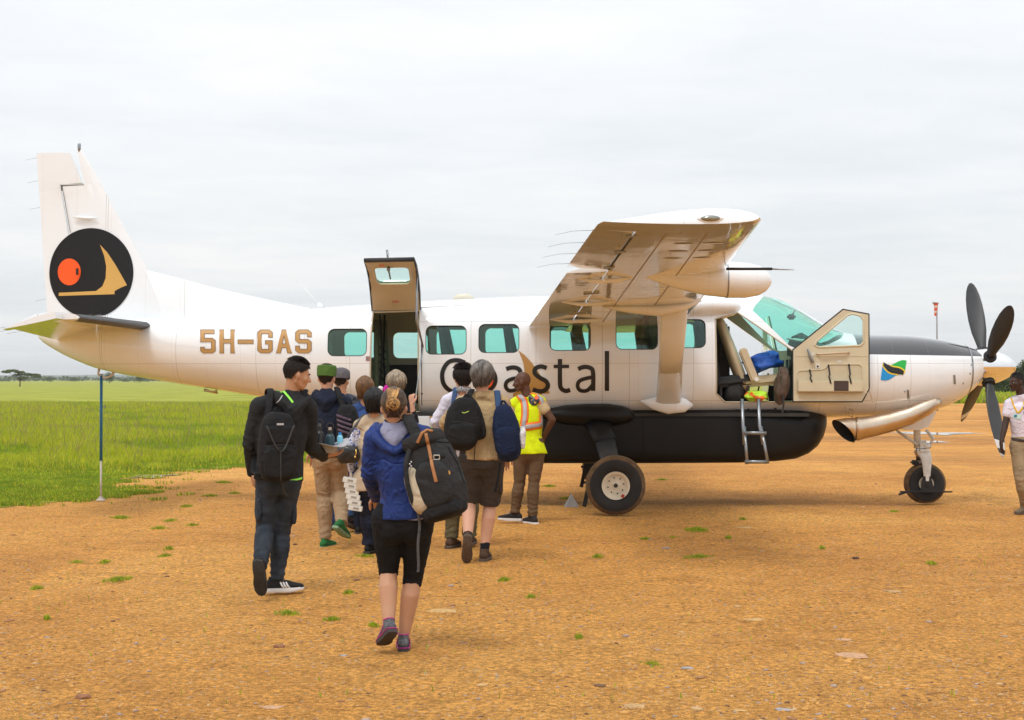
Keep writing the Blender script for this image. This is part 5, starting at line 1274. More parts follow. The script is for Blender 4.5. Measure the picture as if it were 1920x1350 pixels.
def door_shell(o, thick_, m, name, frame=WU):
    """sheet with a window hole: ring of quads between the outline and the window, following the bulge"""
    outer = []; FR = []
    for i in range(len(frame)):
        a_, b_ = frame[i], frame[(i+1) % len(frame)]; m_ = max(1, int(math.hypot(b_[0]-a_[0], b_[1]-a_[1])/.05))
        FR += [(a_[0]+(b_[0]-a_[0])*t/m_, a_[1]+(b_[1]-a_[1])*t/m_) for t in range(m_)]
    frame = FR
    n = len(frame); A = [math.atan2(v-.6, u-.5) for u, v in frame]
    for (u, v), a in zip(frame, A):
        c, s = math.cos(a), math.sin(a); k = min((.5/abs(c)) if abs(c) > 1e-6 else 9, ((.4 if s > 0 else .6)/abs(s)) if abs(s) > 1e-6 else 9); outer.append((.5+c*k, .6+s*k))
    mb = MB(); K = 6; R_ = []
    # make sure the four corners are in
    rings = []
    for i in range(n):
        (u0, v0), (u1, v1) = frame[i], outer[i]; rings.append([(u0+(u1-u0)*k/K, v0+(v1-v0)*k/K) for k in range(K+1)])
    V = [U(u, v, o) for r in rings for u, v in r]; fs = []
    for i in range(n):
        j = (i+1) % n
        for k in range(K): fs.append((i*(K+1)+k, j*(K+1)+k, j*(K+1)+k+1, i*(K+1)+k+1))
    mb.add(V, fs)
    # corner fillers
    for i in range(n):
        j = (i+1) % n; a, b = outer[i], outer[j]
        if abs(a[0]-b[0]) > 1e-6 and abs(a[1]-b[1]) > 1e-6:
            cu = a[0] if abs(a[0]-.5) > .499 else b[0]; cv = a[1] if (abs(a[1]-1) < 1e-6 or abs(a[1]) < 1e-6) else b[1]
            mb.add([U(*a, o), U(cu, cv, o), U(*b, o)], [(0, 1, 2)])
    ob = mb.build(name, m, None); s = ob.modifiers.new('s', 'SOLIDIFY'); s.thickness = thick_; s.offset = 0; me = evaluated(ob); drop(ob); return link(name, me, None, ud, smooth=True, sharp=40)
door_shell(0, .012, [M_cream], 'door_lining'); door_shell(-.045, .012, [M_white], 'door_skin')
mb = MB(); g = [[U(u, v, -.03) for u in np.linspace(.12, .88, 9)] for v in np.linspace(.39, .83, 9)]; mb.loft(g, cap=False, closed=False); mb.build('door_window', M_glass, ud, smooth=True)
mb = MB(); P = WU+[WU[0]]
rings = []
for i, (u, v) in enumerate(P):
    c = U(u, v, .004); cc = U(.5, .6, .004); d = (c-cc).normalized(); rings.append([c+d*math.cos(k*math.pi/3)*.022+nrm*math.sin(k*math.pi/3)*.014 for k in range(6)])
mb.loft(rings, cap=False); mb.build('window_trim', M_cream, ud, smooth=True)
mb = MB(); P = [(0, 0), (1, 0), (1, .25), (1, .5), (1, .75), (1, 1), (0, 1), (0, .75), (0, .5), (0, .25), (0, 0)]
mb.tube([U(u, v, -.02) for u, v in P], [(.028, .016)]*len(P), 8); mb.build('door_seal', M_seal, ud, smooth=True)
mb = MB(); mb.tube([U(.46, .82, .02), U(.46, .84, .05)], .022, 10); mb.tube([U(.46, .84, .05), U(.46, .60, .06)], [.013, .010], 8); mb.tube([U(.47, .985, -.03), U(.44, 1.0, -.15)], [.012, .014], 8); mb.build('door_handle', M_steel, ud, smooth=True)
mb = MB(); mb.box(U(.33, .90, .012), (.06, .01, .03), Matrix.Rotation(R(40), 3, 'X')); mb.box(U(.50, .14, .012), (.08, .01, .03), Matrix.Rotation(R(60), 3, 'X')); mb.build('placard', mat('placard_red', (.60, .25, .22), .5), ud)
mb = MB(); a = U(.99, .55, .01); b = L(792, 700, -.9); m1 = L(795, 652, -1.15); c = L(770, 815, -1.55)
mb.tube([a, L(781, 600, -1.35), L(793, 650, -1.2)], [.012, .014, .012], 8); mb.tube([L(793, 650, -1.2), L(783, 720, -1.3), c], [.009, .009, .009], 8); mb.build('door_stay', M_steel, ud, smooth=True)
mb = MB(); mb.tube([L(790, 640, -.85), L(791, 760, -.85)], .006, 6); mb.ball(L(791, 738, -.85), .014, 8, 6); mb.build('support_cable', M_rub, ud)
# lower door: an airstair folded down
ls = empty('airstair_door', (0, 0, 0), 0, parent=plane)
a0, a1 = S(702, 776), S(788, 776); zt = a0.z; A = Vector(((a0.x+a1.x)/2, -.80, zt)); B = Vector(((a0.x+a1.x)/2-.05, -1.75, .28)); wdt = a1.x-a0.x
dd = (B-A); q = Vector((wdt/2, 0, 0)); nn = dd.cross(Vector((1, 0, 0))).normalized()
if nn.z < 0: nn = -nn
mb = MB(); mb.prism([A-q, A+q, B+q, B-q], -nn*.06); mb.build('stair_panel', M_white, ls)
for i in range(4):
    p = A+dd*(i+.6)/4.3; mb = MB(); mb.box(p+Vector((0, 0, .02)), (wdt-.06, .22, .03), bev=.006); mb.build('step', M_trimdk, ls)
mb = MB(); a = S(748, 778, .015); b = S(788, 800, .015); mb.box(((a.x+b.x)/2+.0, -.83, zt-.10), (wdt, .04, .18), bev=.01); mb.build('sill_panel', M_white, ls, smooth=True, sharp=40)
mb = MB(); p = Vector((a1.x-.09, -.855, zt-.06)); mb.lathe([(.001, -.012), (.02, -.012), (.02, .01)], p, 'y', 10); mb.box(p+Vector((0, 0, -.04)), (.016, .02, .06)); mb.build('latch', M_exh, ls)
# pillar inside cockpit: windshield post
mb = MB(); mb.tube([L(1446, 560, 0), L(1500, 584, 0), L(1548, 613, 0), L(1586, 626, 0)], .018, 8); mb.build('windshield_post', M_white, plane, smooth=True)
# ---------------- loose things by the aircraft
# blue windscreen cover lying on the crew seat
def lump(name, c, r, m, seed, amp=.25, rot=None, vox=None, par=None, sub=4, squash=None):
    bm = bmesh.new(); bmesh.ops.create_icosphere(bm, subdivisions=sub, radius=1)
    for v in bm.verts:
        n = v.co.normalized(); k = 1+amp*noise.noise(n*1.7+Vector((seed, 0, 0)))+amp*.4*(1-2*abs(noise.noise(n*3.2+Vector((0, seed, 0)))))
        e = .75; v.co = Vector([math.copysign(abs(a)**e, a)*k*rr_ for a, rr_ in zip(n, r)])
    if rot is not None: bmesh.ops.rotate(bm, verts=bm.verts, cent=(0, 0, 0), matrix=rot)
    me = bpy.data.meshes.new(name); bm.to_mesh(me); bm.free(); o = link(name, me, m, par, smooth=True); o.location = c; return o
def wl_(v): return plane.matrix_basis @ v if False else Matrix.Translation(Vector((0, PY, 0))) @ Matrix.Rotation(-TH, 4, 'Z') @ v
tag(lump('folded_cover', wl_(L(1429, 679, -.42)), (.22, .17, .10), mat('cover_blue', (.01, .09, .45), .6, .25, 8, .4, 25), 3, .35, Matrix.Rotation(R(-14), 3, 'Y')), 'crumpled bright blue cover lying on the beige crew seat', 'cover')
o = empty('flight_bag', wl_(L(1466, 752, -.70)), 0, 'brown fabric bag standing at the foot of the cockpit doorway', 'bag')
lump('bag_body', (0, 0, .20), (.075, .11, .205), mat('bag_brown', (.10, .065, .045), .85, .25, 12, .4, 40), 8, .25, Matrix.Rotation(R(6), 3, 'Y'), par=o)
mb = MB(); mb.tube([(-.03, -.08, .36), (-.02, -.1, .18), (.0, -.12, -.02), (-.02, -.13, -.16)], [(.012, .004)]*4, 8, wide=(1, 0, 0)); mb.build('bag_strap', M_rub, o)
o = lump('safety_vest', wl_(L(1418, 742, -.62)), (.12, .10, .055), [mat('vest_lime', (.45, .75, .03), .6), mat('vest_orange2', (.9, .18, .02), .6)], 5, .4)
for p in o.data.polygons: p.material_index = 1 if noise.noise(p.center*9) > .05 else 0
tag(o, 'folded lime and orange safety vest on the cockpit floor', 'vest')
tag(lump('equipment_case', wl_(L(1375, 735, -.45)), (.13, .16, .14), M_rub, 2, .1), 'dark equipment case behind the crew seat, seen low in the cockpit doorway', 'case')
mb = MB()
for x in (1385, 1402, 1420, 1440): mb.tube([L(x, 700, -.3), L(x+3, 725, -.35), L(x-2, 750, -.4)], .010, 6)
mb.build('seat_rail_linkage', M_rub, plane)
# tail prop stand
base = wl_(Vector((L(190, 940, 0).x, 0, 0))); ts = empty('tail_stand', (base.x, base.y, 0), 0, 'thin tail support stand, blue above and white below, under the tail ring', 'stand'); kz = base.y/F
zt = CAMH+(HZ-705)*kz; zm = CAMH+(HZ-863)*kz
mb = MB(); mb.tube([(0, 0, zm), (0, 0, zt)], .019, 12); mb.build('upper_tube', mat('stand_blue', (.015, .16, .36), .45, .15, 10), ts, smooth=True)
mb = MB(); mb.tube([(0, 0, .02), (0, 0, zm)], .013, 12); mb.build('lower_tube', mat('stand_white', (.62, .58, .53), .5, .2, 8), ts, smooth=True)
mb = MB(); mb.box((0, 0, .02), (.10, .10, .03), bev=.008); mb.tube([(0, 0, .03), (0, 0, .06)], .028, 12); mb.build('foot_plate', bpy.data.materials['stand_white'], ts, smooth=True, sharp=40)
mb = MB(); mb.tube([(.01, 0, zt-.40), (.06, 0, zt-.40)], .006, 6); mb.tube([(.05, 0, zt-.42), (.05, 0, zt-.37)], .008, 6); mb.build('lock_pin', M_steel, ts)
mb = MB(); mb.tube([(0, 0, zt), (0, 0, zt+.03)], .024, 12); mb.build('top_collar', M_steel, ts)
# wheel chock
ck = wl_(Vector((L(1072, 917, -.9).x, -.55, 0))); o = empty('wheel_chock', (ck.x, ck.y, 0), 0, 'small grey triangular chock on the dirt beside the far wheel', 'chock')
mb = MB(); mb.prism([Vector((-.09, -.12, 0)), Vector((.09, -.12, 0)), Vector((0, -.12, .15))], (0, .24, 0)); mb.build('chock_wedge', mat('chock_grey', (.30, .30, .31), .7), o)

# ------------------------------------------------------------------ people
def fold_field(co, seed, amp, zs=1.7, f=9.):
    """cloth folds: warped ridges, vectorised"""
    rs = np.random.RandomState(seed); out = np.zeros(len(co)); p = co*np.array([1, 1, 1/zs])
    for o, a in ((f, 1.), (f*2.1, .55), (f*4.3, .28)):
        for _ in range(3):
            k = rs.randn(3); k /= np.linalg.norm(k); k2 = rs.randn(3); k2 /= np.linalg.norm(k2)
            w = np.sin(p@k2*o*.9+rs.rand()*6.28)*1.6
            out += a*(1-2*np.abs(np.sin(p@k*o*.8+w+rs.rand()*6.28)))/3
    return out*amp
def remesh(mb, voxel, smooth=4, fold=0, seed=0, joints=(), zs=1.7, ff=9., factor=.5):
    """fuse overlapping solids into one skin; returns a mesh"""
    me = mb.mesh('t'); o = bpy.data.objects.new('t', me); COL.objects.link(o)
    bm = bmesh.new(); bm.from_mesh(me); bmesh.ops.recalc_face_normals(bm, faces=bm.faces); bm.to_mesh(me); bm.free()
    r = o.modifiers.new('r', 'REMESH'); r.mode = 'VOXEL'; r.voxel_size = voxel
    if smooth: s = o.modifiers.new('s', 'SMOOTH'); s.factor = factor; s.iterations = smooth
    out = evaluated(o); drop(o)
    if fold or joints:
        n = len(out.vertices); co = np.empty(n*3); out.vertices.foreach_get('co', co); co = co.reshape(-1, 3)
        no = np.empty(n*3); out.vertex_normals.foreach_get('vector', no); no = no.reshape(-1, 3)
        d = fold_field(co, seed, fold, zs, ff) if fold else np.zeros(n)
        for p, ax, amp, rad in joints:      # creases gathered across a limb at a bend
            p = np.array(p); ax = np.array(ax); q = co-p; t = q@ax; r_ = np.linalg.norm(q, axis=1); g = np.exp(-(r_/rad)**2)
            ph = fold_field(co, seed+5, 1., 1, 7.); d = d+amp*g*(1-2*np.abs(np.sin(t*52+ph*2.2)))
        co = co+no*d[:, None]; out.vertices.foreach_set('co', co.ravel()); out.update()
    return out
def join_meshes(ms, name):
    V, Fc, M_, b = [], [], [], 0
    for me in ms:
        n = len(me.vertices); co = np.empty(n*3); me.vertices.foreach_get('co', co); V.append(co.reshape(-1, 3))
        for p in me.polygons: Fc.append([i+b for i in p.vertices]); M_.append(p.material_index)
        b += n; bpy.data.meshes.remove(me)
    o = bpy.data.meshes.new(name); o.from_pydata(np.concatenate(V).tolist(), [], Fc); o.polygons.foreach_set('material_index', M_); o.update(); return o
SKIN = {k: mat('skin_'+k, c, .5, .06, 12, .1, 120, spec=.35) for k, c in dict(fair=(.60, .33, .22), tan=(.50, .27, .16), brown=(.105, .045, .024), dark=(.048, .022, .014), light=(.56, .29, .17)).items()}
for m in SKIN.values():
    p = m.node_tree.nodes['Principled BSDF']; p.inputs['Subsurface Weight'].default_value = .08; p.inputs['Subsurface Radius'].default_value = (.02, .008, .004)
M_eye = mat('eye_white', (.7, .68, .65), .3); M_iris = mat('eye_dark', (.02, .012, .008), .2)
def frame_from(fwd, up):
    f = Vector(fwd).normalized(); u = Vector(up); u = (u-f*u.dot(f)).normalized(); r = f.cross(u).normalized()
    return Matrix(((r.x, f.x, u.x), (r.y, f.y, u.y), (r.z, f.z, u.z)))     # columns: right, forward, up
def head_prims(mb, c, M, k, neck):
    k = k*.96
    def T(x, y, z): return c+M @ Vector((x*k, y*k, z*k))
    def ball(x, y, z, r): mb.ball(T(x, y, z), tuple(a*k for a in r), 18, 12, M)
    ball(0, -.012, .03, (.075, .095, .095)); ball(0, .022, -.01, (.064, .07, .085)); ball(0, .028, -.055, (.052, .052, .045)); ball(0, .062, -.085, (.026, .022, .022))
    mb.tube([T(-.052, -.005, -.05), T(-.032, .045, -.082), T(0, .066, -.092), T(.032, .045, -.082), T(.052, -.005, -.05)], [.019*k]*5, 8, round_=True)
    mb.tube([T(0, .088, .022), T(0, .104, -.008), T(0, .113, -.024)], [.009*k, .0105*k, .013*k], 8, round_=True); ball(-.012, .098, -.028, (.009, .011, .008)); ball(.012, .098, -.028, (.009, .011, .008))
    mb.tube([T(-.045, .068, .026), T(0, .088, .030), T(.045, .068, .026)], [.012*k]*3, 8, round_=True)
    mb.tube([T(-.022, .080, -.050), T(0, .093, -.049), T(.022, .080, -.050)], [.0075*k]*3, 8, round_=True); mb.tube([T(-.019, .079, -.060), T(0, .091, -.061), T(.019, .079, -.060)], [.008*k]*3, 8, round_=True)
    for s in (-1, 1):
        ball(s*.045, .055, -.018, (.024, .024, .026)); mb.ball(T(s*.078, -.008, -.008), (.011*k, .022*k, .033*k), 10, 8, M @ Matrix.Rotation(s*R(24), 3, 'Z'))
    b = T(0, -.022, -.03); e = Vector(neck); mb.tube([b, b.lerp(e, .55), e], [(.052*k, .055*k), (.054*k, .056*k), (.066*k, .066*k)], 16, wide=M @ Vector((1, 0, 0)))
def eyes(par, c, M, k):
    k = k*.96
    for s in (-1, 1):
        p = c+M @ Vector((s*.030*k, .0765*k, .006*k)); mb = MB(); mb.ball(p, (.0100*k, .0078*k, .0046*k), 12, 8, M); mb.mi = 1; mb.ball(p+M @ Vector((0, .0045*k, 0)), (.0058*k, .0055*k, .0058*k), 10, 7); mb.build('eye', [M_eye, M_iris], par, smooth=True)
def hand_mesh(wrist, d, nrm, side, curl=.5, k=1.0, thumb_in=.5):
    """palm and five fingers; d = direction of the hand, nrm = way the palm faces, side = thumb side sign"""
    d = Vector(d).normalized(); n = Vector(nrm); n = (n-d*n.dot(d)).normalized(); a = d.cross(n).normalized()*side; mb = MB(); w = Vector(wrist)
    mb.tube([w-d*.02*k, w+d*.02*k, w+d*.055*k, w+d*.088*k], [(.025*k, .019*k), (.030*k, .018*k), (.038*k, .016*k), (.037*k, .013*k)], 14, wide=a, round_=True)
    for i, (off, L_, r) in enumerate([(.0275, .070, .0088), (.0095, .079, .0092), (-.009, .073, .0088), (-.0270, .057, .0078)]):
        p = w+d*(.086-.004*abs(i-1))*k+a*off*k; v = (d+a*off*4.2).normalized(); c = curl*(1+.12*i); pts = [p-v*.012*k, p]
        for seg, (fr, ang) in enumerate([(.46, .6), (.30, 1.05), (.24, .8)]):
            q = c*ang; v = (v*math.cos(q)+n*math.sin(q)).normalized(); n2 = n; p = p+v*L_*fr*k; pts.append(p)
        mb.tube(pts, [r*k, r*k, r*.98*k, r*.9*k, r*.74*k], 8, wide=a, round_=True)
    p = w+d*.024*k+a*.030*k; v = (d*.72+a*.62+n*.3).normalized(); v2 = (d*.85+a*(.45-.6*thumb_in)+n*.45*thumb_in).normalized()
    mb.tube([p-v*.02*k, p, p+v*.034*k, p+v*.034*k+v2*.028*k, p+v*.034*k+v2*.05*k], [.013*k, .0145*k, .0115*k, .0105*k, .008*k], 8, round_=True)
    return remesh(mb, .0042*k, 1, factor=.4)
def hair(par, c, M, k, m, nape=-.06, vol=.012, n=420, seed=1, r=.007, front=.075, sidez=.0, messy=.006, crown=(0, -.02), name='hair', mode='long', tuck=.12, L=.02, bun=None):
    """cap of hair with locks: long = combed from the crown, short = cropped tufts, tied = drawn to a point"""
    k = k*.96; rs = random.Random(seed); C = Vector((0, -.012, .03)); rx, ry, rz = .077+vol, .097+vol, .097+vol; mb = MB()
    def T(v): return c+M @ (v*k)
    def endz(az):        # az 0 = front, pi = back
        b = (1-math.cos(az))/2
        if b < .34: return front+(sidez+.02-front)*(b/.34)**1.6
        if b < .52: return sidez+.02-.02*math.sin((b-.34)/.18*math.pi)
        return sidez+.02+(nape-sidez-.02)*min(1, (b-.52)/.22)
    def R_(q): return math.sqrt(max(0, 1-min(1, q)**2)) if q > 0 else 1-tuck*min(1, (-q)/.8)**1.5
    def surf(az, z, e=1.0):
        q = (z-C.z)/rz; rr_ = max(.02, R_(q)); return T(Vector((rx*rr_*e*math.sin(az), C.y+ry*rr_*e*math.cos(az), z)))
    rings = []; A = 32; Pn = 14
    for j in range(Pn+1):
        ring = []
        for i in range(A):
            az = 2*math.pi*i/A; ez = endz(az); f = j/Pn; th0 = math.acos(max(-1, min(1, (ez-C.z)/rz))) if ez > C.z-rz*.98 else 2.9
            z0 = C.z+rz*.992; z = z0+(ez-z0)*(math.sin(f*math.pi/2)**2*.45+f*.55); ring.append(surf(az, z, .975))
        rings.append(ring)
    cc = T(C); inn = [[p+(cc-p)*.17 for p in rg] for rg in rings][::-1]; mb.loft(rings+inn)
    if mode == 'long':
        for i in range(n):
            az = rs.uniform(0, 2*math.pi); f0 = rs.uniform(.0, .75); ez = endz(az)+rs.uniform(-.020, .012); az2 = az+rs.uniform(-.3, .3); pts = []; rad = []
            z0 = C.z+rz*math.cos(f0*math.pi/2); Ns = 6; jr = rs.uniform(-.3, 1)*messy
            if z0 < ez+.01: continue
            for s in range(Ns+1):
                f = s/Ns; z = z0+(ez-z0)*f; a = az+(az2-az)*f+.07*math.sin(7*f+i); e = 1+(jr+rs.uniform(-.4, .4)*messy)/.09*(.4+f)
                pts.append(surf(a, z, e)+M @ Vector((crown[0]*(1-f), 0, messy*.6*rs.uniform(-1, 1)))); rad.append(r*k*(.7+.5*math.sin(math.pi*min(1, f+.25)))*(1-.75*f))
            mb.tube(pts, rad, 5)
    elif mode == 'short':
        for i in range(n):
            az = rs.uniform(0, 2*math.pi); ez = endz(az); u = rs.random(); z = ez+(C.z+rz*.99-ez)*(u**.85); l = L*(.6+.6*rs.random())*(1 if z > .03 else .6)
            p = surf(az, z, .97); nrm = (p-cc).normalized(); dn = (M @ Vector((.3*rs.uniform(-1, 1), (-.4 if z > .08 else 0)+.25*rs.uniform(-1, 1), -1))); dn = (dn-nrm*dn.dot(nrm)).normalized()
            if z > .10: dn = (dn+nrm*.7).normalized()
            lf = messy*rs.uniform(.2, 1.2); mb.tube([p, p+dn*l*.5+nrm*lf, p+dn*l+nrm*lf*.8], [r, r*.9, r*.25], 4)
    else:
        b = Vector(bun); db = Vector((b.x/rx, (b.y-C.y)/ry, (b.z-C.z)/rz)).normalized()
        for i in range(n):
            az = rs.uniform(0, 2*math.pi); ez = endz(az)+rs.uniform(-.004, .010); z = ez+(C.z+rz*.95-ez)*rs.random()**1.6; q = (z-C.z)/rz; rr_ = R_(q); d0 = Vector((rr_*math.sin(az), rr_*math.cos(az), q))
            if d0.normalized().dot(db) > .93: continue
            pts = []; rad = []; e = 1+rs.uniform(0, 1)*messy/.09
            for s in range(8):
                f = s/7; l = d0.length*(1-f)+f; v = d0.normalized().slerp(db, f*.93)*l; pts.append(T(Vector((v.x*rx*e, C.y+v.y*ry*e, C.z+v.z*rz*e)))); rad.append(r*k*(.6+.6*math.sin(math.pi*f)))
            mb.tube(pts, rad, 5)
    return mb.build(name, m, par, smooth=True)
def hairmat(name, col, var=.45, mix2=None, rough=.45):
    return mat(name, col, rough=rough, var=var, vs=30, bump=.5, bs=150, spec=.4, mix2=mix2, stretch=(1, 1, .3))
SH = {}
def shoe(par, ankle, fwd, up, k, mu, ms, accent=None, name='shoe', hi=0, laces=None):
    """ankle centre, direction of the toes, sole normal (up)"""
    M = frame_from(fwd, up); A = Vector(ankle)
    def T(x, y, z): return A+M @ Vector((x*k, y*k, (z-.085)*k))     # x right, y toes, z up from the sole
    s = empty(name, (0, 0, 0), 0, parent=par)
    mb = MB(); X = M @ Vector((1, 0, 0))
    mb.tube([T(0, -.055, .052), T(0, 0, .060), T(0, .07, .052), T(0, .125, .042), T(0, .168, .038)], [(.036*k, .036*k), (.040*k, .040*k), (.044*k, .034*k), (.046*k, .026*k), (.036*k, .020*k)], 16, wide=X, round_=True)
    mb.tube([T(0, -.02, .06), T(0, -.012, .105+hi)], [(.036*k, .048*k), (.040*k, .05*k)], 14, wide=X)
    me = remesh(mb, .0085*k, 3, .0015, int(A.x*50) % 97); link('upper', me, mu, s, smooth=True)
    O = [(-.034, -.082), (0, -.094), (.034, -.082), (.040, -.03), (.038, .03), (.047, .09), (.044, .145), (.026, .185), (0, .197), (-.026, .185), (-.044, .145), (-.047, .09), (-.038, .03), (-.040, -.03)]
    def ring(z, e, lift=.0): return [T(x*e, y*e+.0, z+(max(0, y-.12)*lift)) for x, y in O]
    mb = MB(); mb.loft([ring(.0, .95, .20), ring(.004, 1., .18), ring(.020, 1.0, .14), ring(.030, .97, .10)]); mb.build('sole', ms, s, smooth=True, sharp=45)
    if accent:
        mb = MB()
        for sg in (-1, 1):
            for q in (.035, .055, .075): mb.tube([T(sg*.040, q+.012, .032), T(sg*.046, q-.002, .048), T(sg*.036, q-.014, .074)], [(.006*k, .003*k)]*3, 6, wide=M @ Vector((0, 1, 0)))
        mb.build('stripe', accent, s)
    if laces:
        mb = MB()
        for q in (.045, .065, .085): mb.tube([T(-.022, q, .090-.25*(q-.03)), T(.022, q+.008, .090-.25*(q-.03))], .004*k, 6)
        mb.tube([T(0, .03, .098), T(.018, .02, .112), T(.0, .01, .108), T(-.02, .018, .11)], .003*k, 5); mb.build('laces', laces, s)
    return s
def strap(par, pts, w, m, name='strap', t=.006, wide=None, n=5):
    """flat belt through points, splined"""
    Q = [Vector(p) for p in pts]; C = []
    for i in range(len(Q)-1):
        p0 = Q[max(i-1, 0)]; p1 = Q[i]; p2 = Q[i+1]; p3 = Q[min(i+2, len(Q)-1)]
        for j in range(n):
            u = j/n; C.append(.5*((2*p1)+(p2-p0)*u+(2*p0-5*p1+4*p2-p3)*u*u+(3*p1-p0-3*p2+p3)*u**3))
    C.append(Q[-1]); mb = MB(); mb.tube(C, [(w/2, t/2)]*len(C), 8, wide=wide or (1, 0, 0)); return mb.build(name, m, par, smooth=True)
class Person:
    """joints are photo pixels plus a depth offset in metres; l/r = left/right in the picture"""
    def __init__(s, Y0, J, label, skin, head_yaw, head_pitch=0, k=1.0, group=None, foot=None, roll=0, body_yaw=0):
        s.Y0 = Y0; s.k = k; q = J.pop('root', None); a = [W(*J[n][:2], Y0+J[n][2]) for n in ('al', 'ar')]
        s.o = Vector(((a[0].x+a[1].x)/2, (a[0].y+a[1].y)/2, 0)); s.root = empty('person', s.o, 0, label, 'person', group)
        s.J = {n: W(p[0], p[1], Y0+(p[2] if len(p) > 2 else 0))-s.o for n, p in J.items()}; s.skin = skin
        f = Vector((math.sin(head_yaw), math.cos(head_yaw), 0)); f = (f*math.cos(head_pitch)+Vector((0, 0, math.sin(head_pitch)))); up = Vector((math.sin(roll), 0, 1)); s.HM = frame_from(f, up); s.hd = s.J['hd']
        s.S = (s.J['sr']-s.J['sl']).normalized(); s.sw = (s.J['sr']-s.J['sl']).length; s.F = Vector((0, 0, 1)).cross(s.S).normalized()
        s.hm = (s.J['hl']+s.J['hr'])/2; s.sm = (s.J['sl']+s.J['sr'])/2
    def torso(s, mb, g, hem=0.0, belly=0., top=True, waist=.86, hipw=.165, extra=0):
        """closed torso solid; g inflation, hem metres below the hip line"""
        J = s.J; k = s.k; up = (s.sm-s.hm); h = s.sw/2
        P = [s.hm-up.normalized()*hem, s.hm, s.hm+up*.28, s.hm+up*.62, s.hm+up*.86, s.hm+up*.97, s.hm+up*1.03]
        Rr = [((hipw+.005+extra)*k+g, .115*k+g+belly*.6), (hipw*k+g, .118*k+g+belly*.8), (h*waist*.98+g*.8, .102*k+g+belly), (h*.98+g*.7, .118*k+g+belly*.4), (h*.96+g*.4, .098*k+g*.8), (h*.90+g*.2, .080*k+g*.7), (h*.55, .055*k+g*.4)]
        mb.tube(P, Rr, 22, wide=s.S)
        if top:
            for a in ('sl', 'sr'): mb.tube([J['nk'].lerp(s.sm, .35), J['nk'].lerp(J[a], .5)+Vector((0, 0, .005)), J[a]], [(.055*k+g*.4, .052*k+g*.4), (.052*k+g*.5, .050*k+g*.5), (.056*k+g*.6, .056*k+g*.6)], 14, round_=True)
    def arm(s, mb, d, g, end=1.0, taper=1.0, cuff=0):
        J = s.J; k = s.k; a, b, c = J['s'+d], J['e'+d], J['w'+d]; A = [.055*k+g, .047*k+g*.95, .044*k+g*.9, .041*k+g*.8, (.029*k+g*.7)*taper+cuff]
        if end <= .5: mb.tube([a, a.lerp(b, end)], [A[0], A[1]+.004], 14, round_=True)
        else: mb.tube([a, a.lerp(b, .5), b], [A[0], A[1], A[2]], 14, round_=True); mb.tube([b, b.lerp(c, .35), b.lerp(c, (end-.5)*2)], [A[2], A[3], A[4]], 14, round_=True)
    def leg(s, mb, d, g, end=1.0, thigh=1., low=1., endr=None):
        J = s.J; k = s.k; a, b, c = J['h'+d], J['k'+d], J['a'+d]; calf = b.lerp(c, .30)-s.F*.018
        if end <= .5: e = a.lerp(b, end*2); mb.tube([a, a.lerp(b, end), e], [.088*k*thigh+g, .074*k*thigh+g, endr or (.066*k*thigh+g)], 16); mb.ball(a, .088*k*thigh+g)
        else:
            e = b.lerp(c, (end-.5)*2); mb.tube([a, a.lerp(b, .55), b], [.088*k*thigh+g, .069*k*thigh+g, .055*k+g], 16, round_=True)
            if (end-.5)*2 < .34: mb.tube([b, e], [.055*k+g, endr or .054*k+g], 16)
            else: mb.tube([b, calf.lerp(b, .0) if (end-.5)*2 > .33 else e, b.lerp(c, .33+.67*((end-.5)*2-.33)*.5/.67), e], [(.054*k+g)*low, (.0605*k+g)*low, (.049*k+g)*low, endr or (.036*k+g)], 16)
    def body(s, legs=True, bare=True):
        mb = MB(); head_prims(mb, s.hd, s.HM, s.k, s.J['nk']-Vector((0, 0, .02))); s.torso(mb, -.012)
        for d in 'lr':
            s.arm(mb, d, -.004)
            if legs:
                s.leg(mb, d, -.006 if not bare else 0); A = s.J['a'+d]; fd = s.foot[d][0] if getattr(s, 'foot', None) else s.F; mb.tube([A, A+Vector(fd)*.10-Vector(s.foot[d][1])*.04 if getattr(s, 'foot', None) else A+s.F*.1], [.032*s.k, .025*s.k], 12, round_=True)
        me = remesh(mb, .0085, 3); ms = [me]
        for d in 'lr':
            hs = s.hands.get(d) if getattr(s, 'hands', None) else None
            J = s.J; v = (J['w'+d]-J['e'+d]).normalized()
            if hs: dd, nn, side, curl = hs
            else: dd, nn, side, curl = v, (s.F*-1), (1 if d == 'l' else -1), .35
            ms.append(hand_mesh(J['w'+d], dd, nn, side, curl, s.k))
        me = join_meshes(ms, 'body'); s.b = link('body', me, SKIN[s.skin], s.root, smooth=True); eyes(s.root, s.hd, s.HM, s.k); return s.b
    def creases(s, arms=True, legs=False, amp=.006, ankles=0):
        C = []; J = s.J
        for d in 'lr':
            if arms: C.append((tuple(J['e'+d]), tuple((J['w'+d]-J['s'+d]).normalized()), amp, .09)); C.append((tuple(J['s'+d]-Vector((0, 0, .06))), tuple((J['s'+d]-J['e'+d]).normalized()), amp*.7, .08)); C.append((tuple(J['w'+d]), tuple((J['w'+d]-J['e'+d]).normalized()), amp*.6, .07))
            if legs: C.append((tuple(J['k'+d]), tuple((J['a'+d]-J['h'+d]).normalized()), amp, .11)); C.append((tuple(J['h'+d]-Vector((0, 0, .10))), tuple((J['h'+d]-J['k'+d]).normalized()), amp*.7, .10))
            if ankles: C.append((tuple(J['a'+d]+Vector((0, 0, .05))), tuple((J['a'+d]-J['k'+d]).normalized()), ankles, .13))
        return C
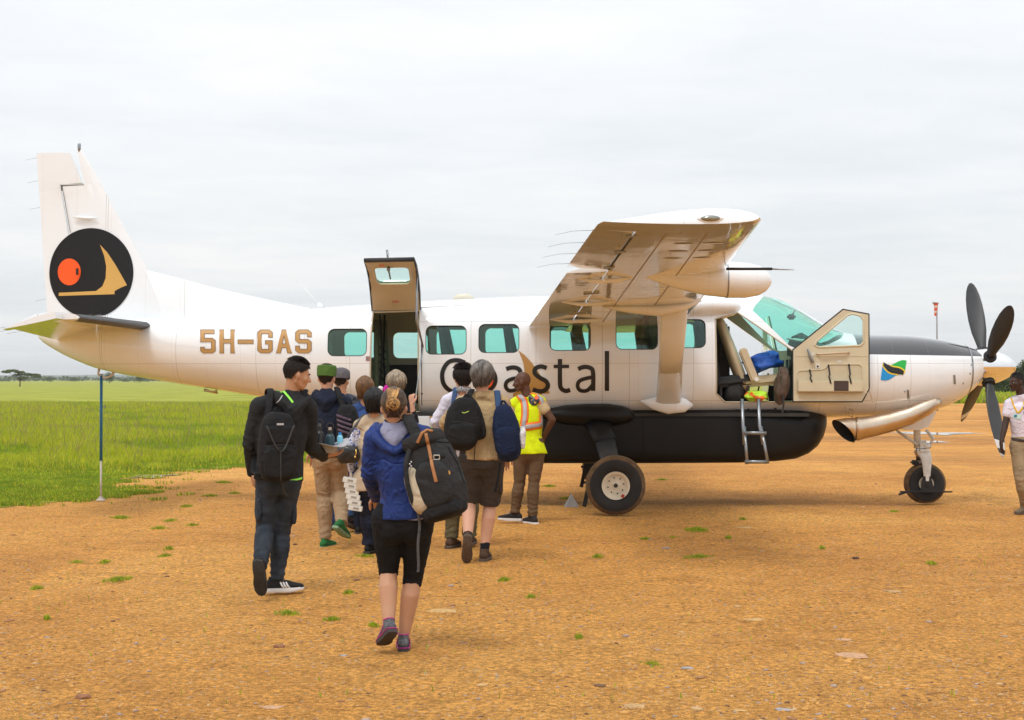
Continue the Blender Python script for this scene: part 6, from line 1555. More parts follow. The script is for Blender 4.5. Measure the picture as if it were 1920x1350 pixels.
    def top(s, m, g=.022, hem=.0, sleeves=1.0, name='jacket', fold=.005, seed=1, voxel=.0105, belly=0, which='lr', collar=0, waist=.86, cuff=0, hipw=.165, post=None, extra=0):
        mb = MB(); s.torso(mb, g, hem, belly, waist=waist, hipw=hipw, extra=extra)
        for d in which: s.arm(mb, d, g*.8, sleeves, cuff=cuff)
        if collar: n = s.J['nk']; mb.tube([n-Vector((0, 0, .03)), n+(s.hd-n)*.18*collar], [(.085*s.k, .08*s.k), (.068*s.k, .068*s.k)], 18, wide=s.S)
        if post: post(mb)
        me = remesh(mb, voxel, 4, fold, seed, s.creases() if sleeves > .5 else ()); return link(name, me, m, s.root, smooth=True)
    def bottoms(s, m, g=.016, end=1.0, name='trousers', fold=.005, seed=2, voxel=.0105, endr=None, thigh=1., low=1., ankles=0, hipw=.165, rise=.06):
        mb = MB(); k = s.k; up = (s.sm-s.hm).normalized()
        mb.tube([s.hm-up*.08, s.hm-up*.02, s.hm+up*rise, s.hm+up*(rise+.06)], [(hipw*.85*k+g, .105*k+g), (hipw*1.02*k+g, .12*k+g), (hipw*.98*k+g, .112*k+g), (hipw*.92*k+g, .105*k+g)], 22, wide=s.S)
        mb.ball(s.hm-s.F*.035-up*.05+s.S*.055, (.095*k+g*.5, .082*k, .11*k)); mb.ball(s.hm-s.F*.035-up*.05-s.S*.055, (.095*k+g*.5, .082*k, .11*k)); mb.ball(s.hm-s.F*.035-up*.03, (.07*k+g, .085*k, .10*k))
        for d in 'lr': s.leg(mb, d, g, end, thigh, low, endr)
        me = remesh(mb, voxel, 4, fold, seed, s.creases(False, True, .005, ankles)); o = link(name, me, m, s.root, smooth=True); s.last = o.name; return o
def soft_box(name, par, c, r, m, M=None, e=.62, fold=.004, seed=1, voxel=.011, bulge=None, extra=None, root=None):
    """stuffed bag shape: superellipsoid with folds; r = half sizes; bulge(p)->p optional"""
    bm = bmesh.new(); bmesh.ops.create_icosphere(bm, subdivisions=4, radius=1)
    for v in bm.verts:
        n = v.co.normalized(); q = Vector([math.copysign(abs(a)**e, a) for a in n]); mx = max(abs(q.x), abs(q.y), abs(q.z), .01)
        p = Vector((q.x*r[0], q.y*r[1], q.z*r[2])); 
        if bulge: p = bulge(p)
        v.co = p
    me = bpy.data.meshes.new('t'); bm.to_mesh(me); bm.free(); V = [v.co.copy() for v in me.vertices]; Fc = [list(p.vertices) for p in me.polygons]; bpy.data.meshes.remove(me)
    mb = MB(); mb.add(V, Fc)
    if extra: extra(mb)
    me = remesh(mb, voxel, 3, fold, seed, zs=1.0, ff=12.)
    MM = (Matrix.Translation(c) @ (M.to_4x4() if M is not None else Matrix.Identity(4))); me.transform(MM); return link(name, me, m, par, smooth=True)
from mathutils.bvhtree import BVHTree
def on_surface(obj, pts, off, d=Vector((0, 1, 0))):
    me = obj.data; bvh = BVHTree.FromPolygons([v.co for v in me.vertices], [list(p.vertices) for p in me.polygons]); out = []
    for p in pts:
        h = bvh.ray_cast(Vector(p)-d*1.0, d, 3.0)
        if h[0] is None: h = bvh.find_nearest(Vector(p))
        out.append(h[0]-d*off if h[0] is not None else Vector(p))
    return out
def band(P, obj, px, w, m, name, off=.006, wide=None, n=14, t=.004):
    Q = [Vector((a[0], a[1])) for a in px]; C = []
    for i in range(len(Q)-1):
        p0 = Q[max(i-1, 0)]; p1 = Q[i]; p2 = Q[i+1]; p3 = Q[min(i+2, len(Q)-1)]
        for j in range(n): u = j/n; C.append(.5*((2*p1)+(p2-p0)*u+(2*p0-5*p1+4*p2-p3)*u*u+(3*p1-p0-3*p2+p3)*u**3))
    C.append(Q[-1]); k = P.Y0/F; V = []; fs = []
    for i, p in enumerate(C):
        d = (C[min(i+1, len(C)-1)]-C[max(i-1, 0)]).normalized(); q = Vector((-d.y, d.x))*w/2/k
        for f in (-1, -.33, .33, 1): V.append(pw(P, p.x+q.x*f, p.y+q.y*f))
    V = on_surface(obj, V, off)
    for i in range(len(C)-1):
        for j in range(3): fs.append((i*4+j, i*4+j+1, i*4+j+5, i*4+j+4))
    mb = MB(); mb.add(V, fs); me = mb.mesh(name); o = link(name, me, m, P.root, smooth=True); sm = o.modifiers.new('s', 'SOLIDIFY'); sm.thickness = t; return o
def patch(P, obj, ring, m, name, off): mb = MB(); c = sum((Vector(p) for p in ring), Vector((0, 0)))/len(ring); V = [pw(P, c.x, c.y)]+[pw(P, *p) for p in ring]; V = on_surface(obj, V, off); n = len(ring); mb.add(V, [(0, 1+i, 1+(i+1) % n) for i in range(n)]); return mb.build(name, m, P.root, smooth=True)
UP = Vector((0, 0, 1))
def pw(P, px, py, dy=0): return W(px, py, P.Y0+dy)-P.o
# fabrics
F_jkt = cloth('jacket_black', (.022, .023, .024), bs=120); F_jean = cloth('jeans_charcoal', (.022, .028, .038), mix2=(.045, .055, .072)); F_neon = mat('neon_green', (.30, .95, .08), .5)
F_refl = mat('reflective_grey', (.45, .45, .45), .4); F_pack = cloth('pack_black', (.016, .016, .017), var=.3); F_navy = cloth('navy_sweat', (.013, .017, .034)); F_khaki = cloth('khaki_cotton', (.36, .25, .15)); F_green = cloth('cap_green', (.085, .165, .035))
M_sw = mat('sole_white', (.72, .72, .72), .6); M_sk = mat('sole_black', (.03, .028, .026), .8, .3, 20); M_sbr = mat('sole_brown', (.10, .07, .05), .85, .3, 20)

# 1 ---- man in the black jacket, left
P = Person(11.11, dict(hd=(557, 703, .0), nk=(546, 742, .02), sl=(487, 762, -.02), sr=(577, 764, .10), el=(470, 830, .02), er=(583, 838, .22), wl=(474, 884, .12), wr=(607, 854, .42), hl=(503, 893, 0), hr=(544, 893, .04), kl=(497, 990, .04), kr=(528, 1000, .12), al=(489, 1062, -.26), ar=(520, 1087, .05)),
           'man in black hooded jacket with neon green trim, carrying bottles on an upturned hat', 'tan', R(66), R(-14), 1.0)
P.foot = dict(l=(Vector((.05, .35, -.93)).normalized(), Vector((0, .93, .35))), r=(Vector((.97, .25, 0)).normalized(), UP)); P.hands = dict(l=(Vector((.02, .15, -1)), Vector((1, .2, 0)), 1, .7), r=(Vector((.9, .35, .05)), Vector((0, 0, 1)), 1, .35)); P.body()
H1 = hairmat('hair_black_short', (.018, .012, .009)); hair(P.root, P.hd, P.HM, P.k, H1, nape=-.040, vol=.009, n=5200, seed=3, r=.0017, front=.082, sidez=.022, messy=.003, mode='short', tuck=.38, L=.018)
T_ = lambda x, y, z: P.hd+P.HM @ Vector((x, y, z))
mb = MB()
for sg in (-1, 1): mb.tube([T_(sg*.048, .074, .022), T_(sg*.032, .087, .027), T_(sg*.014, .090, .023)], .004, 6)
mb.build('eyebrow', H1, P.root)
P.top(F_jkt, .026, .03, name='jacket', fold=.006, seed=11, cuff=.006, hipw=.162)
def hood(P, m, c, w=.13, seed=1, name='hood', drop_=.13, lean=None):
    n = P.J['nk']; mb = MB(); S_ = P.S; F_ = P.F
    pts = [n+S_*w*.78+F_*.035+UP*.012, n+S_*w*.9-F_*.03-UP*.015, n+S_*w*.5-F_*.085-UP*.055*1.1, n-F_*.105-UP*drop_*.72, n-S_*w*.5-F_*.085-UP*.055*1.1, n-S_*w*.9-F_*.03-UP*.015, n-S_*w*.78+F_*.035+UP*.012]
    mb.tube(pts, [(.03, .035), (.040, .040), (.050, .050), (.060, .060), (.050, .050), (.040, .040), (.03, .035)], 14, wide=UP, round_=True)
    mb.tube([n-F_*.06-UP*.0, n-F_*.10-UP*drop_*.45, n-F_*.115-UP*drop_*.95], [(.085, .035), (.105, .045), (.06, .03)], 16, wide=S_, round_=True)
    me = remesh(mb, .010, 4, .011, seed, ff=7.); return link(name, me, m, P.root, smooth=True)
HO = hood(P, F_jkt, 0, seed=4, drop_=.17); JO = bpy.data.objects[P.root.children[-2].name]
def onto(name): return [o for o in P.root.children if o.name.split('.')[0] == name][0]
band(P, HO, [(517, 724), (530, 730), (542, 741), (553, 754)], .013, F_neon, 'neon_piping', .004)
band(P, HO, [(505, 764), (515, 759), (527, 751), (533, 741)], .006, F_refl, 'reflective_piping', .003)
band(P, onto('jacket'), [(513, 772), (511, 780), (508, 790)], .006, F_refl, 'reflective_piping', .004)
band(P, onto('jacket'), [(547, 900), (560, 898), (574, 895)], .014, F_neon, 'hem_trim', .004)
P.bottoms(F_jean, .014, 1.0, name='jeans', fold=.004, seed=12, ankles=.006, endr=.055)
for d, px in (('l', 485), ('r', 556)):       # thigh pockets
    a = P.J['h'+d].lerp(P.J['k'+d], .62); s_ = -1 if d == 'l' else 1; soft_box('cargo_pocket', P.root, a+P.S*s_*.062-P.F*.02, (.022, .06, .095), F_jean, frame_from(P.F, UP), .5, .003, 5)
shoe(P.root, P.J['al'], P.foot['l'][0], P.foot['l'][1], 1.03, F_jkt, M_sk); shoe(P.root, P.J['ar'], P.foot['r'][0], P.foot['r'][1], 1.03, F_jkt, M_sw, accent=M_sw, laces=F_jkt)
# his backpack
def backpack(P, c, r, m, label, straps=True, M=None, pocket=True, seed=1, e=.55, logo=None, m2=None, name='backpack', cat='backpack', handle=True):
    b = empty(name, P.o+c, 0, label, cat); M = M or frame_from(P.F, UP); X, Fv, U = (M @ Vector(v) for v in ((1, 0, 0), (0, 1, 0), (0, 0, 1)))
    def bul(p):
        t = (p.z/r[2]+1)/2; p.x *= 1.0-.16*max(0, t-.55)/.45; p.y *= 1.08-.32*t; return p
    soft_box('bag_body', b, Vector(), r, m, M, e, .005, seed, bulge=bul)
    if pocket:
        soft_box('front_pocket', b, -Fv*r[1]*.80-U*r[2]*.42, (r[0]*.80, r[1]*.42, r[2]*.46), m2 or m, M, .5, .004, seed+1); soft_box('upper_pocket', b, -Fv*r[1]*.66+U*r[2]*.34, (r[0]*.74, r[1]*.36, r[2]*.30), m2 or m, M, .5, .004, seed+2)
    z = M_trimdk
    strap(b, [-Fv*r[1]*.9-X*r[0]*.72+U*r[2]*.02, -Fv*r[1]*1.02+U*r[2]*.08, -Fv*r[1]*.9+X*r[0]*.72+U*r[2]*.02], .006, z, 'zip', .004)
    if handle: strap(b, [U*r[2]*.94-X*.03+Fv*r[1]*.3, U*(r[2]+.03)+Fv*r[1]*.3, U*r[2]*.94+X*.03+Fv*r[1]*.3], .02, m, 'carry_loop', .006)
    if logo: mb = MB(); mb.box(-Fv*(r[1]*1.02)+U*r[2]*.66, (.05, .006, .014), M); mb.build('logo_tag', logo, b)
    return b, X, Fv, U
c1 = pw(P, 521, 838, -.19)
bk, X, Fv, U = backpack(P, c1, (.145, .095, .255), F_pack, 'slim black camera backpack on the back of the man with the bottles', seed=21, logo=F_refl)
strap(bk, [-Fv*.10-X*.10+U*.16, -Fv*.125-X*.0-U*.03, -Fv*.10+X*.10+U*.16], .012, M_trimdk, 'compression_strap'); strap(bk, [-Fv*.115-U*.02, -Fv*.12-U*.24], .010, M_trimdk, 'compression_strap')
for sg, dd in ((-1, 'sl'), (1, 'sr')):
    sj = P.J[dd]; a = sj.lerp(P.J['nk'], .30)-c1+UP*.085; strap(bk, [X*sg*.07+U*.20+Fv*.05, a-P.F*.06, a+P.F*.05, a+P.F*.10-UP*.12, X*sg*.13-U*.14+Fv*.25, X*sg*.13-U*.20+Fv*.06], .05, F_pack, 'shoulder_strap', .014)
strap(bk, [X*.03-U*.25, X*.05-U*.33, X*.07-U*.36], .014, M_trimdk, 'loose_strap', wide=(1, 0, 0))
# upturned hat used as a tray, with bottles standing in it
hw = P.o+pw(P, 611, 834, .42); hat = empty('sun_hat', hw, 0, 'grey wide-brimmed hat held upside down like a tray', 'hat'); rings = []
for rr_, zz in [(.001, -.06), (.07, -.06), (.085, -.045), (.09, -.01), (.095, .0), (.13, .004), (.175, .012)]:
    rings.append([Vector((rr_*math.cos(a)*1.05, rr_*math.sin(a)*.95, zz+(.022*math.sin(a*2+.6)+.012*math.sin(a*3))*(rr_/.175)**2)) for a in np.linspace(0, 2*math.pi, 40, endpoint=False)])
mb = MB(); mb.loft(rings+[[p+Vector((0, 0, .005)) for p in r] for r in rings[::-1]]); mb.build('brim', cloth('hat_grey', (.36, .36, .38)), hat, smooth=True)
def bottle(loc, label, m, mc, h=.15, r=.034, ring=True, clear=False):
    b = empty('water_bottle', loc, 0, label, 'bottle'); mb = MB(); mb.lathe([(.001, 0), (r, .0), (r*1.02, .01), (r*1.02, h*.72), (r*.8, h*.86), (r*.5, h*.92), (r*.5, h)], (0, 0, 0), 'z', 22); mb.build('bottle_body', m, b, smooth=True, sharp=50)
    mb = MB(); mb.lathe([(r*.58, h*.98), (r*.6, h*1.0), (r*.6, h*1.14), (r*.001, h*1.15)], (0, 0, 0), 'z', 20); mb.build('cap', mc, b, smooth=True, sharp=50)
    if ring: mb = MB(); mb.tube([Vector((r*.75*math.cos(a), 0, h*1.16+r*.75+r*.75*math.sin(a))) for a in np.linspace(-.9, 4.05, 18)], .0045, 6); mb.build('carry_ring', M_trimdk, b, smooth=True); mb = MB(); mb.box((0, -r*.3, h*1.2), (r*.7, .01, .03), bev=.003); mb.build('spout', M_metal, b)
    return b
bottle(hw+Vector((-.045, -.02, -.035)), 'taller black flask with ring cap, left of the two flasks on the hat', mat('flask_black', (.014, .014, .016), .35), M_trimdk, .155)
bottle(hw+Vector((.035, -.01, -.04)), 'shorter dark teal flask with ring cap, right of the two flasks on the hat', mat('flask_teal', (.012, .05, .065), .35), M_trimdk, .135)
bb = bottle(hw+Vector((.105, .04, -.005)), 'small clear plastic water bottle with bright blue cap', mat('bottle_clear_blue', (.20, .55, .72), .1), mat('cap_blue', (.0, .25, .75), .4), .085, .022, ring=False)

# 2 ---- green cap
P = Person(14.29, dict(hd=(613, 709, 0), nk=(613, 736, 0), sl=(582, 755, 0), sr=(646, 755, 0), el=(577, 805, .05), er=(655, 805, .05), wl=(585, 848, .2), wr=(650, 850, .2), hl=(603, 852, 0), hr=(636, 852, 0), kl=(608, 930, .08), kr=(638, 925, .10), al=(611, 1012, .05), ar=(641, 982, -.18)),
           'person in green cap, navy hooded sweatshirt, khaki trousers and green shoes', 'fair', R(12), R(-4), 1.0)
P.foot = dict(l=(Vector((.35, .92, 0)).normalized(), UP), r=(Vector((.35, .70, -.45)).normalized(), Vector((.3, .4, .85)).normalized())); P.body()
hair(P.root, P.hd, P.HM, 1, hairmat('hair_dark_brown', (.035, .018, .010)), nape=-.065, vol=.005, n=3000, seed=5, r=.0018, front=.05, sidez=.0, messy=.004, mode='short', tuck=.40, L=.024)
def flatcap(P, m, k=1.0, peak=1, name='cap', z0=.035, top=.118, rt=.088, rb=.092, soft=False, back=False):
    c = P.hd; M = P.HM; e = empty(name, P.o+c, 0, None, None); e.parent = None
    return e, c, M
def cap_on(P, m, label, military=True, back=False):
    c = P.hd; M = P.HM; e = empty('cap', P.o+c, 0, label, 'cap'); mb = MB(); rings = []
    prof = [(.95, .030), (.98, .045), (1.0, .09), (.98, .112), (.90, .120), (.5, .124), (.02, .124)] if military else [(.97, .035), (1.0, .055), (.97, .09), (.84, .115), (.60, .130), (.30, .138), (.02, .140)]
    for e_, z in prof: rings.append([M @ Vector((.092*e_*math.sin(a), -.010+.112*e_*math.cos(a), z-(.014 if math.cos(a) < 0 and z < .05 else 0))) for a in np.linspace(0, 2*math.pi, 32, endpoint=False)])
    mb.loft(rings+[[p*.97 for p in r] for r in rings[::-1]]); mb.build('crown', m, e, smooth=True, sharp=40)
    mb = MB(); s_ = -1 if back else 1; rr_ = []
    for f in np.linspace(0, 1, 7): rr_.append([M @ Vector(((-.075+.15*t)*(1-.35*f*f), s_*(.085+(.075*f)*(1-abs(2*t-1)**2.5)+.02*f-.03*abs(2*t-1)**2), .040-.018*f+.016*(1-abs(2*t-1)**2))) for t in np.linspace(0, 1, 11)])
    mb.loft(rr_, cap=False, closed=False); pk = mb.mesh('p'); o = link('peak', pk, m, e, smooth=True); sm = o.modifiers.new('s', 'SOLIDIFY'); sm.thickness = .004
    strap(e, [M @ Vector((-.05, -s_*.112, .025)), M @ Vector((0, -s_*.122, .024)), M @ Vector((.05, -s_*.112, .025))], .014, m, 'back_strap', .004, wide=UP)
    return e
cap_on(P, F_green, 'olive green flat-topped field cap'); P.top(F_navy, .030, .03, name='sweatshirt', fold=.007, seed=31); hood(P, F_navy, 0, seed=6, drop_=.15)
P.bottoms(F_khaki, .018, 1.0, fold=.006, seed=32, ankles=.005, endr=.062); gsh = cloth('shoe_green', (.03, .16, .05))
for d in 'lr': shoe(P.root, P.J['a'+d], *P.foot[d], .98, gsh, mat('sole_grey_green', (.18, .28, .16), .7) if d == 'l' else bpy.data.materials['sole_grey_green'])
c2 = pw(P, 654, 806, -.17); b2, X, Fv, U = backpack(P, c2, (.115, .10, .24), F_pack, 'black backpack with purple-grey stripes slung on the shoulder of the person in green cap', M=frame_from(P.F+P.S*.35, UP-P.S*.12), seed=41)
pl = cloth('stripe_purple', (.12, .085, .13))
for i in range(4): strap(b2, [-Fv*.105-X*.06+U*(.15-.045*i), -Fv*.13+U*(.125-.045*i), -Fv*.105+X*.085+U*(.085-.045*i)], .022, pl, 'stripe_band', .006, wide=UP)
strap(b2, [U*.20-X*.03, P.J['sr'].lerp(P.J['nk'], .4)-c2+UP*.09-P.F*.05, P.J['sr'].lerp(P.J['nk'], .4)-c2+UP*.07+P.F*.08, P.J['sr']-c2-UP*.15+P.F*.15], .05, F_pack, 'shoulder_strap', .014)

# 3 ---- grey cap
P = Person(15.8, dict(hd=(640, 714, 0), nk=(641, 741, 0), sl=(612, 757, 0), sr=(671, 757, 0), el=(606, 805, .05), er=(678, 805, .05), wl=(612, 845, .15), wr=(672, 845, .2), hl=(626, 850, 0), hr=(655, 850, 0), kl=(627, 920, .1), kr=(655, 918, .1), al=(628, 985, .1), ar=(656, 972, -.15)),
           'person in grey cap and grey-blue top, mostly hidden behind the green-capped walker', 'light', R(18), R(-6), .97)
P.foot = dict(l=(Vector((.3, .95, 0)).normalized(), UP), r=(Vector((.6, .7, -.35)).normalized(), Vector((.2, .4, .9)).normalized())); P.body()
hair(P.root, P.hd, P.HM, .97, hairmat('hair_brown_short', (.03, .016, .010)), nape=-.065, vol=.005, n=3000, seed=8, r=.0018, front=.05, sidez=-.01, messy=.004, mode='short', tuck=.40, L=.024); cap_on(P, cloth('cap_grey', (.13, .12, .13)), 'faded grey baseball cap', False)
P.top(cloth('tee_bluegrey', (.055, .062, .085)), .020, .02, .45, 'shirt', .005, 33); P.bottoms(cloth('jeans_blue', (.022, .045, .11), mix2=(.05, .09, .18)), .014, 1.0, 'jeans', .005, 34, ankles=.004, endr=.055)
for d in 'lr': shoe(P.root, P.J['a'+d], *P.foot[d], .98, cloth('shoe_dark', (.045, .03, .025)) if d == 'l' else bpy.data.materials['shoe_dark'], M_sbr)
c3 = pw(P, 664, 790, -.10); backpack(P, c3, (.09, .09, .22), cloth('pack_slate', (.045, .05, .06)), 'slate grey backpack edge behind the striped backpack', seed=44, pocket=False, M=frame_from(P.F+P.S*.3, UP))

# 4 ---- brown bob
P = Person(15.5, dict(hd=(685, 729, 0), nk=(686, 757, 0), sl=(661, 772, 0), sr=(711, 772, 0), el=(655, 822, .05), er=(717, 822, .05), wl=(662, 855, .2), wr=(712, 855, .2), hl=(671, 865, 0), hr=(701, 865, 0), kl=(672, 930, .05), kr=(700, 930, .05), al=(673, 987, .1), ar=(700, 987, 0)),
           'woman with brown bobbed hair and blue top in the middle of the queue', 'light', R(15), 0, .92); P.foot = dict(l=(Vector((.1, 1, 0)), UP), r=(Vector((.1, 1, 0)), UP)); P.body()
hair(P.root, P.hd, P.HM, .95, hairmat('hair_chestnut', (.10, .045, .020), mix2=(.26, .13, .05)), nape=-.105, vol=.015, n=820, seed=12, r=.0065, front=.05, sidez=-.085, messy=.010, tuck=.22)
P.top(cloth('tee_blue', (.035, .075, .22)), .018, .04, .45, 'shirt', .005, 36); P.bottoms(F_navy, .012, 1.0, fold=.004, seed=37, endr=.055)
for d in 'lr': shoe(P.root, P.J['a'+d], *P.foot[d], .9, F_pack, M_sk)

# 5 ---- black hair, beige vest, floral shirt
P = Person(13.64, dict(hd=(702, 754, 0), nk=(703, 782, 0), sl=(675, 799, 0), sr=(733, 799, 0), el=(655, 850, .0), er=(742, 850, .05), wl=(662, 890, .12), wr=(738, 890, .2), hl=(682, 900, 0), hr=(716, 900, 0), kl=(689, 965, .05), kr=(716, 968, .05), al=(693, 1021, .08), ar=(722, 1024, .0)),
           'woman with short black hair in sleeveless beige vest over a white and blue floral shirt', 'tan', R(5), R(-4), .94); P.foot = dict(l=(Vector((.25, 1, 0)).normalized(), UP), r=(Vector((.1, 1, 0)), UP)); P.body()
hair(P.root, P.hd, P.HM, .96, hairmat('hair_jet', (.008, .007, .008)), nape=-.100, vol=.015, n=820, seed=14, r=.006, front=.05, sidez=-.08, messy=.012, tuck=.26)
def floral():
    m = cloth('floral_cotton', (.62, .64, .74)); nt = m.node_tree; N = nt.nodes; K = nt.links; v = N.new('ShaderNodeTexVoronoi'); v.inputs['Scale'].default_value = 26; tc = N.new('ShaderNodeTexCoord'); K.new(tc.outputs['Object'], v.inputs['Vector'])
    n = N.new('ShaderNodeTexNoise'); n.inputs['Scale'].default_value = 45; n.inputs['Detail'].default_value = 2; K.new(tc.outputs['Object'], n.inputs['Vector']); cr = N.new('ShaderNodeValToRGB'); e = cr.color_ramp.elements; cr.color_ramp.interpolation = 'CONSTANT'
    e[0].color = (.10, .14, .42, 1); e[1].position = .46; e[1].color = (.66, .68, .78, 1); K.new(n.outputs[0], cr.inputs[0]); K.new(cr.outputs[0], N['Principled BSDF'].inputs['Base Color']); return m
P.top(floral(), .016, .02, 1.0, 'shirt', .005, 51); P.top(cloth('vest_beige', (.47, .37, .26)), .034, .10, name='vest', fold=.005, seed=52, which='', extra=.01)
P.bottoms(cloth('trousers_navy', (.014, .017, .034)), .020, 1.0, fold=.006, seed=53, endr=.075, ankles=.005)
for d in 'lr': shoe(P.root, P.J['a'+d], *P.foot[d], .92, F_pack, M_sk)
hb = pw(P, 654, 852, -.09); o = empty('handbag', P.o+hb, 0, 'slouchy black leather handbag with gold clasp beside the woman in beige vest', 'handbag'); M_lea = mat('leather_black', (.014, .013, .014), .32, .2, 8, .3, 30)
soft_box('bag_body', o, Vector(), (.105, .06, .085), M_lea, Matrix.Rotation(R(-8), 3, 'Y'), .6, .008, 61)
strap(o, [Vector((-.05, 0, .06)), pw(P, 655, 815, -.1)-hb, P.J['sl'].lerp(P.J['nk'], .25)-hb+UP*.085, P.J['sl']-hb+P.F*.12+UP*.0, Vector((.07, .05, .06))], .022, M_lea, 'bag_handle', .008); mb = MB(); mb.tube([Vector((.07, -.055, .05)), Vector((.075, -.06, .02)), Vector((.065, -.062, -.01))], .006, 6); mb.ball((.065, -.062, -.02), .011, 8, 6); mb.build('clasp', mat('brass', (.75, .5, .15), .3, metal=1), o, smooth=True)
# folded white cartons in a carrier
bx = pw(P, 662, 928, -.06); o = empty('carton_stack', P.o+bx, 0, 'stack of small white printed cartons hanging in a clear carrier between the walkers', 'cartons'); M_ct = mat('carton_white', (.66, .65, .60), .6); M_cp = mat('carton_print', (.30, .28, .24), .7)
for i in range(6):
    cb = MB(); cb.box((.010*i-.025, 0, .135-.050*i), (.125, .09, .047), Matrix.Rotation(R(9), 3, 'Y'), bev=.003); c = cb.build('carton', M_ct, o); cb = MB(); cb.box((.010*i-.018, -.0462, .133-.050*i), (.05, .001, .018), Matrix.Rotation(R(9), 3, 'Y')); cb.build('carton_print', M_cp, c)
strap(o, [Vector((-.02, 0, .14)), Vector((-.015, 0, .20)), P.J['wl']+Vector((0, 0, -.06))-bx], .008, M_ct, 'carry_string')

# 6 ---- blonde woman at the steps
P = Person(16.8, dict(hd=(743, 718, 0), nk=(744, 746, 0), sl=(720, 762, 0), sr=(763, 764, 0), el=(716, 815, .05), er=(777, 790, -.10), wl=(722, 850, .2), wr=(772, 757, -.12), hl=(729, 850, 0), hr=(756, 850, 0), kl=(729, 905, .05), kr=(756, 905, .05), al=(730, 958, .08), ar=(756, 958, 0)),
           'woman with tousled grey-blonde hair and black top gripping the door stay at the steps', 'fair', R(10), 0, .92); P.foot = dict(l=(Vector((.1, 1, 0)), UP), r=(Vector((.1, 1, 0)), UP)); P.hands = dict(r=(Vector((-.05, .05, 1)), Vector((.3, 1, 0)), -1, 1.1)); P.body()
hair(P.root, P.hd, P.HM, .98, hairmat('hair_ash_blonde', (.23, .17, .11), mix2=(.55, .45, .33)), nape=-.085, vol=.018, n=900, seed=16, r=.0060, front=.05, sidez=-.06, messy=.024, tuck=.25)
P.top(cloth('tee_black', (.014, .014, .018)), .018, .02, .8, 'shirt', .005, 55); P.bottoms(F_navy, .012, 1.0, fold=.004, seed=56, endr=.055)
for d in 'lr': shoe(P.root, P.J['a'+d], *P.foot[d], .9, F_pack, M_sk)
c6 = pw(P, 719, 729, -.06); o = empty('rolled_scarf', P.o+c6, 0, 'rolled white and magenta scarf on the shoulder of the blonde woman', 'scarf')
for i, (dx, m_) in enumerate([(-.035, mat('scarf_white', (.75, .74, .70), .8)), (.03, mat('scarf_magenta', (.55, .005, .32), .8))]): soft_box('scarf_fold', o, Vector((dx, 0, -.01+.01*i)), (.032, .04, .042), m_, Matrix.Rotation(R(18), 3, 'Y'), .6, .003, 3+i, voxel=.008)
# 8 ---- white shirt, scarf
P = Person(14.15, dict(hd=(868, 710, 0), nk=(866, 738, 0), sl=(840, 752, 0), sr=(897, 752, 0), el=(817, 792, .02), er=(905, 800, .05), wl=(838, 822, .22), wr=(900, 840, .2), hl=(853, 852, 0), hr=(886, 852, 0), kl=(850, 935, .10), kr=(884, 930, .05), al=(846, 1010, .08), ar=(880, 1005, .1)),
           'dark-haired man in white long-sleeved shirt and checked scarf beside the grey-haired man', 'fair', R(-14), 0, 1.0); P.foot = dict(l=(Vector((.35, .93, 0)).normalized(), UP), r=(Vector((.2, 1, 0)).normalized(), UP)); P.body()
hair(P.root, P.hd, P.HM, 1, hairmat('hair_dark_wavy', (.022, .014, .012)), nape=-.060, vol=.012, n=4600, seed=18, r=.0021, front=.075, sidez=.005, messy=.010, mode='short', tuck=.35, L=.036)
P.top(cloth('shirt_white', (.66, .64, .74)), .022, .03, 1.0, 'shirt', .006, 61); P.bottoms(cloth('olive_cotton', (.12, .105, .055)), .022, 1.0, fold=.006, seed=62, endr=.075, ankles=.006)
bsh = cloth('shoe_brown', (.085, .05, .032))
for d in 'lr': shoe(P.root, P.J['a'+d], *P.foot[d], 1.02, bsh, M_sbr, laces=M_trimdk)
mb = MB(); n_ = P.J['nk']; mb.tube([n_+Vector((.075*math.cos(a), .07*math.sin(a), .035+.008*math.sin(3*a))) for a in np.linspace(0, 2*math.pi, 20)], [(.030, .022)]*20, 10, wide=UP); me = remesh(mb, .008, 2, .005, 9)
mch = mat('scarf_check', (.30, .31, .33), .9); nt = mch.node_tree; N = nt.nodes; ck = N.new('ShaderNodeTexChecker'); ck.inputs['Scale'].default_value = 90; ck.inputs[1].default_value = (.05, .06, .08, 1); ck.inputs[2].default_value = (.55, .55, .55, 1); tcn = N.new('ShaderNodeTexCoord'); nt.links.new(tcn.outputs['Object'], ck.inputs[0]); nt.links.new(ck.outputs[0], N['Principled BSDF'].inputs['Base Color'])
link('scarf', me, mch, P.root, smooth=True)
cj = pw(P, 848, 800, -.16); b, X, Fv, U = backpack(P, cj, (.09, .07, .17), cloth('pack_denim', (.045, .085, .19)), 'denim blue backpack of the man in the white shirt', seed=71, pocket=False); strap(b, [U*.14, P.J['sl'].lerp(P.J['nk'], .55)-cj+UP*.075-P.F*.06, P.J['sl'].lerp(P.J['nk'], .55)-cj+UP*.06+P.F*.08], .045, bpy.data.materials['pack_denim'], 'shoulder_strap', .012)

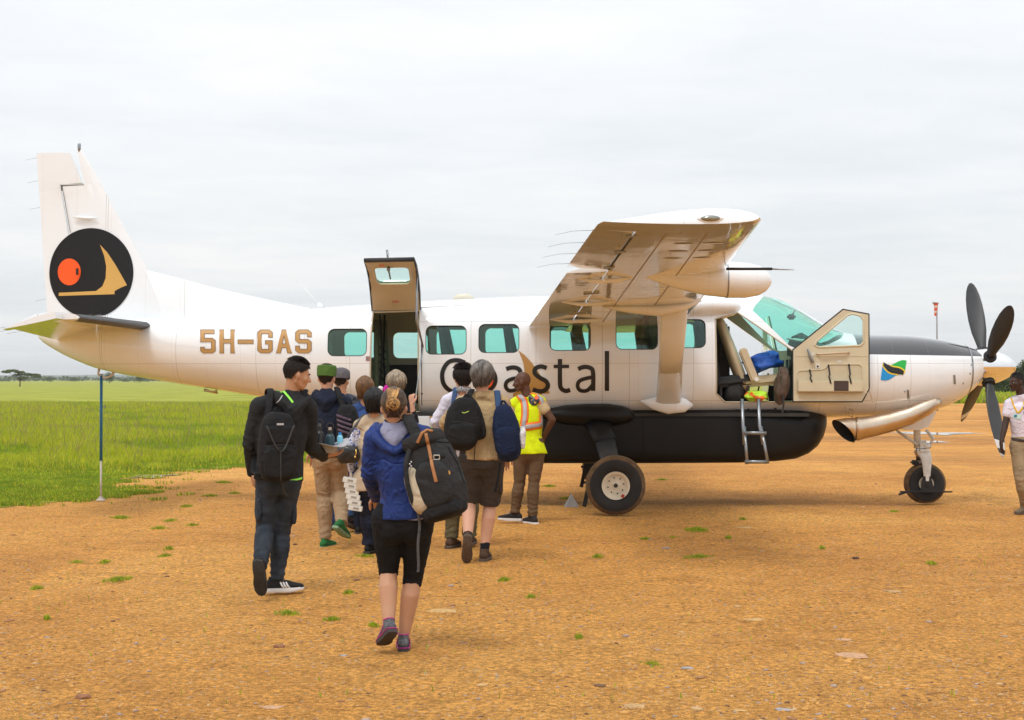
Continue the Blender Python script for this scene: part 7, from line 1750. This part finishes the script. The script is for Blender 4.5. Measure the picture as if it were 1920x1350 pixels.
# 10 --- ground crew in hi-vis vest
P = Person(16.55, dict(hd=(979, 717, 0), nk=(989, 741, .0), sl=(966, 757, .05), sr=(1013, 754, -.03), el=(962, 796, .12), er=(1036, 787, -.10), wl=(966, 826, .24), wr=(1020, 818, -.02), hl=(977, 842, 0), hr=(1007, 842, -.02), kl=(974, 905, .03), kr=(1001, 905, -.03), al=(965, 962, .05), ar=(998, 969, -.05)),
           'bald man in yellow hi-vis vest standing with a hand on his hip', 'brown', R(-78), R(-6), .97, body_yaw=0); P.foot = dict(l=(Vector((-.97, .2, 0)).normalized(), UP), r=(Vector((-.55, .8, 0)).normalized(), UP)); P.hands = dict(r=(Vector((-.6, .2, -.5)), Vector((-.3, 1, 0)), 1, .8)); P.body()
P.top(cloth('tee_sand', (.55, .43, .25)), .018, .0, .42, 'shirt', .004, 81)
def vestmat():
    m = cloth('vest_yellow', (.70, .86, .010), wr=.4); return m
VE = P.top(vestmat(), .032, .055, .3, name='vest', fold=.004, seed=82, which='', extra=.012)
# bands laid on the vest by casting onto it
M_vo = mat('band_orange', (.92, .20, .02), .6); M_vs = mat('band_silver', (.42, .43, .47), .35)
for pts, nm in [([(971, 737), (982, 752), (984, 775), (981, 797)], 0), ([(1007, 733), (1016, 750), (1018, 775), (1018, 797)], 1), ([(976, 802), (992, 799), (1008, 797), (1020, 795)], 2)]:
    band(P, VE, pts, .085, M_vo, 'orange_band', .005); band(P, VE, pts, .042, M_vs, 'silver_band', .010)
band(P, VE, [(993, 738), (1000, 737), (1008, 739)], .012, M_vo, 'collar_trim', .008)
patch(P, VE, circ(1001, 747, 10.5, 13, 24), M_ink, 'back_emblem', .012); patch(P, VE, circ(1005.5, 745, 3.6, 4, 14), M_orange, 'emblem_disc', .017); patch(P, VE, [(994, 738), (997, 744), (999, 751), (1006, 755), (1002, 757), (995, 754)], M_sail, 'emblem_sail', .017)
P.bottoms(cloth('trousers_brown', (.135, .085, .048)), .016, 1.0, fold=.005, seed=83, endr=.062, ankles=.007)
csh = cloth('canvas_black', (.03, .027, .026))
for d in 'lr': shoe(P.root, P.J['a'+d], *P.foot[d], .98, csh, M_sw, laces=M_sw)

# 9 ---- grey-haired man in shorts
P = Person(13.24, dict(hd=(905, 706, 0), nk=(905, 738, 0), sl=(868, 756, 0), sr=(943, 756, 0), el=(836, 792, .10), er=(955, 808, .08), wl=(838, 824, .28), wr=(950, 850, .2), hl=(884, 862, 0), hr=(922, 862, 0), kl=(880, 940, .12), kr=(919, 945, .14), al=(877, 1011, -.20), ar=(908, 1033, .06)),
           'grey-haired man in beige shirt and dark grey shorts with black socks, carrying two backpacks', 'fair', R(20), 0, 1.02); P.foot = dict(l=(Vector((-.05, .45, -.89)).normalized(), Vector((0, .89, .45))), r=(Vector((.15, .98, 0)).normalized(), UP)); P.body()
hair(P.root, P.hd, P.HM, 1.05, hairmat('hair_grey', (.07, .062, .058), mix2=(.26, .235, .215)), nape=-.075, vol=.014, n=1000, seed=20, r=.0050, front=.06, sidez=-.055, messy=.014, tuck=.30)
P.top(cloth('shirt_beige', (.43, .31, .165)), .026, -.035, 1.0, 'shirt', .006, 91, belly=.02, collar=1, hipw=.175)
P.bottoms(cloth('shorts_grey', (.055, .046, .040)), .030, .5, 'shorts', .006, 92, thigh=1.06, endr=.098, hipw=.175, rise=.05); 
band(P, bpy.data.objects[P.last], [(863, 853), (882, 857), (905, 858), (928, 857), (943, 853)], .034, M_trimdk, 'belt', .004, t=.006)
for d in 'lr':
    a, kn = P.J['a'+d], P.J['k'+d]; mb = MB(); v = (kn-a).normalized(); mb.tube([a-v*.03, a+v*.03, a+v*.085], [.041, .043, .044], 14, round_=True); me = remesh(mb, .007, 1, .0015, 5, [(tuple(a+v*.02), tuple(v), .002, .06)]); link('sock', me, bpy.data.materials['tee_black'], P.root, smooth=True)
    shoe(P.root, a, *P.foot[d], 1.04, bsh, M_sbr)
for s_, d in ((-1, 'l'), (1, 'r')): a = P.J['h'+d].lerp(P.J['k'+d], .60); soft_box('cargo_pocket', P.root, a+P.S*s_*.090-P.F*.01, (.022, .07, .08), bpy.data.materials['shorts_grey'], frame_from(P.F, UP), .5, .003, 7)
cA = pw(P, 868, 795, -.21); b, X, Fv, U = backpack(P, cA, (.165, .095, .235), F_pack, 'plain black rucksack slung on the left shoulder of the grey-haired man', M=frame_from(P.F-P.S*.15, UP+P.S*.16), seed=95, pocket=False, e=.75)
soft_box('front_pocket', b, -Fv*.075-U*.09, (.125, .045, .10), F_pack, frame_from(P.F, UP), .6, .005, 99); strap(b, [-Fv*.100-X*.035+U*.100, -Fv*.106-X*.015+U*.098, -Fv*.104+X*.02+U*.118], .007, mat('logo_lime', (.45, .65, .10), .5), 'logo_swoosh', .004, wide=UP)
aS = P.J['nk'].lerp(P.J['sl'], .55)-cA+UP*.075
strap(b, [U*.20, aS-P.F*.07, aS+P.F*.06], .05, F_pack, 'shoulder_strap', .016)
strap(b, [pw(P, 880, 746, -.19)-cA, pw(P, 893, 762, -.20)-cA, pw(P, 903, 790, -.21)-cA, pw(P, 906, 815, -.20)-cA, pw(P, 895, 822, -.18)-cA], .05, F_pack, 'shoulder_strap', .012); strap(b, [pw(P, 893, 822, -.2)-cA, pw(P, 890, 845, -.2)-cA, pw(P, 889, 866, -.2)-cA], .008, F_pack, 'loose_strap')
cB = pw(P, 950, 812, -.20); b, X, Fv, U = backpack(P, cB, (.125, .10, .255), cloth('pack_navy', (.010, .018, .05)), 'navy blue rucksack slung on the right shoulder of the grey-haired man', M=frame_from(P.F+P.S*.2, UP-P.S*.14), seed=97, pocket=False, e=.75)
soft_box('front_pocket', b, -Fv*.08-U*.07, (.095, .045, .13), bpy.data.materials['pack_navy'], frame_from(P.F, UP-P.S*.14), .6, .005, 98)
strap(b, [U*.20-X*.04, P.J['nk'].lerp(P.J['sr'], .72)-cB+UP*.075-P.F*.07, P.J['nk'].lerp(P.J['sr'], .72)-cB+UP*.07+P.F*.07], .055, mat('strap_blue', (.018, .055, .14), .8), 'shoulder_strap', .014)
strap(b, [pw(P, 938, 868, -.2)-cB, pw(P, 934, 895, -.19)-cB, pw(P, 928, 922, -.16)-cB], .022, F_pack, 'loose_strap')
M_ws = mat('net_white', (.62, .63, .66), .8, .5, 40)
soft_box('side_net', b, X*.135-U*.06-Fv*.0, (.030, .05, .10), M_ws, frame_from(P.F, UP), .7, .006, 31, voxel=.008)

# 11 --- man at the right edge
P = Person(17.86, dict(hd=(1906, 717, 0), nk=(1916, 742, .02), sl=(1892, 758, .06), sr=(1946, 758, -.08), el=(1884, 798, .0), er=(1955, 800, .05), wl=(1877, 828, -.06), wr=(1952, 838, .1), hl=(1908, 836, 0), hr=(1936, 836, 0), kl=(1913, 898, -.10), kr=(1938, 900, .05), al=(1923, 951, .02), ar=(1946, 950, .1)),
           'man in white short-sleeved shirt with yellow lanyard by the propeller', 'dark', R(-112), R(-4), .97)
P.foot = dict(l=(Vector((-.85, -.5, 0)).normalized(), UP), r=(Vector((-.85, -.5, 0)).normalized(), UP)); P.hands = dict(l=(Vector((-.05, -.15, -1)), Vector((1, .1, 0)), -1, .45)); P.body()
hair(P.root, P.hd, P.HM, .97, hairmat('hair_cropped', (.008, .007, .006)), nape=-.035, vol=.004, n=1200, seed=22, r=.003, front=.085, sidez=.035, messy=.001, mode='short', tuck=.3, L=.010)
PS = P.top(cloth('shirt_lilac_white', (.68, .63, .72)), .022, .0, .45, 'shirt', .005, 101, collar=.8); P.bottoms(cloth('chino_khaki', (.30, .22, .13)), .020, 1.0, fold=.006, seed=102, endr=.070, ankles=.006)
for d in 'lr': shoe(P.root, P.J['a'+d], *P.foot[d], 1.0, cloth('shoe_sand', (.16, .12, .08)) if d == 'l' else bpy.data.materials['shoe_sand'], M_sbr)
band(P, PS, [(1896, 745), (1899, 760), (1903, 774)], .016, mat('lanyard_yellow', (.75, .45, .01), .6), 'lanyard', .008); band(P, PS, [(1919, 748), (1913, 762), (1904, 774)], .016, bpy.data.materials['lanyard_yellow'], 'lanyard', .010)
patch(P, PS, [(1897, 775), (1908, 777), (1907, 786), (1896, 784)], mat('badge_teal', (.55, .70, .62), .4), 'id_badge', .016); patch(P, PS, [(1898, 777), (1902, 777.6), (1901, 782), (1897, 781.5)], mat('badge_photo', (.02, .20, .35), .4), 'badge_photo', .020)
for y in (763, 773): patch(P, PS, circ(1916, y, 4.2, 4.6, 16), mat('lens_blue', (.03, .07, .22), .15) if y == 763 else bpy.data.materials['lens_blue'], 'sunglass_lens', .020)
band(P, PS, [(1889, 764), (1894, 766), (1899, 764)], .010, bpy.data.materials['shirt_lilac_white'], 'pocket_flap', .006, t=.006)
band(P, bpy.data.objects[P.last], [(1896, 823), (1908, 825), (1922, 825), (1938, 823)], .034, mat('belt_brown', (.035, .018, .012), .4), 'belt', .005, t=.006)

# 7 ---- woman in blue, nearest
P = Person(8.79, dict(hd=(739, 765, 0), nk=(741, 798, .02), sl=(704, 822, 0), sr=(795, 820, 0), el=(692, 886, .02), er=(812, 888, .08), wl=(706, 930, .20), wr=(806, 935, .22), hl=(726, 972, 0), hr=(786, 972, 0), kl=(729, 1072, .10), kr=(775, 1080, .12), al=(729, 1171, -.06), ar=(757, 1194, .10)),
           'woman in blue rain jacket and black three-quarter leggings, hair in a bun', 'tan', R(2), R(-3), .93)
P.foot = dict(l=(Vector((-.32, .72, -.45)).normalized(), Vector((-.1, .5, .86)).normalized()), r=(Vector((-.08, 1, 0)).normalized(), UP)); P.body()
HT = hairmat('hair_tied_brown', (.035, .020, .014), mix2=(.13, .07, .035)); hair(P.root, P.hd, P.HM, .95, HT, nape=-.062, vol=.004, n=900, seed=24, r=.0034, front=.075, sidez=.012, messy=.004, mode='tied', tuck=.42, bun=(.005, -.11, .03))
# bun with lighter tips and a sweep of honey blonde over the crown
c = P.hd; M = P.HM; HB = hairmat('hair_honey', (.20, .085, .03), mix2=(.68, .38, .12)); rs = random.Random(4); b0 = c+M @ Vector((.004, -.118, .018))
for hm_, nn_, sd_ in ((HB, 60, 1), (HT, 16, 2)):
    mb = MB()
    for i in range(nn_):
        ax = Vector((rs.uniform(-.6, .6), -1, rs.uniform(-.6, .6))).normalized(); u = ax.cross(Vector((rs.uniform(-1, 1), 0, rs.uniform(-1, 1)))).normalized(); v = ax.cross(u); R0 = rs.uniform(.010, .032); a0 = rs.uniform(0, 6.28); sp = rs.uniform(2.2, 4.2); pts = []
        for j in range(10): t = j/9; a = a0+sp*t; rr_ = R0*(1+.25*math.sin(3*t+i)); pts.append(b0+M @ ((u*math.cos(a)+v*math.sin(a))*rr_+ax*(.030-.020*(R0/.032)**2+.005*math.sin(4*t+i))))
        mb.tube(pts, [.0014]+[.0034]*8+[.0012], 5)
    mb.build('hair_bun', hm_, P.root, smooth=True)
mb = MB()
for i in range(60):
    x = rs.uniform(-.034, .040); pts = []; th0 = rs.uniform(30, 48)
    for j in range(8): f = j/7; th_ = R(th0+(96-th0)*f); pts.append(c+M @ Vector((x*(1-.72*f)+.003*math.sin(4*f+i), -.012-.103*math.sin(th_), .028+.103*math.cos(th_))))
    mb.tube(pts, [.0010, .0020, .0026, .0028, .0028, .0026, .0022, .0012], 5)
mb.build('hair_streak', HB, P.root, smooth=True)
F_blue = cloth('rain_jacket_blue', (.011, .028, .135), rough=.5, mix2=(.018, .042, .19), wr=.8); F_lin = cloth('hood_lining', (.27, .27, .37))
JK = P.top(F_blue, .024, .0, 1.0, 'jacket', .006, 111, waist=.80, hipw=.158, voxel=.009, cuff=.006); 
mb = MB(); n_ = P.J['nk']; mb.tube([n_-UP*.035, n_+UP*.015, n_+UP*.04], [(.088, .08), (.074, .070), (.064, .062)], 20, wide=P.S); me = remesh(mb, .008, 2, .003, 8); link('inner_collar', me, cloth('collar_black', (.02, .02, .022)), P.root, smooth=True)
# hood hanging open: outer roll in blue, lining showing inside
def hoodmesh(seed):
    mb = MB(); pts = [(.112, .03, .006), (.125, -.03, -.02), (.098, -.085, -.075), (.05, -.115, -.125), (.012, -.122, -.150), (-.05, -.112, -.115), (-.098, -.085, -.07), (-.125, -.03, -.02), (-.112, .03, .006)]
    Q = [n_+P.S*x+P.F*y+UP*z for x, y, z in pts]; mb.tube(Q, [(.022, .024), (.030, .032), (.034, .040), (.036, .046), (.036, .05), (.036, .046), (.034, .040), (.030, .032), (.022, .024)], 14, wide=UP, round_=True); return remesh(mb, .0085, 4, .005, seed)
link('hood', hoodmesh(7), F_blue, P.root, smooth=True)
mb = MB(); mb.tube([n_-P.F*.02+UP*.005, n_-P.F*.070-UP*.03, n_-P.F*.105-UP*.085, n_-P.F*.115-UP*.125], [(.085, .045), (.090, .040), (.055, .03), (.018, .018)], 16, wide=P.S, round_=True); me = remesh(mb, .008, 3, .007, 12); link('hood_lining', me, F_lin, P.root, smooth=True)
band(P, JK, [(703, 973), (740, 975), (775, 973), (812, 966)], .012, F_lin, 'hem_lining', .004)
band(P, JK, [(722, 856), (745, 866), (775, 860)], .005, cloth('seam_blue_dark', (.008, .02, .12)), 'yoke_seam', .003)
P.bottoms(cloth('leggings_black', (.010, .010, .011), weave=.1), .006, .5, 'leggings', .0015, 112, thigh=1.12, endr=.060, hipw=.168, rise=.04, voxel=.009)
mb = MB()
for d, e in (('l', .06), ('r', .16)): kn, an = P.J['k'+d], P.J['a'+d]; mb.tube([kn.lerp(P.J['h'+d], .16), kn, kn.lerp(an, e)], [.066, .0600, .0585], 18)
me = remesh(mb, .008, 1, .001, 3, P.creases(False, True, .002)); link('legging_cuff', me, bpy.data.materials['leggings_black'], P.root, smooth=True)
msh = mat('shoe_mesh_grey', (.10, .10, .11), .8, .6, 60, .4, 200); mpk = mat('shoe_pink', (.50, .02, .25), .6)
for d in 'lr':
    s_ = shoe(P.root, P.J['a'+d], *P.foot[d], .90, msh, mat('sole_dark_pink', (.05, .04, .04), .8) if d == 'l' else bpy.data.materials['sole_dark_pink']); A = P.J['a'+d]; Mf = frame_from(*P.foot[d])
    def T2(x, y, z): return A+Mf @ Vector((x*.9, y*.9, (z-.085)*.9))
    O = [(-.034, -.082), (0, -.094), (.034, -.082), (.040, -.03), (.038, .03), (.047, .09), (.044, .145), (.026, .185), (0, .197), (-.026, .185), (-.044, .145), (-.047, .09), (-.038, .03), (-.040, -.03)]
    mb = MB(); mb.tube([T2(x*1.02, y*1.01, .031+max(0, y-.12)*.1) for x, y in O+O[:1]], .0028, 6); mb.build('midsole_line', mpk, s_)
    mb = MB(); mb.tube([T2(.036*math.cos(a), -.012+.045*math.sin(a), .112) for a in np.linspace(0, 2*math.pi, 18)], .0035, 6); mb.tube([T2(-.038, .0, .08), T2(-.042, .04, .05), T2(-.044, .07, .035)], .003, 6); mb.tube([T2(.038, .0, .08), T2(.042, .04, .05), T2(.044, .07, .035)], .003, 6); mb.build('piping', mpk, s_)
    v = (P.J['k'+d]-A).normalized(); mb = MB(); mb.tube([A, A+v*.028], [.034, .034], 12, round_=True); me = remesh(mb, .006, 1); link('sock', me, mat('sock_magenta', (.65, .04, .45), .8) if d == 'l' else bpy.data.materials['sock_magenta'], P.root, smooth=True)
# her big travel backpack
cb = pw(P, 818, 892, -.16); Mb = frame_from(P.F*1.0+P.S*.55, UP-P.S*.42); F_ch = cloth('pack_charcoal', (.028, .028, .029), bs=90); F_cr = cloth('pack_cream', (.50, .43, .31)); M_tan = mat('strap_tan', (.36, .15, .045), .6)
bg = empty('travel_backpack', P.o+cb, 0, 'large bulging charcoal travel backpack with cream side panel and tan leather straps', 'backpack'); X, Fv, U = (Mb @ Vector(v) for v in ((1, 0, 0), (0, 1, 0), (0, 0, 1)))
def bul(p): t = (p.z/.26+1)/2; p.y *= 1.15-.35*t; p.x *= 1.02-.16*abs(t-.4); return p
BB = soft_box('bag_body', bg, Vector(), (.150, .125, .255), F_ch, Mb, .66, .006, 121, bulge=bul, voxel=.009)
soft_box('side_panel', bg, -X*.092-U*.050-Fv*.058, (.066, .088, .145), F_cr, Mb, .66, .003, 122, voxel=.009)
soft_box('front_pocket', bg, -Fv*.105-U*.055+X*.035, (.105, .045, .135), F_ch, Mb, .6, .005, 123, voxel=.009); soft_box('top_lid', bg, U*.215-Fv*.02, (.125, .10, .055), F_ch, Mb, .6, .006, 124, voxel=.009); soft_box('bottom_panel', bg, -U*.205-Fv*.02, (.125, .115, .055), F_pack, Mb, .6, .005, 126, voxel=.009)
def bp(px, py, dy=0): return pw(P, px, py, dy)-cb
def onbag(pts, off=.006):
    objs = [o for o in bg.children if o.type == 'MESH' and o.name.split('.')[0] in ('bag_body', 'side_panel', 'front_pocket', 'top_lid', 'bottom_panel')]
    V, Fc, b = [], [], 0
    for o in objs: V += [v.co for v in o.data.vertices]; Fc += [[i+b for i in p.vertices] for p in o.data.polygons]; b = len(V)
    bvh = BVHTree.FromPolygons(V, Fc); out = []
    for px, py in pts:
        h = bvh.ray_cast(bp(px, py, -1.0), Vector((0, 1, 0)), 3)
        out.append(h[0]-Vector((0, off, 0)) if h[0] is not None else bp(px, py, -.1))
    return out
def dens(pts, n=5): return [(a[0]+(b[0]-a[0])*i/n, a[1]+(b[1]-a[1])*i/n) for a, b in zip(pts[:-1], pts[1:]) for i in range(n)]+[pts[-1]]
strap(bg, onbag(dens([(783, 822), (789, 850), (797, 885), (806, 920)])), .020, M_tan, 'leather_strap', .006); strap(bg, onbag(dens([(766, 842), (775, 822), (785, 815), (797, 818)])), .018, M_tan, 'leather_strap', .012)
strap(bg, onbag(dens([(788, 880), (806, 872), (822, 868)])), .022, M_pack_ if False else F_pack, 'buckle_strap', .008, wide=UP); strap(bg, onbag(dens([(828, 850), (848, 885), (862, 925)])), .006, F_pack, 'zip', .006); strap(bg, onbag(dens([(800, 838), (830, 842), (852, 860)])), .006, F_pack, 'zip', .006, wide=UP)
q = onbag([(806, 871)], .012)[0]; mb = MB(); 
for a_, b_ in (((-.016, -.012), (.016, -.012)), ((.016, -.012), (.016, .012)), ((.016, .012), (-.016, .012)), ((-.016, .012), (-.016, -.012))): mb.tube([q+Vector((a_[0], 0, a_[1])), q+Vector((b_[0], 0, b_[1]))], .003, 6)
mb.build('buckle', M_metal, bg); q = onbag([(831, 902)], .008)[0]; mb = MB(); mb.prism([q+Vector((-.008, 0, -.010)), q+Vector((.008, 0, -.010)), q+Vector((.008, 0, .004)), q+Vector((0, 0, .014)), q+Vector((-.008, 0, .004))], (0, .004, 0)); mb.build('logo_tag', mat('tag_ochre', (.65, .33, .07), .5), bg)
q = onbag([(850, 858)], .007)[0]; mb = MB(); mb.box(q, (.022, .002, .005), Matrix.Rotation(R(-40), 3, 'Y')); mb.build('logo_print', F_refl, bg)
sj = P.J['nk'].lerp(P.J['sr'], .5)-cb+UP*.085
strap(bg, [U*.25-X*.03-Fv*.02, sj-P.F*.085-UP*.01, sj-P.F*.0+UP*.01, sj+P.F*.09-UP*.05], .07, F_ch, 'shoulder_strap', .02); strap(bg, [sj-P.F*.075+UP*.02-P.S*.02, sj-P.F*.075+UP*.02+P.S*.02], .006, M_tan, 'strap_tab', .004, wide=UP)
strap(bg, [bp(769, 842, -.20), bp(762, 865, -.24), bp(763, 900, -.26), bp(772, 935, -.25), bp(782, 955, -.22)], .028, F_ch, 'harness_strap', .010); strap(bg, [bp(783, 955, -.22), bp(787, 985, -.20), bp(784, 1020, -.19), bp(785, 1060, -.18), bp(784, 1072, -.18)], .016, cloth('strap_grey', (.09, .09, .095)), 'loose_strap', .004)
mb = MB(); q = bp(783, 955, -.235); mb.box(q, (.03, .012, .02), Matrix.Rotation(R(35), 3, 'Y'), bev=.003); mb.build('strap_adjuster', M_metal, bg); strap(bg, [bp(783, 955, -.22), bp(800, 940, -.20)], .014, F_ch, 'buckle_strap', .005, wide=UP)
mb = MB(); q = bp(770, 866, -.26)
for i in range(4): mb.ball(q+Vector((.004*(-1)**i, 0, -.012*i)), .006, 8, 6)
mb.build('key_charm', M_metal, bg, smooth=True)
